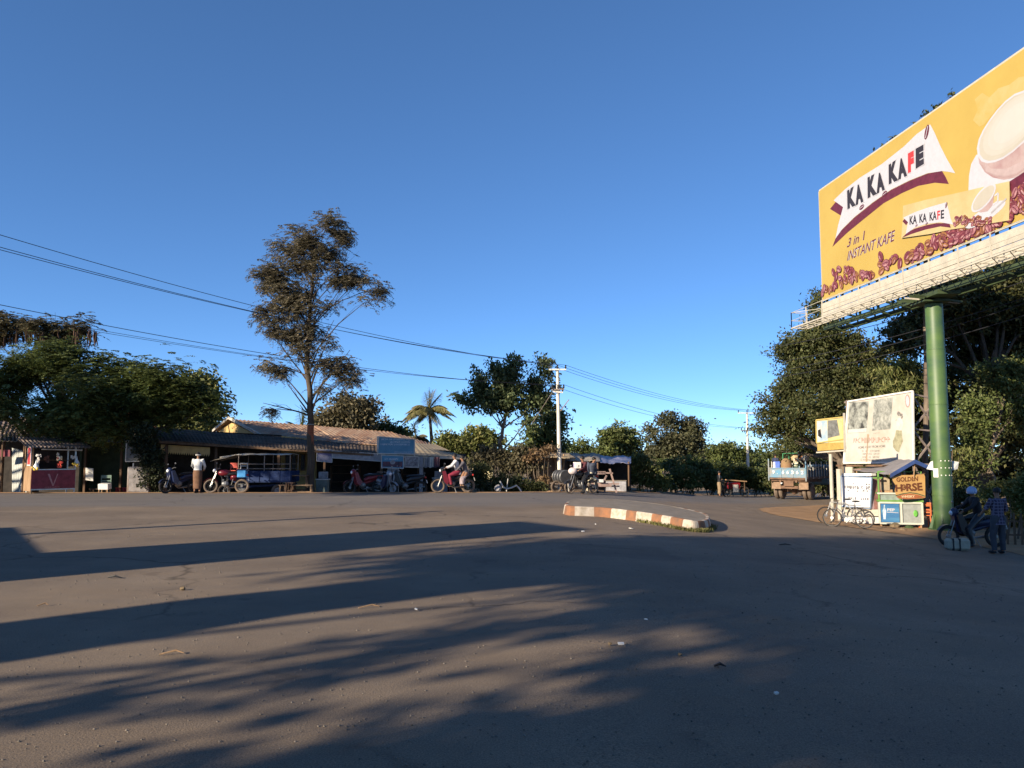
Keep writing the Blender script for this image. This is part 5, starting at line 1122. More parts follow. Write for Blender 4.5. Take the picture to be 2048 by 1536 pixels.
# ============================================================ white tourist board
M_BW = mat('aged_white_board', (0.50, 0.475, 0.43), 0.6, scale=1.2, col2=(0.44, 0.39, 0.32)); M_STAIN = mat('rust_stain', (0.36, 0.26, 0.17), .7, var=.3, scale=4)
M_PH = mat('faded_photo', (0.40, 0.41, 0.36), 0.6, scale=3.2, col2=(0.05, 0.05, 0.045), detail=9); M_PH2 = mat('faded_photo_two', (0.42, 0.42, 0.37), 0.6, scale=4, col2=(0.12, 0.125, 0.11), detail=9)
M_FAD = mat('faded_pink_letters', (0.36, 0.22, 0.17), .7, var=.2); M_FAG = mat('faded_grey_letters', (0.20, 0.18, 0.16), .7, var=.2); M_OLV = mat('faded_olive_print', (0.33, 0.31, 0.20), .7, var=.3, scale=5)
def art_w(P, q):
    z = lambda x, y: (1680+x/10.24, 780+y/10.24); Z = lambda L: [z(*p) for p in L]
    P.ppoly(Z([(150, 885), (550, 862), (590, 232), (200, 250)]), M_PH, 1); P.ppoly(Z([(655, 835), (1035, 800), (1082, 150), (700, 200)]), M_PH2, 1)
    P.ppoly(Z([(160, 880), (545, 858), (550, 780), (165, 810)]), mat('photo_grey', (.5, .5, .46), .6, var=.1), 2)
    P.text('TOP TO', Z([(680, 905), (815, 885), (815, 868), (680, 882)]), M_FAG, 1)
    scribble(P, *[P.uv(*z(275, 1090))[0], P.uv(*z(1000, 1040))[0]], P.uv(*z(600, 1075))[1], .20, M_FAD, 77, 1, .3)
    P.text('HOME AWAY FROM HOME', Z([(375, 1205), (930, 1172), (930, 1120), (375, 1155)]), M_FAG, 1, .02)
    for i, (y, x0, x1) in enumerate(((1255, 455, 830), (1315, 470, 800), (1380, 465, 800), (1440, 430, 840))): scribble(P, P.uv(*z(x0, y))[0], P.uv(*z(x1, y))[0], P.uv(*z(600, y+10))[1], .07, M_FAG, 80+i, 1, 1.6)
    P.ppoly(Z([(560, 900), (600, 910), (575, 1100), (565, 1300), (560, 1470), (525, 1470), (540, 1300), (555, 1100)]), M_STAIN, 2)
    # vase with flowers, olive print
    P.ppoly(Z([(1150, 820), (1265, 830), (1275, 950), (1290, 1050), (1240, 1170), (1210, 1280), (1150, 1250), (1090, 1170), (1085, 1050), (1125, 950)]), M_OLV, 1); u, v = P.uv(*z(1222, 700)); P.ellipse(u, v, .22, .25, 0, mat('faded_face', (.56, .53, .45), .7, var=.15), 2)
    for (x, y, r) in ((1210, 470, .1), (1250, 510, .1), (1190, 500, .08), (1270, 560, .08), (1165, 620, .06)): u, v = P.uv(*z(x, y)); P.ellipse(u, v, r, r*.5, random.uniform(-1, 1), M_FAG, 1)
    u, v = P.uv(*z(1385, 225)); P.ellipse(u, v, .14, .25, 0, M_FAD, 1); P.ellipse(u, v, .10, .21, 0, M_PRW, 2)
YL, YR = 34.6, 30.2
rb, _ = board('tourist_board', 'large faded white board with two old photographs and grey lettering', [(1688, 926), (1828, 925), (1826, 782), (1697, 803)], (YL, YR), M_WHT, M_BW, art_w, fw=.06)
M_TRUSS = mat('truss_grey', (.24, .19, .16), .7, var=.3)
mb = MB(); n_ = _.N; a0 = at(1829, 925, YR); 
def tp(Y, px, py): return at(px, py, Y)
E0 = Vector((a0.x, a0.y, gz(a0.x, a0.y)-.05)); W0, H0 = _.uv(1828, 925)[0], _.uv(1826, 782)[1]
bk = [_.P(u, v)-n_*1.2 for u in (W0*.1, W0*.5, W0*.95) for v in (0,)]
for u in (W0*.05, W0*.5, W0*.97):
    f0 = _.P(u, 0)-n_*.08; g0 = Vector((f0.x, f0.y, gz(f0.x, f0.y)-.05)); b0 = f0-n_*1.15; gb = Vector((b0.x, b0.y, gz(b0.x, b0.y)-.05)); ft = _.P(u, H0*.97)-n_*.08; bt = ft-n_*1.15; bt.z = ft.z-.2
    for a, b in ((g0, ft), (gb, bt), (ft, bt), (f0, b0), (f0.lerp(ft, .5), b0.lerp(bt, .5)), (f0, b0.lerp(bt, .5)), (b0, f0.lerp(ft, .5)), (f0.lerp(ft, .5), bt), (b0.lerp(bt, .5), ft), (g0, b0), (f0, gb)): mb.bar(a, b, .06, .06, M_TRUSS)
for v in (0.02, H0*.5, H0*.95): mb.bar(_.P(.05, v)-n_*.1, _.P(W0, v)-n_*.1, .06, .06, M_TRUSS)
mb.build('truss', None, rb, w=True)
# yellow picture sign on one post
def art_y(P, q):
    W_ = q[1][0]; H_ = q[3][1]; P.poly([(.0, .0), (W_, .0), (W_, H_), (0, H_)], mat('sign_pale_yellow', (.50, .43, .20), .6, var=.15, scale=3), 1)
    P.poly([(0, 0), (W_*.42, 0), (W_*.42, H_*.95), (0, H_*.95)], mat('print_sky', (.26, .36, .45), .6, scale=3, col2=(.42, .46, .42)), 2); P.poly([(W_*.02, H_*.2), (W_*.18, H_*.25), (W_*.22, H_*.85), (W_*.05, H_*.9)], M_WHT2, 3); P.poly([(W_*.06, H_*.3), (W_*.2, H_*.2), (W_*.16, H_*.6), (W_*.06, H_*.55)], M_BLK, 4)
    P.poly([(W_*.42, H_*.2), (W_*.86, H_*.3), (W_*.78, H_*.95), (W_*.45, H_*.95)], mat('print_hill', (.16, .16, .15), .6, var=.4, scale=6), 3)
rs, Py = board('post_sign', 'yellow framed picture sign on a single white post beside the truck', [(1634, 886), (1688, 878), (1687, 834), (1633, 840)], (30.0, 28.6), mat('sign_yellow', (.50, .38, .12), .5, var=.15), M_WHT2, art_y, fw=.04, post=[(1661, 908, 0, 29.4, .065)])
for o in children(rs):
    if o.name.startswith('post'): o.data.materials.clear(); o.data.materials.append(M_CREAM); [setattr(p, 'material_index', 0) for p in o.data.polygons]
mb = MB(); A = [at(1635, 902, 30.0), at(1689, 898, 28.6), at(1688, 881, 28.6), at(1634, 888, 30.0)]; mb.slab(A, Py.N, .08, mat('ochre_band', (.40, .28, .08), .6, var=.15)); mb.build('lower_band', None, rs, w=True)
mb = MB(); mb.bar(at(1634, 905, 30.0), at(1690, 901, 28.6), .08, .05, M_CREAM); mb.bar(at(1690, 905, 28.55), at(1688, 826, 28.55), .06, .06, M_CREAM); mb.build('rim', None, rs, w=True)
# ============================================================ lake sign
def lakesign():
    g0 = at(1680, 1045, 29.0); g1 = at(1757, 1045, 30.0)
    def art(P, q):
        W_, H_ = q[1][0], q[3][1]; z = lambda x, y: (1670+x/17.06, 930+y/17.06); Z = lambda L: [z(*p) for p in L]
        ink = mat('dark_ink', (.05, .04, .06), .6, var=.1); thin = mat('grey_ink', (.25, .23, .25), .6, var=.1)
        def ring(x, y, r, a0=0, a1=2*PI, w=.026, m=ink):
            u, v = P.uv(*z(x, y)); n = 12; P.line([(u+r*math.cos(a0+(a1-a0)*i/n), v+r*math.sin(a0+(a1-a0)*i/n)) for i in range(n+1)], w, m, 2)
        # Burmese place name, drawn letter by letter
        ring(365, 750, .038, .5, 5.8); ring(440, 745, .036, .3, 2*PI-.6); ring(500, 750, .036); ring(550, 745, .036, -2.6, 2.6); ring(455, 845, .034, 3.4, 6.0); ring(540, 785, .03, 3.3, 6.1)
        ring(615, 745, .032, -2.2, 2.4); ring(632, 655, .022, .3, 3.4); ring(625, 795, .014)
        ring(700, 755, .036, .4, 5.8); ring(780, 755, .034, .8, 6.4); ring(785, 800, .026); ring(770, 870, .03, 3.2, 6.2)
        ring(930, 765, .036, .6, 5.4); ring(965, 850, .03, 3.9, 6.9); ring(960, 890, .014)
        ring(1090, 770, .036); ring(1085, 660, .02); ring(1085, 825, .022, 1.5, 5); ring(1100, 890, .018); ring(1165, 740, .02); ring(1165, 800, .032, .6, 5.6); ring(1165, 665, .016)
        for x in (870, 1020): P.line([P.uv(*z(x, 660)), P.uv(*z(x-10, 930))], .01, thin, 2)
        for i, (c, x) in enumerate(zip('INNLE', (412, 465, 535, 610, 680))): P.text(c, Z([(x, 1165+i*4), (x+(8 if c == 'I' else 40), 1168+i*4), (x+(8 if c == 'I' else 40), 1085+i*4), (x, 1082+i*4)]), ink, 2, .05)
        for i, (c, x) in enumerate(zip('LAKE', (888, 960, 1035, 1105))): P.text(c, Z([(x, 1190+i*4), (x+44, 1193+i*4), (x+44, 1108+i*4), (x, 1105+i*4)]), ink, 2, .05)
    root, P = board('lake_sign', 'white road sign reading INNLE LAKE below Burmese writing, with blue border', [(1683, 1012), (1741, 1017), (1744, 955), (1683, 952)], (30.1, 28.7), mat('sign_blue_edge', (.22, .30, .42), .6, var=.2), mat('sign_white', (.60, .60, .61), .5, var=.04), art, fw=.035, loc=(g0.x, g0.y, gz(g0.x, g0.y)))
    def blk(x0, x1, y0, y1, Y0, Y1, th, m, nm, lab=None):
        A, B_, C_, D_ = at(x0, y1, Y0), at(x1, y1, Y1), at(x1, y0, Y1), at(x0, y0, Y0); q = MB(); q.slab([A, B_, Vector((B_.x, B_.y, C_.z)), Vector((A.x, A.y, D_.z))], P.N, th, m); return q.build(nm, None, root, w=True, label=lab)
    blk(1676, 1683, 938, 1044, 30.2, 30.05, .12, M_CREAM, 'post'); blk(1741, 1748, 952, 1018, 28.72, 28.75, .25, mat('mauve_board', (.42, .30, .31), .7, var=.2), 'side_panel'); blk(1748.5, 1757, 955, 1018, 28.75, 28.8, .25, mat('brown_pink_board', (.35, .17, .15), .7, var=.3, scale=6), 'side_panel')
    blk(1683, 1743, 946.5, 951.5, 30.0, 28.6, .2, M_WHT, 'lintel'); blk(1682, 1757, 1019, 1032, 30.0, 28.5, .3, M_CREAM, 'plinth'); blk(1684, 1760, 1034, 1047, 29.9, 28.4, .4, M_WHT2, 'plinth')
    blk(1688, 1704, 934, 946, 30.0, 29.7, .06, M_CREAM, 'upper_board'); blk(1672, 1765, 929.5, 933, 30.3, 28.9, .3, M_WOOD, 'top_beam'); blk(1700, 1722, 938, 942, 29.9, 29.5, .12, mat('orange_wood', (.45, .22, .11), .8), 'shelf_board')
lakesign()
# ============================================================ snack cart with banner
def cart():
    p = at(1798, 1055, 28.6); p.z = gz(p.x, p.y)+.02; rz = R(-14); root = thing('food_cart', 'green and white glass food cart with blue drink poster and tarpaulin roof', 'food cart', p, rz)
    GF = mat('cart_green', (.13, .27, .06), .45, var=.2, scale=4); WF = mat('cart_white', (.50, .50, .42), .5, var=.12, scale=4); w, d = 1.38, .75
    mb = MB(); mb.box((0, 0, .5), (w-.04, d-.04, .72), mat('cart_grey_panel', (.28, .29, .27), .35, var=.15)); mb.build('cabinet', None, root)
    mb = MB()
    for z in (.14, .86): 
        for y in (-d/2, d/2): mb.box((0, y, z), (w, .05, .06), WF)
    for x in (-w/2, 0.02, w/2):
        for y in (-d/2, d/2): mb.box((x, y, .5), (.06, .052, .74), WF)
    for x in (-w/2+.05, w/2-.05):
        for y in (-d/2+.05, d/2-.05): mb.box((x, y, .06), (.05, .05, .16), M_WOODL)
    mb.build('lower_frame', None, root)
    # poster
    mb = MB(); mb.box((-w/4, -d/2-.008, .5), (w/2-.1, .012, .64), mat('poster_blue', (.02, .08, .24), .4, scale=1.2, col2=(.08, .22, .36), stretch=(.3, .3, 2))); po = mb.build('poster', None, root, label='blue drink poster with white letters and a bottle')
    P = Panel((-w/2+.06, -d/2-.016, .18), (1, 0, 0), (0, 0, 1)); P.text('PEP', [(.19, .38), (.44, .38), (.44, .48), (.19, .48)], M_PRW, 1, .04, px=False); P.line([(.18, .345), (.55, .33)], .02, M_PRW, 1); P.poly([(.06, .1), (.13, .1), (.16, .4), (.12, .5), (.13, .6), (.09, .6), (.08, .5), (.04, .4)], mat('bottle_print', (.45, .55, .62), .5, var=.3), 1); P.mb.build('print', None, po)
    mb = MB(); mb.tube([(.45, -d/2-.03, .52), (.45, -d/2-.03, .53)], .001, GF, 3); mb.ell((.47, -d/2-.02, .5), (.07, .02, .12), mat('lime_sticker', (.12, .36, .06), .5), 8, 6); mb.build('sticker', None, root)
    mb = MB()
    for x in (-w/2, 0, w/2):
        for y in (-d/2, d/2): mb.box((x, y, 1.03 if x == 0 else 1.42), (.05, .05, .28 if x == 0 else 1.06), GF)
    for z in (.92, 1.18): 
        mb.box((0, -d/2, z), (w+.1, .055, .06), GF if z < 1 else WF); mb.box((0, d/2, z), (w+.1, .055, .06), GF)
        for x in (-w/2, w/2): mb.box((x, 0, z), (.055, d, .06), GF)
    mb.box((-w/2-.02, -d/2, 1.72), (.3, .05, .05), GF); mb.box((0, -d/2, 1.94), (w, .04, .04), GF); mb.build('upper_frame', None, root)
    mb = MB(); mb.box((0, -d/2+.03, 1.05), (w-.1, .012, .2), mat('dusty_glass', (.25, .3, .26), .12, var=.2, spec=.6)); mb.build('glass', None, root)
    mb = MB(); mb.box((-.35, 0, 1.25), (.34, .2, .1), M_WOODL); mb.box((-.42, -.1, 1.5), (.3, .04, .45), mat('box_tan', (.34, .27, .18), .8, var=.2)); mb.box((.2, .1, 1.27), (.3, .3, .12), M_GREY); mb.build('goods', None, root)
    # tarpaulin roof: ridge runs away from the camera side, gable to the front
    TG = mat('tarpaulin_grey', (.23, .21, .21), .6, var=.2, scale=3, bump=.2); TB = mat('tarpaulin_blue', (.025, .05, .15), .5, var=.3, scale=4)
    r0, r1 = Vector((.42, -d/2-.45, 2.36)), Vector((.30, d/2+.7, 2.36)); l0, l1 = Vector((-.40, -d/2-.5, 1.86)), Vector((-1.35, d/2+.5, 1.98)); q0, q1 = Vector((1.12, -d/2-.4, 2.03)), Vector((1.0, d/2+.6, 2.05))
    def sheet(a, b, c, e, m, nm, sag=.04):
        rows = []
        for i in range(7):
            t = i/6; u = a.lerp(b, t); v = c.lerp(e, t); rows.append([u.lerp(v, j/6)-Vector((0, 0, sag*math.sin(PI*j/6)+.015*math.sin(i*2+j))) for j in range(7)])
        mb = MB(); mb.grid(rows, .015, m); return mb.build(nm, None, root, smooth=True)
    sheet(r0, r1, l0, l1, TG, 'roof_sheet'); sheet(r0, r1, q0, q1, TB, 'roof_sheet')
    mb = MB(); 
    for a, b in ((l0, r0), (r0, q0)):
        dn = Vector((0, 0, -.13)); mb.add([a+Vector((0, -.02, .01)), b+Vector((0, -.02, .01)), b+dn+Vector((0, -.03, 0)), a+dn+Vector((0, -.03, 0))], [(0, 1, 2, 3)], TB)
    mb.build('blue_edge', None, root)
    mb = MB()
    for a, b in ((r0-Vector((0, 0, .03)), Vector((.42, -d/2, 1.2))), (Vector((.30, d/2+.3, 2.3)), Vector((.3, d/2+.3, 0))), (l0, Vector((-.3, d/2, 1.9))), (Vector((-1.2, d/2+.4, 1.95)), Vector((-1.2, d/2+.4, 0)))): mb.tube([a, b], .022, M_WOODL, 6)
    mb.build('roof_pole', None, root)
    return root, p, rz
CT = cart()
# banner hanging on the cart
def banner():
    Y = 27.9; c = at(1818, 970, Y); root = thing('hanging_banner', 'tattered orange banner reading GOLDEN HORSE WHISKY hung on the food cart', 'banner', c)
    MO = mat('banner_orange', (.52, .31, .11), .6, scale=2.5, col2=(.44, .25, .09)); MK = mat('banner_brown', (.13, .045, .02), .6, var=.2); MR = mat('banner_rust', (.36, .12, .05), .6, var=.2); MG = mat('banner_green', (.04, .08, .05), .6)
    z = lambda x, y: (1640+x/7.877, 900+y/7.877); O = at(1784, 998, Y); P = Panel(O, (1, .02, 0), (0, 0, 1)); Z = lambda L: [z(*p) for p in L]
    mb = MB(); out = [P.uv(*q) for q in Z([(1240, 765), (1200, 720), (1180, 640), (1195, 560), (1150, 490), (1135, 430), (1200, 412), (1290, 395), (1420, 395), (1540, 388), (1640, 380), (1655, 420), (1658, 600), (1660, 750), (1620, 760), (1500, 770), (1380, 775)])]; mb.slab([P.P(*q) for q in out], P.N, .012, MO); mb.build('cloth', None, root, w=True)
    P.text('GOLDEN', Z([(1205, 505), (1545, 490), (1545, 415), (1200, 432)]), MK, 1, .035); P.text('H RSE', Z([(1190, 660), (1620, 640), (1605, 510), (1185, 545)]), MK, 1, .045)
    u, v = P.uv(*z(1320, 588)); P.ellipse(u, v, .075, .105, 0, MK, 2); P.ellipse(u, v, .04, .065, 0, MO, 3); P.poly([(u-.03, v-.05), (u+.035, v-.03), (u+.03, v+.03), (u-.005, v+.06), (u-.02, v+.0)], MK, 4)
    P.line([P.uv(*z(1190, 722)), P.uv(*z(1300, 690)), P.uv(*z(1420, 672)), P.uv(*z(1540, 690)), P.uv(*z(1655, 728))], .03, MG, 1); P.ppoly(Z([(1200, 735), (1300, 700), (1420, 688), (1540, 706), (1655, 745), (1500, 768), (1380, 772), (1240, 764)]), MR, 1)
    P.text('WHISKY', Z([(1275, 752), (1495, 750), (1490, 712), (1285, 716)]), mat('banner_cream', (.78, .6, .35), .6), 2, .03); P.mb.build('print', None, root, w=True)
    mb = MB(); a = at(1786, 953, Y); mb.tube([at(1784, 955, Y+.05), at(1850, 947, Y+.05)], .012, M_WOOD, 5); mb.build('string', None, root, w=True)
banner()
# orange plastic chair
def chair(name, label, p, rz, m, group=None, h=.44):
    root = thing(name, label, 'chair', p, rz, group); mb = MB(); mb.box((0, 0, h), (.44, .42, .03), m, None, .01); mb.build('seat', None, root); mb = MB(); mb.box((-.2, 0, h+.38), (.03, .40, .14), m, None, .01); mb.box((-.2, 0, h+.2), (.025, .34, .05), m); mb.box((-.2, 0, h+.11), (.025, .34, .05), m)
    for s in (-1, 1): mb.box((-.2, s*.19, h+.22), (.035, .035, .45), m)
    mb.build('backrest', None, root)
    for sx in (-1, 1):
        for sy in (-1, 1): mb = MB(); mb.bar((sx*.18, sy*.17, h), (sx*.22, sy*.2, 0), .035, .035, m); mb.build('leg', None, root)
    return root
p = at(1848, 1052, 28.4); p.z = gz(p.x, p.y)+.02; chair('plastic_chair', 'orange plastic chair between the food cart and the green pole', p, R(75), mat('orange_plastic', (.62, .16, .06), .4, var=.15))
# rubble, stones and bricks at the cart
rr = random.Random(8)
for i, (px, py, s, m, lab) in enumerate(((1770, 1052, .13, M_WOODL, 'brown stone in front of the drink poster'), (1790, 1056, .16, M_EARTH, 'dark stone below the white cart corner'), (1818, 1058, .12, mat('dark_leafy', (.05, .08, .03), .8), 'dark green clump of leaves before the grey cart panel'), (1745, 1050, .1, M_WOODL, 'small tan stone by the sign plinth'), (1728, 1049, .09, M_WOODL, 'tan rubble lump behind the bicycle wheel'), (1805, 1062, .1, M_EARTH, 'low earth-coloured stone on the dirt edge'))):
    c = on(px, py); mb = MB(); mb.ell(c+Vector((0, 0, s*.4)), (s*1.2, s, s*.7), m, 9, 6, jit=.14); solo(mb, 'stone', None, lab, 'stone', c, group='stones at the roadside stalls')
# ============================================================ people
M_SKIN = mat('skin', (0.28, 0.145, 0.085), 0.6, var=.1); M_HAIR = mat('black_hair', (.015, .012, .01), .5, var=.2)
def skin_body(root, J, s=1.0):
    "one continuous skinned body from joint positions"
    vs = []; es = []; rs = []
    def v(p, r): vs.append(tuple(Vector(p))); rs.append(r*s); return len(vs)-1
    pel = v(J['pelvis'], .105); ch = v(J['chest'], .125); nk = v(J['neck'], .052); hd0 = v(Vector(J['neck']).lerp(Vector(J['head']), .5), .058); hd = v(J['head'], .085); ht = v(Vector(J['head'])+(Vector(J['head'])-Vector(J['neck'])).normalized()*.07*s, .06)
    es += [(pel, ch), (ch, nk), (nk, hd0), (hd0, hd), (hd, ht)]
    f = J.get('face', Vector((1, 0, 0))); n = v(Vector(J['head'])+Vector(f)*.1*s-Vector((0, 0, .015)), .016); es.append((hd, n))
    for S_ in 'LR':
        sh = v(J['sh'+S_], .055); el = v(J['el'+S_], .038); wr = v(J['wr'+S_], .026); es += [(ch, sh), (sh, el), (el, wr)]
        d = (Vector(J['wr'+S_])-Vector(J['el'+S_])).normalized(); sd = d.cross(Vector((0, 0, 1))); sd = sd.normalized() if sd.length > .2 else Vector((0, 1, 0)); w = Vector(J['wr'+S_]); pm = v(w+d*.06*s, .026); es.append((wr, pm))
        for k in range(4):
            a = v(w+d*.10*s+sd*(k-1.5)*.019*s, .0095); b = v(w+d*(.135-.01*abs(k-1.4))*s+sd*(k-1.5)*.021*s+Vector((0, 0, -.012)), .008); es += [(pm, a), (a, b)]
        a = v(w+d*.06*s+sd*.04*s*(1 if S_ == 'R' else -1), .0095); es.append((pm, a)); b = v(w+d*.09*s+sd*.052*s*(1 if S_ == 'R' else -1), .008); es.append((a, b))
        hp = v(J['hp'+S_], .09); kn = v(J['kn'+S_], .058); an = v(J['an'+S_], .036); he = v(Vector(J['an'+S_])+Vector((0, 0, -.05*s)), .035); to = v(J['to'+S_], .028); es += [(pel, hp), (hp, kn), (kn, an), (an, he), (he, to)]
    me = bpy.data.meshes.new('body'); me.from_pydata(vs, es, []); o = bpy.data.objects.new('body', me); COL.objects.link(o); o.parent = root
    m = o.modifiers.new('skin', 'SKIN'); m.use_smooth_shade = True
    for i, q in enumerate(me.skin_vertices[0].data): q.radius = (rs[i], rs[i]); q.use_root = (i == 0)
    sb = o.modifiers.new('sub', 'SUBSURF'); sb.levels = 1; sb.render_levels = 1
    me.materials.append(M_SKIN); return o
def stand(**k):
    J = dict(pelvis=(0, 0, .9), chest=(0.01, 0, 1.22), neck=(.0, 0, 1.40), head=(.015, 0, 1.54))
    for S_, s in (('L', 1), ('R', -1)):
        J['sh'+S_] = (0, s*.17, 1.35); J['el'+S_] = (0, s*.22, 1.08); J['wr'+S_] = (.06, s*.22, .86); J['hp'+S_] = (0, s*.09, .86); J['kn'+S_] = (.02, s*.1, .47); J['an'+S_] = (0, s*.1, .09); J['to'+S_] = (.15, s*.11, .025)
    J.update(k); return J
def ride(**k):
    J = dict(pelvis=(-.22, 0, .86), chest=(-.12, 0, 1.18), neck=(-.08, 0, 1.36), head=(-.05, 0, 1.49))
    for S_, s in (('L', 1), ('R', -1)):
        J['sh'+S_] = (-.09, s*.17, 1.30); J['el'+S_] = (.08, s*.26, 1.10); J['wr'+S_] = (.28, s*.27, 1.03); J['hp'+S_] = (-.18, s*.1, .84); J['kn'+S_] = (.17, s*.19, .72); J['an'+S_] = (.08, s*.2, .34); J['to'+S_] = (.22, s*.21, .29)
    J.update(k); return J
def person(label, loc, rz, J, shirt, lower, kind='trousers', hair=M_HAIR, sleeve=1.0, hat=None, scale=1.0, shirtlen=.0, shoes=None, cat='person'):
    root = thing('person', label, cat, loc, rz); V_ = {k: Vector(v) for k, v in J.items()}
    skin_body(root, V_)
    # shirt: torso loft and sleeves, one garment
    mb = MB(); p, c, n = V_['pelvis'], V_['chest'], V_['neck']; ax = (c-p)
    low = p-ax.normalized()*(.10+shirtlen)
    mb.loft([(low, .125, .175), (p, .122, .165), (p.lerp(c, .5), .115, .15), (c, .135, .18), (c.lerp(n, .55), .115, .185), (c.lerp(n, .85), .075, .12), (n, .055, .06)], shirt, 14)
    for S_ in 'LR':
        sh, el, wr = V_['sh'+S_], V_['el'+S_], V_['wr'+S_]; st = sh.lerp(V_['chest'], .3)
        pts = [st, sh, sh.lerp(el, .5), el] if sleeve < .6 else [st, sh, sh.lerp(el, .5), el, el.lerp(wr, .5), wr-(wr-el)*.05]
        mb.tube(pts, [.085, .078, .064, .058] if sleeve < .6 else [.085, .078, .062, .052, .047, .042], shirt, 10)
    mb.build('shirt', None, root, smooth=True); mb = MB()
    if kind == 'longyi':
        a = (V_['anL']+V_['anR'])/2; k = (V_['knL']+V_['knR'])/2
        mb.loft([(p+Vector((0, 0, .04)), .13, .165), (p-Vector((0, 0, .1)), .145, .185), (p.lerp(k, .6), .135, .18), (k, .125, .175), (k.lerp(a, .5), .12, .165), (a+Vector((0, 0, .1)), .115, .16)], lower, 14)
    else:
        for S_ in 'LR':
            hp, kn, an = V_['hp'+S_], V_['kn'+S_], V_['an'+S_]; e = an if kind == 'trousers' else kn.lerp(an, .45)
            mb.tube([p+Vector((0, (hp.y-p.y)*.5, .03)), hp, hp.lerp(kn, .5), kn, kn.lerp(e, .5), e+(kn-e)*.04], [.12, .115, .095, .078, .068, .062], lower, 12)
    mb.build('longyi' if kind == 'longyi' else 'trousers', None, root, smooth=True)
    f = Vector(J.get('face', Vector((1, 0, 0)))); h = V_['head']; up = (h-V_['neck']).normalized()
    if hat is None: mb = MB(); mb.ell(h-f*.018+Vector((0, 0, .035)), (.098, .092, .10), hair, 12, 8, z0=-.35); mb.build('hair', None, root, smooth=True)
    else:
        mb = MB(); mb.ell(h+Vector((0, 0, .02)), (.135, .125, .14), hat, 16, 10, z0=-.45); hm = mb.build('helmet', None, root, smooth=True); mb = MB(); mb.ell(h+Vector((0, 0, .12))-f*.07, (.03, .05, .03), M_BLK, 8, 6); mb.build('vent', None, hm)
    for S_ in 'LR':
        a, t = V_['an'+S_], V_['to'+S_]; mb = MB(); q = a.lerp(t, .5); mb.ell(Vector((q.x, q.y, min(a.z, t.z+.04)-.005)), (.13, .05, .045), shoes or M_BLK, 10, 6, Matrix.Rotation(math.atan2(t.y-a.y, t.x-a.x), 3, 'Z')); mb.build('shoe', None, root, smooth=True)
    root.scale = (scale,)*3; return root
# ============================================================ motorbikes
M_TYRE = mat('tyre_rubber', (.035, .03, .027), .85, var=.3, scale=10); M_TYD = mat('dusty_tyre', (.16, .12, .09), .9, var=.3, scale=6); M_CHR = mat('chrome', (.30, .29, .28), .38, metal=.7, var=.2); M_RIM = mat('dull_rim', (.09, .085, .08), .5, metal=.4, var=.2); M_GLS = mat('lamp_glass', (.75, .75, .78), .1, var=.05, spec=.8); M_ENG = mat('engine_metal', (.22, .22, .22), .45, metal=.5, var=.3, scale=12)
def wheel(root, c, r, tw=.045, tyre=None, nm='wheel', spokes=True):
    mb = MB(); mb.torus((0, 0, 0), r-tw, tw, tyre or M_TYRE, 26, 8, 'y'); mb.v = [(v[0]+c[0], v[1]+c[1], v[2]+c[2]) for v in mb.v]; w = mb.build(nm, None, root, smooth=True)
    mb = MB(); mb.torus(c, r-tw*2, .010, M_RIM, 22, 6, 'y'); mb.disc(c, .05, .10, 'y', M_CHR, 10)
    if spokes:
        for k in range(12): a = 2*PI*k/12; mb.bar(c, (c[0]+math.cos(a)*(r-tw*2), c[1]+(.02 if k % 2 else -.02), c[2]+math.sin(a)*(r-tw*2)), .004, .004, M_RIM)
    mb.build('rim', None, w); return w
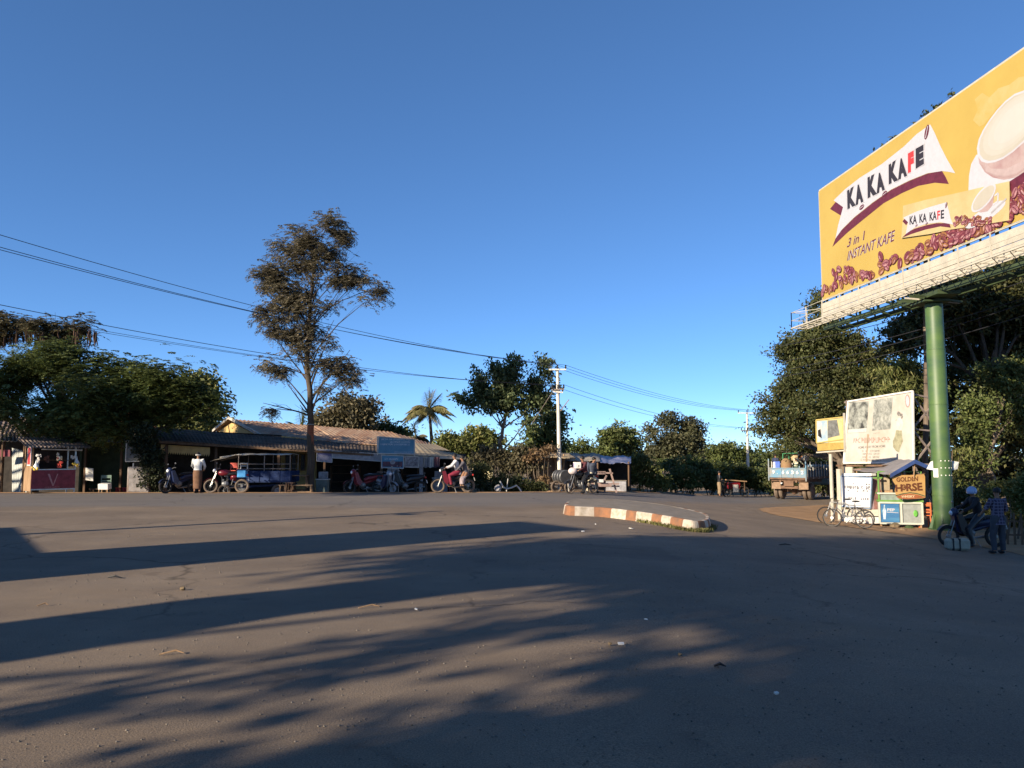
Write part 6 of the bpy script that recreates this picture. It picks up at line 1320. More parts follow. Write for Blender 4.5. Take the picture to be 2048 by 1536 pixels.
def motorbike(label, loc, rz, body, accent=None, style='step', lean=.09, tyre=None, steer=0.0, group='motorbikes', cowl=None):
    root = thing('motorbike', label, 'motorbike', loc, rz, group); root.rotation_euler = (lean, 0, rz); r = .29; fw = (.62, 0, r); rw = (-.62, 0, r); ac = accent or M_BLK
    wheel(root, fw, r, .04, tyre); wheel(root, rw, r, .046, tyre)
    mb = MB()
    for s in (-1, 1): mb.tube([(.62, s*.07, r), (.50, s*.075, .62), (.40, s*.07, .90)], .018, M_CHR, 7)
    mb.build('fork', None, root)
    mb = MB(); mb.tube([(.36, -.34, 1.02), (.36, -.2, 1.03), (.40, -.05, .98), (.40, .05, .98), (.36, .2, 1.03), (.36, .34, 1.02)], .013, M_CHR, 7); hb = mb.build('handlebar', None, root)
    for s in (-1, 1):
        q = MB(); q.tube([(.36, s*.22, 1.03), (.345, s*.35, 1.02)], .018, M_BLK, 7); q.build('grip', None, hb)
        q = MB(); q.tube([(.37, s*.22, 1.04), (.36, s*.28, 1.18)], .006, M_BLK, 5); q.ell((.35, s*.29, 1.2), (.012, .06, .035), M_CHR, 10, 6); q.build('mirror', None, root)
    mb = MB(); mb.ell((.50, 0, .92), (.075, .085, .075), M_GLS, 12, 8); mb.build('headlight', None, root, smooth=True)
    if style == 'step':
        mb = MB(); mb.ell((.44, 0, .93), (.11, .13, .13), body, 12, 8); mb.prism([(.50, .86), (.36, .95), (.20, .45), (.28, .36), (.42, .42)], -.10, .10, body); mb.build('front_cowl', None, root, smooth=False)
        for s in (-1, 1):
            q = MB(); q.prism([(.46, .88), (.34, .92), (.16, .5), (.24, .34), (.38, .46)], s*.13, s*.24, cowl or body); q.build('leg_shield', None, root)
        mb = MB(); mb.tube([(.36, 0, .84), (.18, 0, .5), (-.05, 0, .46), (-.3, 0, .55), (-.6, 0, .62)], [.04, .05, .06, .06, .04], body, 10); mb.build('frame', None, root, smooth=True)
        mb = MB(); mb.tube([(-.02, 0, .58), (-.2, 0, .66), (-.5, 0, .70), (-.78, 0, .78)], [.07, .12, .12, .05], body, 12, flat=1.0); mb.build('side_panel', None, root, smooth=True)
    else:
        mb = MB(); mb.ell((.12, 0, .83), (.26, .12, .13), body, 14, 10); mb.build('fuel_tank', None, root, smooth=True)
        mb = MB(); mb.tube([(.40, 0, .86), (.2, 0, .66), (.12, 0, .34), (-.2, 0, .32), (-.62, 0, .32)], .022, M_BLK, 7); mb.tube([(.38, 0, .84), (-.1, 0, .74), (-.65, 0, .72)], .022, M_BLK, 7); mb.tube([(-.2, 0, .34), (-.3, 0, .72)], .02, M_BLK, 7); mb.build('frame', None, root)
        mb = MB(); mb.ell((-.3, .0, .66), (.16, .11, .09), body, 10, 8); mb.build('side_panel', None, root, smooth=True)
    mb = MB(); mb.tube([(.0, 0, .76), (-.2, 0, .80), (-.45, 0, .83), (-.78, 0, .86)], [.07, .12, .12, .07], M_BLK, 12); mb.v = [(v[0], v[1], .76+(v[2]-.76)*.55) for v in mb.v]; mb.build('seat', None, root, smooth=True)
    mb = MB(); mb.ell((.05, 0, .38), (.15, .11, .12), M_ENG, 10, 8); [mb.box((.1+.018*k, 0, .5), (.008, .15, .14), M_ENG) for k in range(5)]; mb.build('engine', None, root)
    mb = MB(); mb.tube([(.15, -.12, .34), (.0, -.15, .22), (-.35, -.15, .26), (-.75, -.16, .36)], [.02, .02, .045, .04], M_CHR, 9); mb.build('exhaust', None, root, smooth=True)
    for (cx, a0, a1, mm) in ((.62, .5, 2.6, body), (-.62, .6, 2.4, M_BLK)):
        q = MB(); n = 8; P_ = []
        for i in range(n+1): a = a0+(a1-a0)*i/n; P_.append([Vector((cx+math.cos(a)*(r+.03), y, r+math.sin(a)*(r+.03))) for y in (-.06, -.03, .03, .06)])
        q.grid(P_, .006, mm); q.build('mudguard', None, root, smooth=True)
    mb = MB(); mb.box((-.82, 0, .74), (.06, .14, .07), M_RED, None, .01); mb.build('tail_light', None, root)
    mb = MB(); mb.box((-.88, 0, .56), (.01, .18, .14), M_WHT, Matrix.Rotation(.3, 3, 'Y')); mb.build('number_plate', None, root)
    mb = MB(); mb.tube([(-.05, .1, .25), (-.12, .22, .02)], .01, M_CHR, 5); mb.tube([(-.6, -.05, .92), (-.8, 0, .92), (-.6, .05, .92)], .012, M_CHR, 6); mb.build('stand', None, root)
    return root
def gl(px, Y, dz=0): p = at(px, 985, Y); p.z = gz(p.x, p.y)+dz; return p
BB = mat('bike_black', (.02, .02, .022), .3, var=.15, spec=.5); BR_ = mat('bike_red', (.20, .01, .016), .35, var=.2, spec=.5); BBL = mat('bike_blue', (.012, .02, .06), .35, var=.2, spec=.5); BS = mat('bike_silver', (.26, .27, .30), .35, var=.1, metal=.2); BM = mat('bike_maroon', (.14, .01, .018), .3, var=.15, spec=.5)
motorbike('dark blue motorbike parked nose-out left of the man in the white shirt', gl(360, 33.2), R(-128), BBL, style='step')
mA = motorbike('maroon motorcycle with a blue box parked in front of the three-wheeler', gl(452, 33.1), R(186), BM, style='road', tyre=M_TYD)
# box on the rear of that motorcycle
q = mA.matrix_basis; mb = MB(); c = gl(477, 33.15)
mb.box((-.62, .02, .78), (.34, .34, .3), mat('light_blue_box', (.10, .38, .72), .4, var=.1), None, .02); mb.build('box', None, mA); mb = MB(); mb.box((-.62, .02, .95), (.42, .4, .03), BBL); mb.build('rack', None, mA)
motorbike('red step-through motorbike parked in the shade of the shop', gl(728, 33.9), R(-150), BR_, style='step')
motorbike('silver and blue scooter parked beside the red motorbike', gl(765, 34.2), R(-35), BS, style='step', cowl=BBL, tyre=M_TYRE)
motorbike('black motorbike parked side-on below the small picture board', gl(812, 34.1), R(176), BB, style='step')
mR = motorbike('red motorbike being ridden along the far road edge', gl(906, 33.3), R(188), BB, style='step', lean=0, cowl=BM, tyre=M_TYD, group='ridden motorbikes')
mK = motorbike('dark motorbike with a white and purple box being loaded by the roadside', gl(1163, 34.6), R(212), BB, style='road', lean=0, tyre=M_TYD, group='ridden motorbikes')
# people
Wsh = mat('white_shirt', (.62, .62, .60), .8, var=.1, scale=8, bump=.2); Brn = mat('brown_longyi', (.16, .085, .05), .85, var=.25, scale=6); 
person('person in white shirt, brown longyi and headband standing with back turned beside blue motorbike', gl(394, 33.05), R(95), stand(elL=(.12, .26, 1.12), wrL=(.28, .22, 1.0), elR=(.1, -.25, 1.1), wrR=(.24, -.18, .98)), Wsh, Brn, 'longyi')
mb = MB(); hp = Vector(gl(394, 33.05))+Vector((0, 0, 1.56)); mb.torus((0, 0, 1.56), .098, .018, M_WHT, 16, 6, 'z'); pw = [o for o in bpy.data.objects if o.name.startswith('person')][0]; mb.build('headband', None, pw)
def on_bike(bike, label, J, shirt, lower, kind, off=(0, 0, 0), **k):
    M_ = Matrix.Rotation(bike.rotation_euler[2], 4, 'Z'); return person(label, Vector(bike.location)+(M_ @ Vector(off)), bike.rotation_euler[2], J, shirt, lower, kind, **k)
on_bike(mR, 'rider in white jacket and dark red trousers on the moving red motorbike', ride(face=Vector((.8, .5, -.05))), mat('white_jacket', (.60, .58, .56), .8, var=.12, scale=8), mat('dark_red_trousers', (.20, .02, .04), .8, var=.2), 'trousers')
on_bike(mR, 'pillion passenger in grey skirt sitting sideways behind the rider', ride(knL=(.0, .30, .62), anL=(.02, .33, .30), toL=(.1, .38, .24), knR=(-.1, .32, .62), anR=(-.08, .35, .30), toR=(.0, .40, .24), hpL=(-.12, .12, .84), hpR=(-.24, .10, .84), wrL=(.2, .16, .98), wrR=(.2, -.12, .98)), mat('dark_grey_top', (.10, .09, .10), .8, var=.2), mat('grey_pink_skirt', (.30, .24, .25), .8, var=.3, scale=10), 'longyi', off=(-.32, 0, 0), scale=.95)
on_bike(mK, 'rider in dark clothes and light cap seated on the loaded motorbike', ride(anL=(.1, .3, .1), toL=(.24, .31, .04), knL=(.16, .26, .48)), mat('dark_maroon_shirt', (.10, .03, .035), .8, var=.2), BB, 'trousers')
# the box and bag
c = Vector(mK.location)+Matrix.Rotation(R(212), 3, 'Z') @ Vector((.22, 0, 1.22)); 
mb = MB(); mb.box((0, 0, 0), (.26, .36, .27), M_WHT, None, .01); r_ = thing('carton', 'white carton with purple panels held before the rider of the loaded motorbike', 'carton', c, R(190)); mb.build('box', None, r_); mb = MB(); pr = mat('purple_print', (.13, .10, .22), .6, var=.2); mb.box((.0, .0, 0), (.265, .08, .2), pr); mb.box((.132, -.1, 0), (.006, .1, .18), mat('lilac_print', (.36, .32, .48), .6)); mb.build('print', None, r_)
c2 = Vector(mK.location)+Matrix.Rotation(R(212), 3, 'Z') @ Vector((.5, .05, .98)); mb = MB(); mb.ell(c2, (.2, .17, .15), mat('pinkish_white_bag', (.62, .52, .50), .7, var=.2, scale=6), 12, 8, jit=.06); solo(mb, 'bag', None, 'round pinkish white bag over the headlamp of the loaded motorbike', 'bag', c2, True)
person('person in dark top and pale cream trousers stepping behind the loaded motorbike', gl(1184, 35.6), R(-60), stand(knL=(.16, .1, .48), anL=(.22, .1, .1), toL=(.36, .1, .05), knR=(-.03, -.1, .47), anR=(-.2, -.1, .12), toR=(-.08, -.1, .04), chest=(.08, 0, 1.2), neck=(.14, 0, 1.36), head=(.19, 0, 1.48)), mat('dark_blue_top', (.06, .07, .10), .8, var=.3), mat('cream_trousers', (.55, .50, .38), .8, var=.12, scale=8), 'trousers')
# ============================================================ drum trailer, wooden cart
def drum_trailer():
    p = gl(1124, 36.2); root = thing('drum_trailer', 'black steel drum lying on a two-wheeled trailer at the white pole foot', 'trailer', p, R(20)); mb = MB(); mb.tube([(0, -.45, .72), (0, -.43, .72), (0, .43, .72), (0, .45, .72)], [.27, .29, .29, .27], mat('drum_black', (.05, .05, .055), .4, var=.3, scale=4), 22); [mb.torus((0, y, .72), .292, .014, M_ENG, 22, 5, 'y') for y in (-.42, -.15, .15, .42)]; mb.build('drum', None, root, smooth=True)
    for s in (-1, 1): wheel(root, (s*.34, -.05+s*.12, .28), .28, .05, M_TYD)
    mb = MB(); mb.bar((-.45, -.3, .42), (.9, -.3, .42), .05, .05, M_TRUSS); mb.bar((-.45, .3, .42), (.9, .3, .42), .05, .05, M_TRUSS); mb.bar((-.34, 0, .29), (.34, 0, .29), .05, .05, M_TRUSS); mb.bar((.3, -.3, .42), (.3, .3, .42), .05, .05, M_TRUSS); mb.build('chassis', None, root); mb = MB(); mb.bar((.1, -.45, .42), (.12, -.5, 0), .035, .035, M_WHT2); mb.build('prop', None, root)
drum_trailer()
def wood_cart():
    p = gl(1205, 37.5); root = thing('wooden_cart', 'old wooden cart frame with slanted rails before the tarpaulin shelter', 'cart', p, R(8)); M_ = mat('grey_pink_wood', (.36, .25, .21), .85, var=.3, scale=5)
    parts = [('rail', (-.6, 0, .95), (.5, 0, .9)), ('rail', (-.6, 0, .42), (.8, 0, .40)), ('rail', (-.6, .3, .30), (.9, .3, .28)), ('post', (-.55, 0, .1), (-.65, 0, 1.0)), ('post', (.35, 0, 1.1), (.55, 0, .45)), ('post', (.55, .1, .5), (.7, .1, 0)), ('post', (.0, 0, .4), (.2, 0, .8)), ('post', (-.3, 0, .3), (-.35, 0, 0)), ('post', (.2, .2, .4), (.15, .2, 0))]
    for nm, a, b in parts: mb = MB(); mb.bar(a, b, .06, .07, M_); mb.build(nm, None, root)
    mb = MB(); mb.box((-.15, .1, .34), (1.1, .5, .12), M_); mb.box((-.1, 0, .92), (.5, .06, .14), M_); mb.build('bed', None, root); mb = MB(); mb.box((-.12, -.1, .55), (.26, .2, .14), M_WHT, None, .01); mb.build('white_pack', None, root)
wood_cart()
# ============================================================ three-wheeled cargo truck with canopy
def trike():
    p = gl(520, 34.9); root = thing('cargo_three_wheeler', 'blue three-wheeled cargo truck with an open frame and sagging canvas canopy', 'three-wheeler', p, R(180)); BL = mat('truck_blue', (.015, .035, .11), .5, var=.3, scale=3)
    mb = MB(); mb.box((-.35, 0, .72), (2.3, 1.3, .08), BL); mb.build('floor', None, root)
    for nm, c, s in (('side_panel', (-.35, -.65, .94), (2.3, .04, .42)), ('side_panel', (-.35, .65, .94), (2.3, .04, .42)), ('tailgate', (-1.5, 0, .94), (.04, 1.3, .42)), ('headboard', (.8, 0, .94), (.04, 1.3, .42))):
        mb = MB(); mb.box(c, s, BL); 
        if s[0] > 1: [mb.box((c[0]-s[0]/2+.05+k*.44, c[1]+(-.03 if c[1] < 0 else .03), c[2]), (.05, .03, .44), BL) for k in range(6)]
        mb.build(nm, None, root)
    mb = MB()
    for x in (.75, -.35, -1.45):
        for y in (-.63, .63): mb.tube([(x, y, .9), (x, y, 1.86)], .02, M_TRUSS, 6)
    for z in (1.25, 1.45): 
        for y in (-.63, .63): mb.tube([(.75, y, z), (-1.45, y, z)], .012, M_TRUSS, 5)
    for y in (-.63, .63): mb.tube([(1.6, y*.8, 1.74), (.75, y, 1.86), (-1.45, y, 1.86)], .018, M_WHT2, 6)
    mb.build('canopy_frame', None, root)
    rows = []
    for i in range(17):
        x = 1.95-i*.215; top = 1.9 if x < .8 else 1.9-(x-.8)*.24; rows.append([Vector((x, y*.68, top-.05*abs(y)**2-.02*math.sin(i*1.7+y*3))) for y in (-1, -.66, -.33, 0, .33, .66, 1)])
    mb = MB(); mb.grid(rows, .012, mat('canvas_grey_tan', (.30, .26, .20), .85, scale=2, col2=(.17, .15, .13), bump=.3)); mb.build('canopy', None, root, smooth=True)
    for y in (-.58, .58): wheel(root, (-.95, y, .3), .3, .07, M_TYD, spokes=False); 
    for w_ in [o for o in children(root) if o.name.startswith('wheel')]:
        q = MB(); yy = -.58 if w_.name == 'x' else 0; 
    mb = MB(); [mb.disc((-.95, y, .3), .16, .12, 'y', M_ENG, 14) for y in (-.58, .58)]; mb.bar((-.95, -.5, .3), (-.95, .5, .3), .06, .06, M_TRUSS); mb.build('axle', None, root)
    wheel(root, (1.55, 0, .29), .29, .05, M_TYD)
    mb = MB(); [mb.tube([(1.55, s*.08, .29), (1.38, s*.08, .95)], .02, M_CHR, 6) for s in (-1, 1)]; mb.tube([(1.3, -.33, 1.05), (1.36, 0, 1.0), (1.3, .33, 1.05)], .015, M_CHR, 6); mb.build('fork', None, root); mb = MB(); mb.ell((1.5, 0, .98), (.09, .09, .09), M_GLS, 10, 8); mb.build('headlight', None, root); mb = MB(); mb.ell((1.1, 0, .82), (.22, .12, .12), BM, 12, 8); mb.build('fuel_tank', None, root, smooth=True); mb = MB(); mb.box((.88, 0, .84), (.3, .5, .08), M_BLK, None, .02); mb.build('seat', None, root)
    mb = MB(); mb.bar((1.4, 0, .85), (.8, 0, .5), .06, .06, BL); mb.bar((1.0, -.15, .45), (-1.5, -.35, .6), .05, .08, BL); mb.bar((1.0, .15, .45), (-1.5, .35, .6), .05, .08, BL); mb.box((.75, 0, .45), (.4, .35, .3), M_ENG); mb.build('chassis', None, root)
trike()
for (px, m, lab) in ((468, mat('red_plastic_chair', (.55, .08, .05), .5, var=.1), 'small red chair upended on the three-wheeler front'), (488, M_WHT2, 'small pale metal chair upended beside the red one')):
    c = at(px, 940, 33.9); r_ = thing('small_chair', lab, 'chair', c, R(80)); q = MB(); q.box((0, 0, .17), (.03, .28, .16) if px == 468 else (.03, .22, .03), m); q.build('backrest', None, r_)
    for s in (-1, 1): q = MB(); q.bar((0, s*.15, -.05), (0, s*.15, .3), .028, .028, m); q.build('leg', None, r_)
    q = MB(); q.box((0, 0, .28), (.04, .3, .03), m); q.box((0, 0, -.02), (.3, .3, .03), m); q.build('seat', None, r_)
# ============================================================ lorry
def lorry():
    p = gl(1577, 45.6); rzL = R(90-38); root = thing('lorry', 'old blue open lorry with rusty mudflaps and stake sides seen from behind', 'truck', p, rzL)
    RU = mat('rusty_chassis', (.17, .10, .065), .85, var=.35, scale=4); TB = mat('lorry_blue', (.10, .25, .38), .6, scale=2.2, col2=(.25, .24, .22)); L = 4.2; w = 2.1
    mb = MB(); mb.box((L/2-.1, 0, 1.22), (L, w, .1), RU); [mb.bar((0, y, 1.08), (6.0, y, 1.0), .09, .16, RU) for y in (-.45, .45)]; mb.bar((.1, -w/2, 1.13), (.1, w/2, 1.13), .1, .12, RU); mb.build('chassis', None, root)
    mb = MB(); mb.box((-.12, 0, 1.53), (.05, w, .52), TB); [mb.box((-.155, y, 1.53), (.03, .05, .52), TB) for y in (-w/2+.03, -.34, .34, w/2-.03)]; mb.box((-.15, 0, 1.8), (.06, w, .05), TB); tg_ = mb.build('tailgate', None, root)
    P = Panel((-.175, w/2, 1.27), (0, -1, 0), (0, 0, 1)); ink = mat('tailgate_white', (.66, .68, .66), .6, var=.15)
    for i, ch in enumerate('9.663 6 2'.replace(' ', '')):
        u = .22+i*.27; P.text(ch, [(u, .20), (u+(.14 if ch != '.' else .04), .20), (u+(.14 if ch != '.' else .04), .20+(.2 if ch != '.' else .04)), (u, .20+(.2 if ch != '.' else .04))], ink, 1, .05, px=False)
    P.mb.build('lettering', None, tg_)
    for y in (-1, 1):
        mb = MB(); mb.box((L/2-.1, y*w/2, 1.5), (L, .05, .42), mat('lorry_dark_side', (.03, .05, .07), .7, var=.3)); mb.box((L/2-.1, y*(w/2+.03), 1.27), (L, .06, .08), RU); mb.build('side_panel', None, root)
        for k in range(9):
            x = .0+k*.5; mb = MB(); mb.box((x, y*(w/2+.045), 1.62+(.12 if k % 2 else .0)), (.05, .04, .85), M_WHT2); mb.build('stake', None, root)
    for y in (-w/2, w/2): mb = MB(); mb.box((-.12, y, 1.7), (.07, .06, 1.25), TB); mb.build('corner_post', None, root)
    for y in (-.95, -.68, .68, .95): wheel(root, (1.0, y, .48), .48, .12, M_TYD, spokes=False)
    mb = MB(); [mb.disc((1.0, y, .48), .26, .16, 'y', RU, 14) for y in (-.95, -.68, .68, .95)]; mb.bar((1.0, -.9, .48), (1.0, .9, .48), .14, .14, RU); mb.ell((1.0, 0, .48), (.2, .2, .2), RU, 12, 8); mb.build('rear_axle', None, root)
    for y in (-.85, .85): wheel(root, (5.0, y, .48), .48, .12, M_TYD, spokes=False)
    for y in (-.78, .78): mb = MB(); mb.box((.25, y, .82), (.03, .52, .42), mat('mudflap', (.27, .18, .12), .9, var=.25, scale=5)); mb.build('mudflap', None, root)
    mb = MB(); [mb.box((.3, y, 1.07), (.3, .6, .06), RU, Matrix.Rotation(.15, 3, 'Y')) for y in (-.78, .78)]; mb.box((.1, 0, .93), (.1, .55, .3), RU); mb.box((.2, 0, .72), (.1, 1.0, .16), RU); mb.build('underframe', None, root)
    mb = MB(); mb.ell((.1, .42, .95), (.04, .06, .06), M_GLS, 8, 6); mb.build('tail_light', None, root)
    mb = MB(); mb.box((5.1, 0, 1.35), (1.3, 1.9, 1.2), TB, None, .08); mb.box((5.75, 0, 1.0), (.6, 1.6, .6), TB, None, .1); cb = mb.build('cab', None, root); mb = MB(); mb.box((4.42, 0, 1.62), (.03, 1.2, .4), M_BLK); [mb.box((5.2, y*.96, 1.6), (.7, .03, .4), M_BLK) for y in (-1, 1)]; mb.build('window', None, cb)
    mb = MB(); GR = mat('green_rail', (.05, .28, .12), .5, var=.2); mb.tube([(1.4, .75, 1.3), (1.4, .75, 2.62), (1.4, -.1, 2.66)], .03, GR, 6); mb.tube([(2.4, .75, 1.3), (2.4, .75, 2.5)], .03, GR, 6); mb.box((1.1, .0, 1.95), (.04, 1.3, .07), GR); mb.box((1.1, 0, 1.75), (.04, 1.3, .07), GR); mb.build('inner_rail', None, root)
    M_ = Matrix.Translation(p) @ Matrix.Rotation(rzL, 4, 'Z'); g = lambda x, y, z=1.27: M_ @ Vector((x, y, z))
    person('person in pale cream shirt standing in the lorry bed and bending to the right', g(.55, -.30), rzL-.6, stand(chest=(.1, 0, 1.2), neck=(.2, 0, 1.34), head=(.28, 0, 1.44), wrR=(.35, -.3, .95), elR=(.2, -.3, 1.1)), mat('cream_shirt', (.60, .58, .42), .8, var=.1), mat('dark_green_longyi', (.05, .09, .06), .8, var=.2), 'longyi', scale=.8)
    person('person with dark jacket standing at the left rear of the lorry bed', g(.35, .82), rzL, stand(), mat('navy_jacket', (.03, .04, .09), .8, var=.2), mat('brown_cloth', (.2, .12, .09), .8, var=.2), 'longyi', scale=.8)
    c = g(.12, .66, 1.95); mb = MB(); R3 = Matrix.Rotation(rzL, 3, 'Z'); mb.box(c, (.08, .38, .46), mat('blue_sack', (.07, .14, .50), .6, var=.2), R3, .02); mb.box(c+R3 @ Vector((-.01, .15, -.02)), (.07, .12, .42), M_WHT, R3); solo(mb, 'sack', None, 'blue and white sack at the left corner above the lorry tailgate', 'sack', c)
    c = g(.4, .22, 1.8); mb = MB(); mb.loft([(c+Vector((0, 0, -.52)), .3, .3), (c+Vector((0, 0, .1)), .34, .34), (c+Vector((0, 0, .42)), .26, .28), (c+Vector((0, 0, .55)), .12, .15)], mat('brown_sack', (.30, .17, .10), .9, scale=2, col2=(.22, .15, .07)), 14); solo(mb, 'sack', None, 'large brown sack standing in the lorry bed behind the tailgate', 'sack', c, True)
    for i, (x, y, s, m) in enumerate(((.9, -.7, .18, M_TRIM), (1.1, -.45, .16, mat('orange_bundle', (.55, .22, .08), .8)), (1.2, -.05, .2, mat('tan_bundle', (.5, .38, .22), .8)))):
        c = g(x, y, 2.35); mb = MB(); mb.ell(c, (s*1.3, s, s*.9), m, 10, 7, jit=.12); mb.bar(c-Vector((0, 0, .1)), g(x, y, 1.27), .2, .2, M_WOOD); solo(mb, 'bundle', None, ['pale bundle heaped at the right of the lorry load', 'orange bundle heaped on the lorry load', 'tan bundle heaped on the middle of the lorry load'][i], 'bundle', c)
lorry()
# person with handcart at the bend
person('small distant person in black jacket standing beside the handcart', gl(1439, 48.3, 0), R(-5), stand(wrL=(.3, .2, .95), wrR=(.3, -.2, .95)), BB, mat('khaki_longyi', (.25, .18, .11), .8), 'longyi', scale=.92)
def handcart():
    c = gl(1466, 48.6); root = thing('handcart', 'small handcart with pale top board beside the distant person', 'cart', c, R(10)); mb = MB(); mb.box((.1, 0, 1.0), (1.3, .7, .06), M_WOODL, Matrix.Rotation(.08, 3, 'Y')); mb.build('top_board', None, root); mb = MB(); mb.box((0, 0, .7), (.7, .5, .35), BR_); mb.build('body', None, root)
    mb = MB(); mb.box((.05, -.27, .55), (.34, .02, .42), M_WHT2); mb.build('notice', None, root)
    for x in (-.4, .75): wheel(root, (x, 0, .32), .32, .03)
    mb = MB(); [mb.bar((x, y, .95), (x, y, .35), .04, .04, M_WOOD) for x in (-.4, .6) for y in (-.3, .3)]; mb.build('legs_frame', None, root)
handcart()
# ============================================================ bicycles by the lake sign
def bicycle(label, loc, rz, frame, lean=.12, group='bicycles at the lake sign', steer=.5):
    root = thing('bicycle', label, 'bicycle', loc, rz, group); root.rotation_euler = (lean, 0, rz); r = .31; wheel(root, (.5, 0, r), r, .02); wheel(root, (-.5, 0, r), r, .02)
    mb = MB(); bbk = (-.05, 0, .28); st = (-.2, 0, .74); hd = (.33, 0, .78); hl = (.36, 0, .66)
    for a, b in ((bbk, st), (st, hd), (bbk, hl), (hl, hd), ((-.5, .03, r), st), ((-.5, -.03, r), st), ((-.5, .03, r), bbk), ((-.5, -.03, r), bbk)): mb.tube([a, b], .017, frame, 7)
    mb.build('frame', None, root); mb = MB(); [mb.tube([(.5, s*.04, r), (.38, s*.04, .62), (.35, 0, .7)], .013, frame, 6) for s in (-1, 1)]; mb.tube([hd, (.31, 0, .88)], .014, M_BLK, 6); mb.build('fork', None, root)
    mb = MB(); mb.tube([(.30, -.28, .90), (.33, -.1, .89), (.31, 0, .89), (.33, .1, .89), (.30, .28, .90)], .012, M_BLK, 6); mb.build('handlebar', None, root); mb = MB(); mb.tube([st, (-.22, 0, .86)], .012, M_CHR, 6); mb.ell((-.24, 0, .88), (.13, .06, .03), M_BLK, 10, 6); mb.build('saddle', None, root, smooth=True)
    mb = MB(); mb.disc((-.05, .03, .28), .09, .01, 'y', M_ENG, 16); mb.bar((-.05, .06, .28), (.06, .06, .16), .015, .015, M_CHR); mb.bar((-.05, -.06, .28), (-.16, -.06, .4), .015, .015, M_CHR); mb.box((.07, .1, .15), (.08, .08, .02), M_BLK); mb.box((-.17, -.1, .41), (.08, .08, .02), M_BLK); mb.build('crank', None, root)
    mb = MB(); mb.box((-.5, 0, .68), (.34, .12, .015), M_BLK); [mb.bar((-.5, s*.05, r), (-.45, s*.05, .68), .01, .01, M_BLK) for s in (-1, 1)]; mb.build('rack', None, root); return root
b1 = bicycle('silver bicycle leaning nearest the road before the lake sign', on(1697, 1056), R(150), mat('bike_frame_grey', (.16, .16, .17), .4, var=.2)); b2 = bicycle('second bicycle with white fork parked close behind the silver one', on(1683, 1049), R(168), mat('bike_frame_white', (.32, .32, .31), .4, var=.1), lean=.1)
# ============================================================ group under the trees at the right edge
mP = motorbike('dark motorbike parked in the shade with its rider at the right edge', on(1945, 1094), R(176), BBL, style='step', lean=0, cowl=BB, group='ridden motorbikes')
on_bike(mP, 'rider in black with a pale blue helmet sitting on the shaded motorbike', ride(wrL=(.30, .22, .98), anL=(.12, .3, .1), toL=(.26, .32, .04), knL=(.2, .27, .5)), mat('black_jacket', (.018, .018, .022), .7, var=.2), BB, 'trousers', hat=mat('pale_blue_helmet', (.30, .38, .56), .25, var=.1, spec=.6))
chk = bpy.data.materials.new('checked_shirt'); chk.use_nodes = True; n_ = chk.node_tree.nodes; l_ = chk.node_tree.links; tc = n_.new('ShaderNodeTexCoord'); sx = n_.new('ShaderNodeSeparateXYZ'); l_.new(tc.outputs['Object'], sx.inputs[0]); outs = []
for ax, sc_ in (('Y', 13), ('Z', 13)):
    a = n_.new('ShaderNodeMath'); a.operation = 'MULTIPLY'; a.inputs[1].default_value = sc_; l_.new(sx.outputs[ax], a.inputs[0]); f = n_.new('ShaderNodeMath'); f.operation = 'FRACT'; l_.new(a.outputs[0], f.inputs[0]); g_ = n_.new('ShaderNodeMath'); g_.operation = 'GREATER_THAN'; g_.inputs[1].default_value = .72; l_.new(f.outputs[0], g_.inputs[0]); outs.append(g_.outputs[0])
mx_ = n_.new('ShaderNodeMath'); mx_.operation = 'MAXIMUM'; l_.new(outs[0], mx_.inputs[0]); l_.new(outs[1], mx_.inputs[1]); rp_ = n_.new('ShaderNodeMix'); rp_.data_type = 'RGBA'; l_.new(mx_.outputs[0], rp_.inputs[0]); rp_.inputs[6].default_value = (.035, .026, .055, 1); rp_.inputs[7].default_value = (.13, .11, .16, 1); l_.new(rp_.outputs[2], n_['Principled BSDF'].inputs['Base Color']); n_['Principled BSDF'].inputs['Roughness'].default_value = .85
person('person in purple checked shirt and dark trousers standing with back turned at the right edge', on(2000, 1109), R(100), stand(chest=(.03, 0, 1.2), elL=(.1, .27, 1.12), wrL=(.26, .26, 1.0), elR=(.05, -.28, 1.08), wrR=(.2, -.26, .98), knL=(.05, .13, .47), anL=(-.02, .16, .09), toL=(.12, .18, .03)), chk, mat('dark_grey_trousers', (.055, .055, .065), .85, var=.2), 'trousers', sleeve=.5, shirtlen=.06)
def bagc():
    c = on(1915, 1101); root = thing('holdall', 'cream holdall with two dark straps lying on the ground under the trees', 'bag', c, R(-4)); mb = MB(); mb.box((0, 0, .16), (.56, .30, .30), mat('cream_canvas', (.40, .36, .27), .85, var=.15, scale=6, bump=.3), None, .06); mb.build('body', None, root, smooth=False)
    for x in (-.16, .0): mb = MB(); mb.box((x, 0, .16), (.035, .32, .315), M_BLK); mb.build('strap', None, root)
bagc()
mb = MB(); c = on(1893, 1050); mb.box(c+Vector((0, 0, .02)), (.1, .07, .03), M_WHT, Matrix.Rotation(.4, 3, 'Y')); solo(mb, 'paper_scrap', None, 'white scrap lying on the ground right of the green pole foot', 'litter', c)
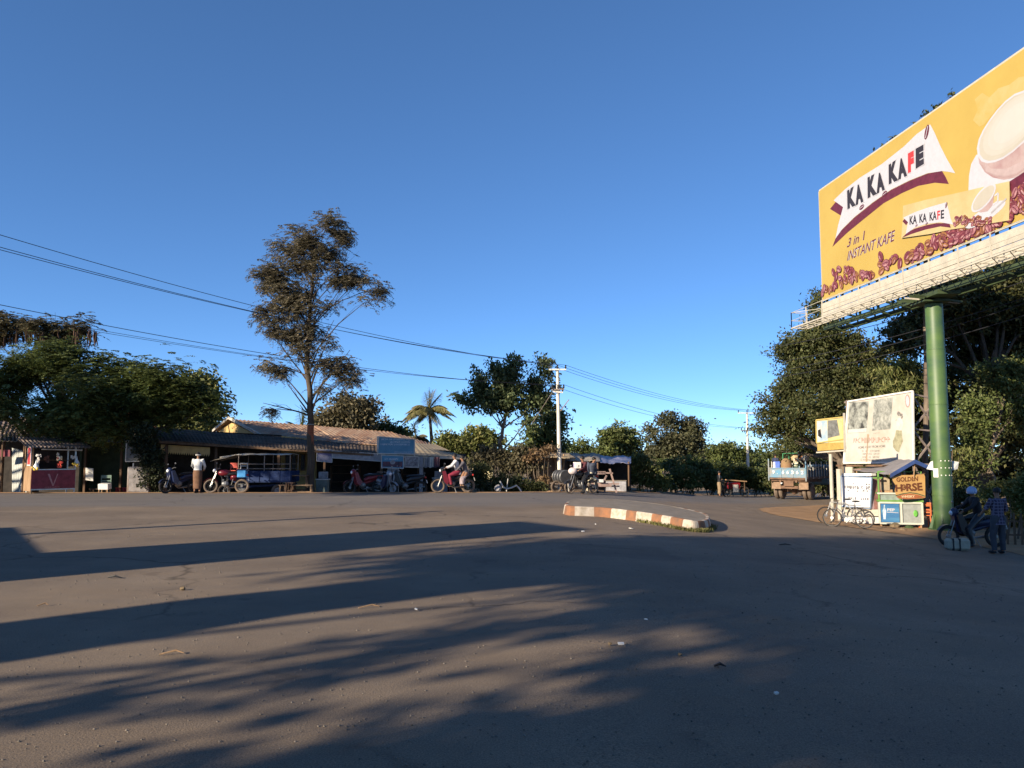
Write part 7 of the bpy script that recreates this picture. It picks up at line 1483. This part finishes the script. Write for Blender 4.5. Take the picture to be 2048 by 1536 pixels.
# ============================================================ power poles and lines
M_PCON = mat('pale_concrete_pole', (.66, .62, .54), .8, var=.15, scale=3); M_WIRE = mat('wire', (.03, .03, .035), .6)
def pole(label, px, Y, ytop, r0, arms, extra=True):
    T = at(px[0], ytop, Y); B = at(px[1], 985, Y); B.z = gz(B.x, B.y); root = thing('power_pole', label, 'power pole', B, 0, 'concrete power poles'); mb = MB(); mb.tube([B-Vector((0, 0, .1)), T], [r0, r0*.62], M_PCON, 10); mb.build('shaft', None, root, w=True, smooth=True); ins = []
    for (py, half, slant, nI, m) in arms:
        c = at(px[0]+(px[1]-px[0])*(py-ytop)/(985-ytop), py, Y-.12); mb = MB(); mb.bar(c-Vector((half, 0, slant)), c+Vector((half, 0, slant)), .06, .07, m); a = mb.build('crossarm', None, root, w=True); row = []
        for k in range(nI):
            t = -1+2*k/(nI-1); q = c+Vector((half*t*.95, 0, slant*t)); mb = MB(); mb.loft([(q+Vector((0, 0, .03)), .02, .02), (q+Vector((0, 0, .10)), .05, .05), (q+Vector((0, 0, .16)), .03, .03), (q+Vector((0, 0, .2)), .045, .045), (q+Vector((0, 0, .23)), .02, .02)], M_BLK, 8); mb.build('insulator', None, a, w=True); row.append(q+Vector((0, 0, .22)))
        ins.append(row)
    return root, ins
P1, I1 = pole('tall white concrete power pole left of the motorbike with the box', (1115, 1120), 39.2, 738, .115, [(739, .42, .0, 3, M_PCON), (779, .30, .02, 3, M_TRUSS), (784, .24, -.02, 2, M_PCON)])
mb = MB(); mb.bar(at(1121, 822, 39.1), at(1138, 799, 39.0), .04, .04, M_TRUSS); mb.bar(at(1104, 785, 39.1), at(1062, 850, 39.1), .02, .02, M_TRUSS); mb.build('stay', None, P1, w=True)
P2, I2 = pole('thin far concrete power pole beside the handcart', (1494, 1497), 64, 826, .12, [(826, .72, .0, 3, M_PCON), (861, .5, .0, 3, M_TRUSS)])
nW = 0
def wire(a, b, sag, label, r=.009, group='overhead power lines'):
    mb = MB(); n = 24; a = Vector(a); b = Vector(b); pts = [a.lerp(b, i/n)-Vector((0, 0, sag*4*(i/n)*(1-i/n))) for i in range(n+1)]; mb.tube(pts, r, M_WIRE, 4); return solo(mb, 'power_line', None, label, 'power line', a, group=group)
WL = [((-60, 446), 24, 0, 0), ((-60, 479), 24, 0, 1), ((-60, 487), 24.3, 0, 2)]
lbls = ['topmost overhead wire running left from the pole top', 'middle wire of the upper three running left from the pole', 'lowest wire of the upper three running left from the pole']
for i, ((px, py), Y, r_, k) in enumerate(WL): wire(at(px-260, py-75, Y-6), I1[r_][k], .55, lbls[i])
for i, (py, Y) in enumerate(((592, 24), (612, 24.4), (620, 24.8))): wire(at(-330, py-52, Y-6), I1[1][i], .5, ['upper of the lower wires passing behind the tall tree to the pole', 'second of the lower wires passing over the flamboyant trees', 'third and faintest of the lower wires over the flamboyant trees'][i], r=.009 if i == 0 else .006)
for k in range(3): wire(I1[0][k], I2[0][k], .45, ['first upper wire between the two concrete poles', 'middle upper wire between the two concrete poles', 'last upper wire between the two concrete poles'][k])
for k in range(2): wire(I1[1][k*2], I2[1][k*2], .5, ['near lower wire between the two concrete poles', 'far lower wire between the two concrete poles'][k], r=.009)
for k in range(3): wire(I2[0][k], at(1700+k*6, 846+k*4, 120), .5, ['upper wire leaving the far pole to the right', 'second wire leaving the far pole to the right', 'third wire leaving the far pole to the right'][k], r=.009)
for i, (ya, yb) in enumerate(((650, 548), (682, 582), (700, 590), (712, 618))): wire(at(1560, ya+42, 38), at(2200, yb-36, 24), .25, ['top wire crossing behind the green pole', 'second wire crossing behind the green pole', 'third wire crossing behind the green pole', 'lowest wire crossing behind the green pole'][i], r=.013)
# ============================================================ clutter on the road and roadside
rr = random.Random(12)
def litter(px, py, kind, label, s=.1):
    c = on(px, py, .012); mb = MB(); a = rr.uniform(0, PI)
    if kind == 'stick': d = Vector((math.cos(a*.2), math.sin(a*.2), 0)); mb.tube([c-d*s, c+d*s*.3+Vector((0, .02, .02)), c+d*s], [.006, .008, .004], M_WOODL, 5); n = 'straw'
    elif kind == 'dark': d = Vector((1, -.12, 0)).normalized(); mb.tube([c-d*s, c+Vector((0, 0, .02)), c+d*s], [.008, .014, .005], M_BLK, 6); n = 'twig'
    elif kind == 'paper': mb.box(c+Vector((0, 0, .01)), (s, s*.6, .012), M_WHT, Matrix.Rotation(a, 3, 'Z') @ Matrix.Rotation(.25, 3, 'X')); n = 'paper_scrap'
    else: mb.ell(c+Vector((0, 0, s*.3)), (s, s*.8, s*.6), M_EARTH, 7, 5, jit=.2); n = 'pebble'
    return solo(mb, n, None, label, {'straw': 'straw', 'twig': 'twig', 'paper_scrap': 'litter', 'pebble': 'pebble'}[n], c)
for a in ((343, 1313, 'stick', 'pale bent straw on the sunlit asphalt at lower left', .09), (738, 1218, 'stick', 'pale straw lying at the edge of the second long shadow', .11), (365, 1181, 'peb', 'dark lump lying between the two long shadows', .035), (1570, 1091, 'dark', 'dark twig lying in the shade right of the striped island', .13), (1242, 1293, 'paper', 'white scrap in the sunlit patch at centre', .05), (1220, 1294, 'peb', 'small pebble beside the scrap in the sunlit patch', .02), (1360, 1315, 'peb', 'pebble in the lower right of the sunlit patch', .02), (1292, 1244, 'paper', 'tiny pale scrap at the top of the sunlit patch', .03), (1440, 1338, 'dark', 'dark crooked twig in the deep shade at lower centre', .045), (230, 1157, 'dark', 'thin dark twig on the asphalt between the long shadows at left', .1), (832, 1223, 'paper', 'small pale scrap in the shadow near centre left', .04), (1262, 1059, 'paper', 'white litter beside the striped kerb foot', .09), (1166, 1065, 'paper', 'white scrap left of the striped kerb', .06), (1191, 1050, 'paper', 'small white scrap under the kerb stripes', .05), (1553, 1396, 'paper', 'tiny pale speck in the deep shade at lower right', .03), (85, 1214, 'stick', 'short pale straw in the sun left edge', .05)): litter(*a[:4], a[4])
# bent pipe, stick, stone by the hedge
mb = MB(); Yp = 35.2; mb.tube([at(1000, 962, Yp), at(1006, 974, Yp), at(1014, 978, Yp), at(1024, 975, Yp), at(1033, 971, Yp), at(1038, 976, Yp), at(1044, 986, Yp)], .035, M_WHT2, 7); solo(mb, 'bent_pipe', None, 'pale bent pipe lying in front of the dark hedge', 'pipe', at(1020, 985, Yp))
mb = MB(); mb.tube([at(1013, 983, 35.4), at(1016, 957, 35.4)], [.03, .02], M_WHT2, 6); solo(mb, 'stake', None, 'short pale stake standing behind the bent pipe', 'stake', at(1014, 985, 35.4))
mb = MB(); c = at(996, 977, 35.3); mb.ell(c, (.16, .14, .16), M_GREY, 10, 7, jit=.12); solo(mb, 'stone', None, 'round grey stone left of the bent pipe', 'stone', c)
for i, (px, w_) in enumerate(((1098, .22), (1107, .18))):
    c = at(px, 982, 36.5); c.z = gz(c.x, c.y)+.06; mb = MB(); mb.ell(c, (w_, .12, .1), M_WOODL, 9, 6, jit=.12); solo(mb, 'stone', None, ['tan stone on the verge left of the drum trailer, the left one', 'tan stone touching the drum trailer wheel'][i], 'stone', c, group='tan stones on the verge')
# benches and tables stacked by the tall tree
def bench(name, label, p, rz, L, h, d=.3, m=None, back=False, cat='bench'):
    m = m or M_WOOD; root = thing(name, label, cat, p, rz, 'wooden benches and tables at the shop'); mb = MB(); mb.box((0, 0, h), (L, d, .035), m); mb.build('seat' if cat != 'table' else 'table_top', None, root)
    for sx in (-1, 1):
        for sy in (-1, 1): mb = MB(); mb.bar((sx*(L/2-.06), sy*(d/2-.03), h), (sx*(L/2-.03), sy*(d/2), 0), .05, .05, m); mb.build('leg', None, root)
    mb = MB(); mb.box((0, d/2-.03, h*.35), (L-.1, .03, .04), m); mb.box((0, -d/2+.03, h*.35), (L-.1, .03, .04), m); mb.build('stretcher', None, root)
    if back: mb = MB(); mb.box((0, d/2, h+.4), (L, .03, .12), m); [mb.box((sx*(L/2-.05), d/2, h+.2), (.04, .04, .45), m) for sx in (-1, 1)]; mb.build('backrest', None, root)
    return root
def gp(px, Y): p = at(px, 985, Y); p.z = gz(p.x, p.y); return p
bench('wooden_table', 'dark wooden table behind the low stools by the tall tree', gp(592, 34.6), 0, 1.1, .95, .6, cat='table')
bench('wooden_bench', 'pale low stool at the left of the stack by the tall tree', gp(565, 34.1), .2, .3, .45, .28, M_WOODL, cat='stool')
bench('wooden_bench', 'pale wooden stool in front of the dark table', gp(580, 33.9), -.1, .34, .5, .3, M_WOOD, cat='stool')
bench('wooden_bench', 'long pale bench running to the tall tree trunk', gp(603, 34.0), .05, .9, .42, .28, M_WOODL)
bench('wooden_bench', 'dark high-backed bench beside the three-wheeler tail', gp(575, 35.0), .1, .7, .5, .35, M_WOOD, True)
bench('wooden_bench', 'dark brown bench behind the cream box near the green wall', gp(200, 34.4), 0, .8, .35, .3, M_WOOD)
mb = MB(); c = gp(209, 34.0); mb.box(c+Vector((0, 0, .38)), (.42, .32, .24), M_WHT, Matrix.Rotation(.1, 3, 'X'), .01); [mb.bar(c+Vector((sx*.17, sy*.12, .27)), c+Vector((sx*.19, sy*.13, 0)), .03, .03, M_WOODL) for sx in (-1, 1) for sy in (-1, 1)]; solo(mb, 'side_stand', None, 'cream box on thin legs lit by the sun near the green wall', 'box', c)
chair('plastic_chair', 'pale green plastic chair standing behind the cream box', gp(210, 35.4), R(-70), mat('pale_green_plastic', (.30, .42, .34), .5, var=.1), h=.5)
for i, (px, lab) in enumerate(((237, 'small red stool left inside the dark shanty front'), (251, 'small red stool right inside the dark shanty front'))):
    bench('red_stool', lab, gp(px, 35.8), 0, .22, .38, .22, M_RED, cat='stool')
# counter in front of the shop
def counter(label, px, Y, w_, h, m, top):
    c = gp(px, Y); root = thing('counter', label, 'counter', c); mb = MB(); mb.box((0, 0, h/2), (w_, .4, h), m, None, .01); mb.build('body', None, root); mb = MB(); mb.box((0, 0, h+.02), (w_+.06, .46, .04), top); mb.build('counter_top', None, root); mb = MB(); mb.box((0, .1, h+.2), (w_*.8, .12, .3), M_GREY, None, .01); mb.build('crate', None, root)
counter('small grey green counter right of the tall tree trunk', 645, 35.4, .5, .75, mat('grey_green_paint', (.16, .2, .18), .6, var=.3, scale=3), M_WHT2)
counter('grey counter in the last shop bay behind the rider', 880, 39.2, .7, .7, mat('grey_paint', (.22, .22, .24), .7, var=.2), M_WHT2)
# red-brown band around the lower trunk of the tall tree
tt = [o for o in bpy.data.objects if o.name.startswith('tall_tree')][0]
a, b = at(621.5, 890, 34.6), at(621, 851, 34.6); mb = MB(); mb.tube([a, b], [.148, .142], mat('red_brown_bark_band', (.22, .07, .035), .8, var=.3), 12); mb.build('trunk_band', None, tt, w=True, smooth=True)
mb = MB(); mb.torus(at(621, 849, 34.6), .155, .012, M_WHT2, 14, 5, 'z'); mb.build('wire_ring', None, tt, w=True)
# picket fence right
def pickets():
    c = on(2030, 1092); root = thing('picket_fence', 'weathered picket fence at the right edge behind the person in checked shirt', 'fence', c)
    for i in range(12):
        p = c+Vector((-.45+i*.17, .25-i*.06, 0)); p.z = gz(p.x, p.y); mb = MB(); h = .85+.05*math.sin(i*2.3); mb.slab([p+Vector((-.03, 0, 0)), p+Vector((.03, 0, 0)), p+Vector((.03, 0, h)), p+Vector((0, 0, h+.06)), p+Vector((-.03, 0, h))], (0, -1, 0), .02, M_WOOD); mb.build('picket', None, root, w=True)
    for h in (.3, .68): mb = MB(); mb.bar(c+Vector((-.5, .29, h)), c+Vector((1.5, -.42, h)), .03, .05, M_WOOD); mb.build('rail', None, root, w=True)
pickets()
# far belt of trees closing the horizon: nobody could count these
rr = np.random.RandomState(99); bl = []
for i in range(260):
    x = -220+i*1.9+rr.uniform(-1, 1); y = 150+14*math.sin(i*.11)+rr.uniform(-5, 5); h = rr.uniform(1.4, 2.7); bl.append((Vector((x, y, -1.5+h)), 3.2, 3, h, 1.0))
V, F, cc, wh = crown_mesh(bl, rr, 1.0, 26000, 1.4, 'leaf', .6, .1, .3, 20); o = np_mesh('distant_trees', V, F, LEAF['mid']); tag(o, 'continuous low belt of distant trees closing the horizon', 'distant trees', kind='stuff')
# ============================================================ what throws the long shadows (left of and behind the photographer)
def ps(p, s): return Vector((.643*p+.766*s, -.766*p+.643*s, 0))
def off_tree(label, p, s, z0, z1, rp, n, seed, leaf=.4, tr=.3, rs=None, nb=12, clump=.9, mtl='dark', tz=None):
    B = ps(p, s); B.z = gz(B.x, B.y); rr = random.Random(seed); bl = []; rs = rs or rp
    for k in range(nb):
        a = 2*PI*k/nb+rr.uniform(-.4, .4); q = rr.uniform(.25, .75); z = rr.uniform(z0+(z1-z0)*.15, z1-(z1-z0)*.15)
        d = ps(math.cos(a)*q*rp, math.sin(a)*q*rs); bl.append((B+Vector((d.x, d.y, z)), rp*.4, rp*.4, (z1-z0)*.3, 1.0))
    tree('roadside_tree', label, 1, B, [B, B+Vector((.1, 0, z0*.5)), B+Vector((-.1, .1, z0)), B+Vector((0, 0, (z0+z1)/2))], tr, bl, leaf, n, mtl, clump=clump, seed=seed, world=True, group='trees behind the photographer', twigs=30, bark=M_BARKD)
def grid_tree(label, p0, p1, s, ds, z0, z1, r, n, seed, leaf=.42, tr=.3, gap=.0, mtl='dark', pb=None):
    pc = (p0+p1)/2 if pb is None else pb; B = ps(pc, s); B.z = gz(B.x, B.y); rr = random.Random(seed); bl = []
    nz = max(1, int((z1-z0)/(r*1.1))); npp = max(1, int((p1-p0)/(r*1.1)))
    for i in range(npp+1):
        for k in range(nz+1):
            if rr.random() < gap: continue
            d = ps(p0+(p1-p0)*i/npp+rr.uniform(-.3, .3), s+rr.uniform(-ds, ds)); bl.append((Vector((d.x, d.y, B.z+z0+(z1-z0)*k/nz+rr.uniform(-.3, .3))), r, r, r*.85, 1.0))
    tree('roadside_tree', label, 1, B, [B, B+Vector((.1, 0, z0*.5)), B+Vector((-.1, .1, z0)), B+Vector((0, 0, (z0+z1)/2))], tr, bl, leaf, n, mtl, clump=.9, seed=seed, world=True, group='trees behind the photographer', twigs=30, bark=M_BARKD)
grid_tree('low dense shade tree close behind the photographer', -3.1, 6, -14.5, 1.5, 5.3, 13.5, 1.4, 34000, 71)
off_tree('thick-trunked shade tree left behind the photographer', -8.3, -12, 7.4, 11.0, 3.0, 6000, 72, tr=1.25, nb=14)
off_tree('slim sparse tree left behind the photographer', -5.75, -14, 4.9, 9.5, .55, 520, 73, leaf=.3, tr=.1, clump=.5, nb=8)
grid_tree('tall wide shade tree far behind the photographer', -9.6, -4.6, -20, 2, 11.6, 17.5, 1.5, 22000, 74, leaf=.45, gap=.16, pb=-8.4)
grid_tree('second dense tree behind the photographer on the right', 6, 15, -13, 2, 3.5, 12, 1.8, 16000, 75)
grid_tree('unseen tree crown added left of the junction to shade the left shop fronts', -41, -35.5, -8, 1, 8.2, 9.3, 1.0, 6000, 76, leaf=.4, tr=.2, pb=-42)  # crown added out of view to shade the left fronts, trunk set aside
grid_tree('second unseen tree crown added left of the junction to shade the shop fronts', -32.2, -29.2, -8, 1, 9.7, 11.2, 1.0, 7000, 77, leaf=.4, tr=.2, pb=-43)  # second added crown, out of view, placed to shade the fronts and lower trunk
def stub_building():
    root = thing('shadow_caster_block', 'unseen low block and tower outside the view, added to cast the long shadow bands', 'building', (-16, 8, 0))  # added outside the view, outline shaped to cast the left shadow bands
    M = mat('grey_plaster', (0.35, 0.33, 0.3), .9); mb = MB()
    a = Vector((-14.7, 8.3, 0)); b = Vector((-17.5, 12.2, 0)); u = (b-a).normalized(); n = Vector((-u.y, u.x, 0))
    if n.x > 0: n = -n
    a2 = a-u*3.4; P = [a2, b, b+n*7, a2+n*7]
    mb.add([p+Vector((0, 0, -.1)) for p in P]+[p+Vector((0, 0, 3.0)) for p in P], [(0, 1, 5, 4), (1, 2, 6, 5), (2, 3, 7, 6), (3, 0, 4, 7)]); mb.build('wall', M, root, w=True); mb = MB()
    mb.slab([p+Vector((0, 0, 3.15)) for p in P], (0, 0, 1), .15); mb.build('roof', M, root, w=True); mb = MB()
    c = ps(-13.5, -8.6); mb.add([c+Matrix.Rotation(R(40), 3, 'Z') @ Vector((sx*w_, sy*w_, z)) for z, w_ in ((3.15, 1.55), (7.3, 1.15)) for sx, sy in ((-1, -1), (1, -1), (1, 1), (-1, 1))], [(0, 1, 5, 4), (1, 2, 6, 5), (2, 3, 7, 6), (3, 0, 4, 7), (4, 5, 6, 7), (3, 2, 1, 0)]); mb.build('shadow_tower', M, root, w=True)
stub_building()
def lamp():
    B = ps(-18.7, -1.5); root = thing('street_lamp', 'concrete street lamp post left of the photographer', 'street lamp', B); mb = MB(); mb.tube([B, B+Vector((0, 0, 5.3))], [.15, .11], M_PCON, 10); mb.build('post', None, root, w=True)
    mb = MB(); d = ps(.5, .2); mb.tube([B+Vector((0, 0, 4.75)), B+Vector((d.x, d.y, 4.9))], .03, M_STEEL, 6); mb.build('arm', None, root, w=True); mb = MB(); mb.box(B+Vector((d.x*.8, d.y*.8, 4.75)), (.35, .35, .14), M_STEEL); mb.build('lamp_head', None, root, w=True)
lamp()
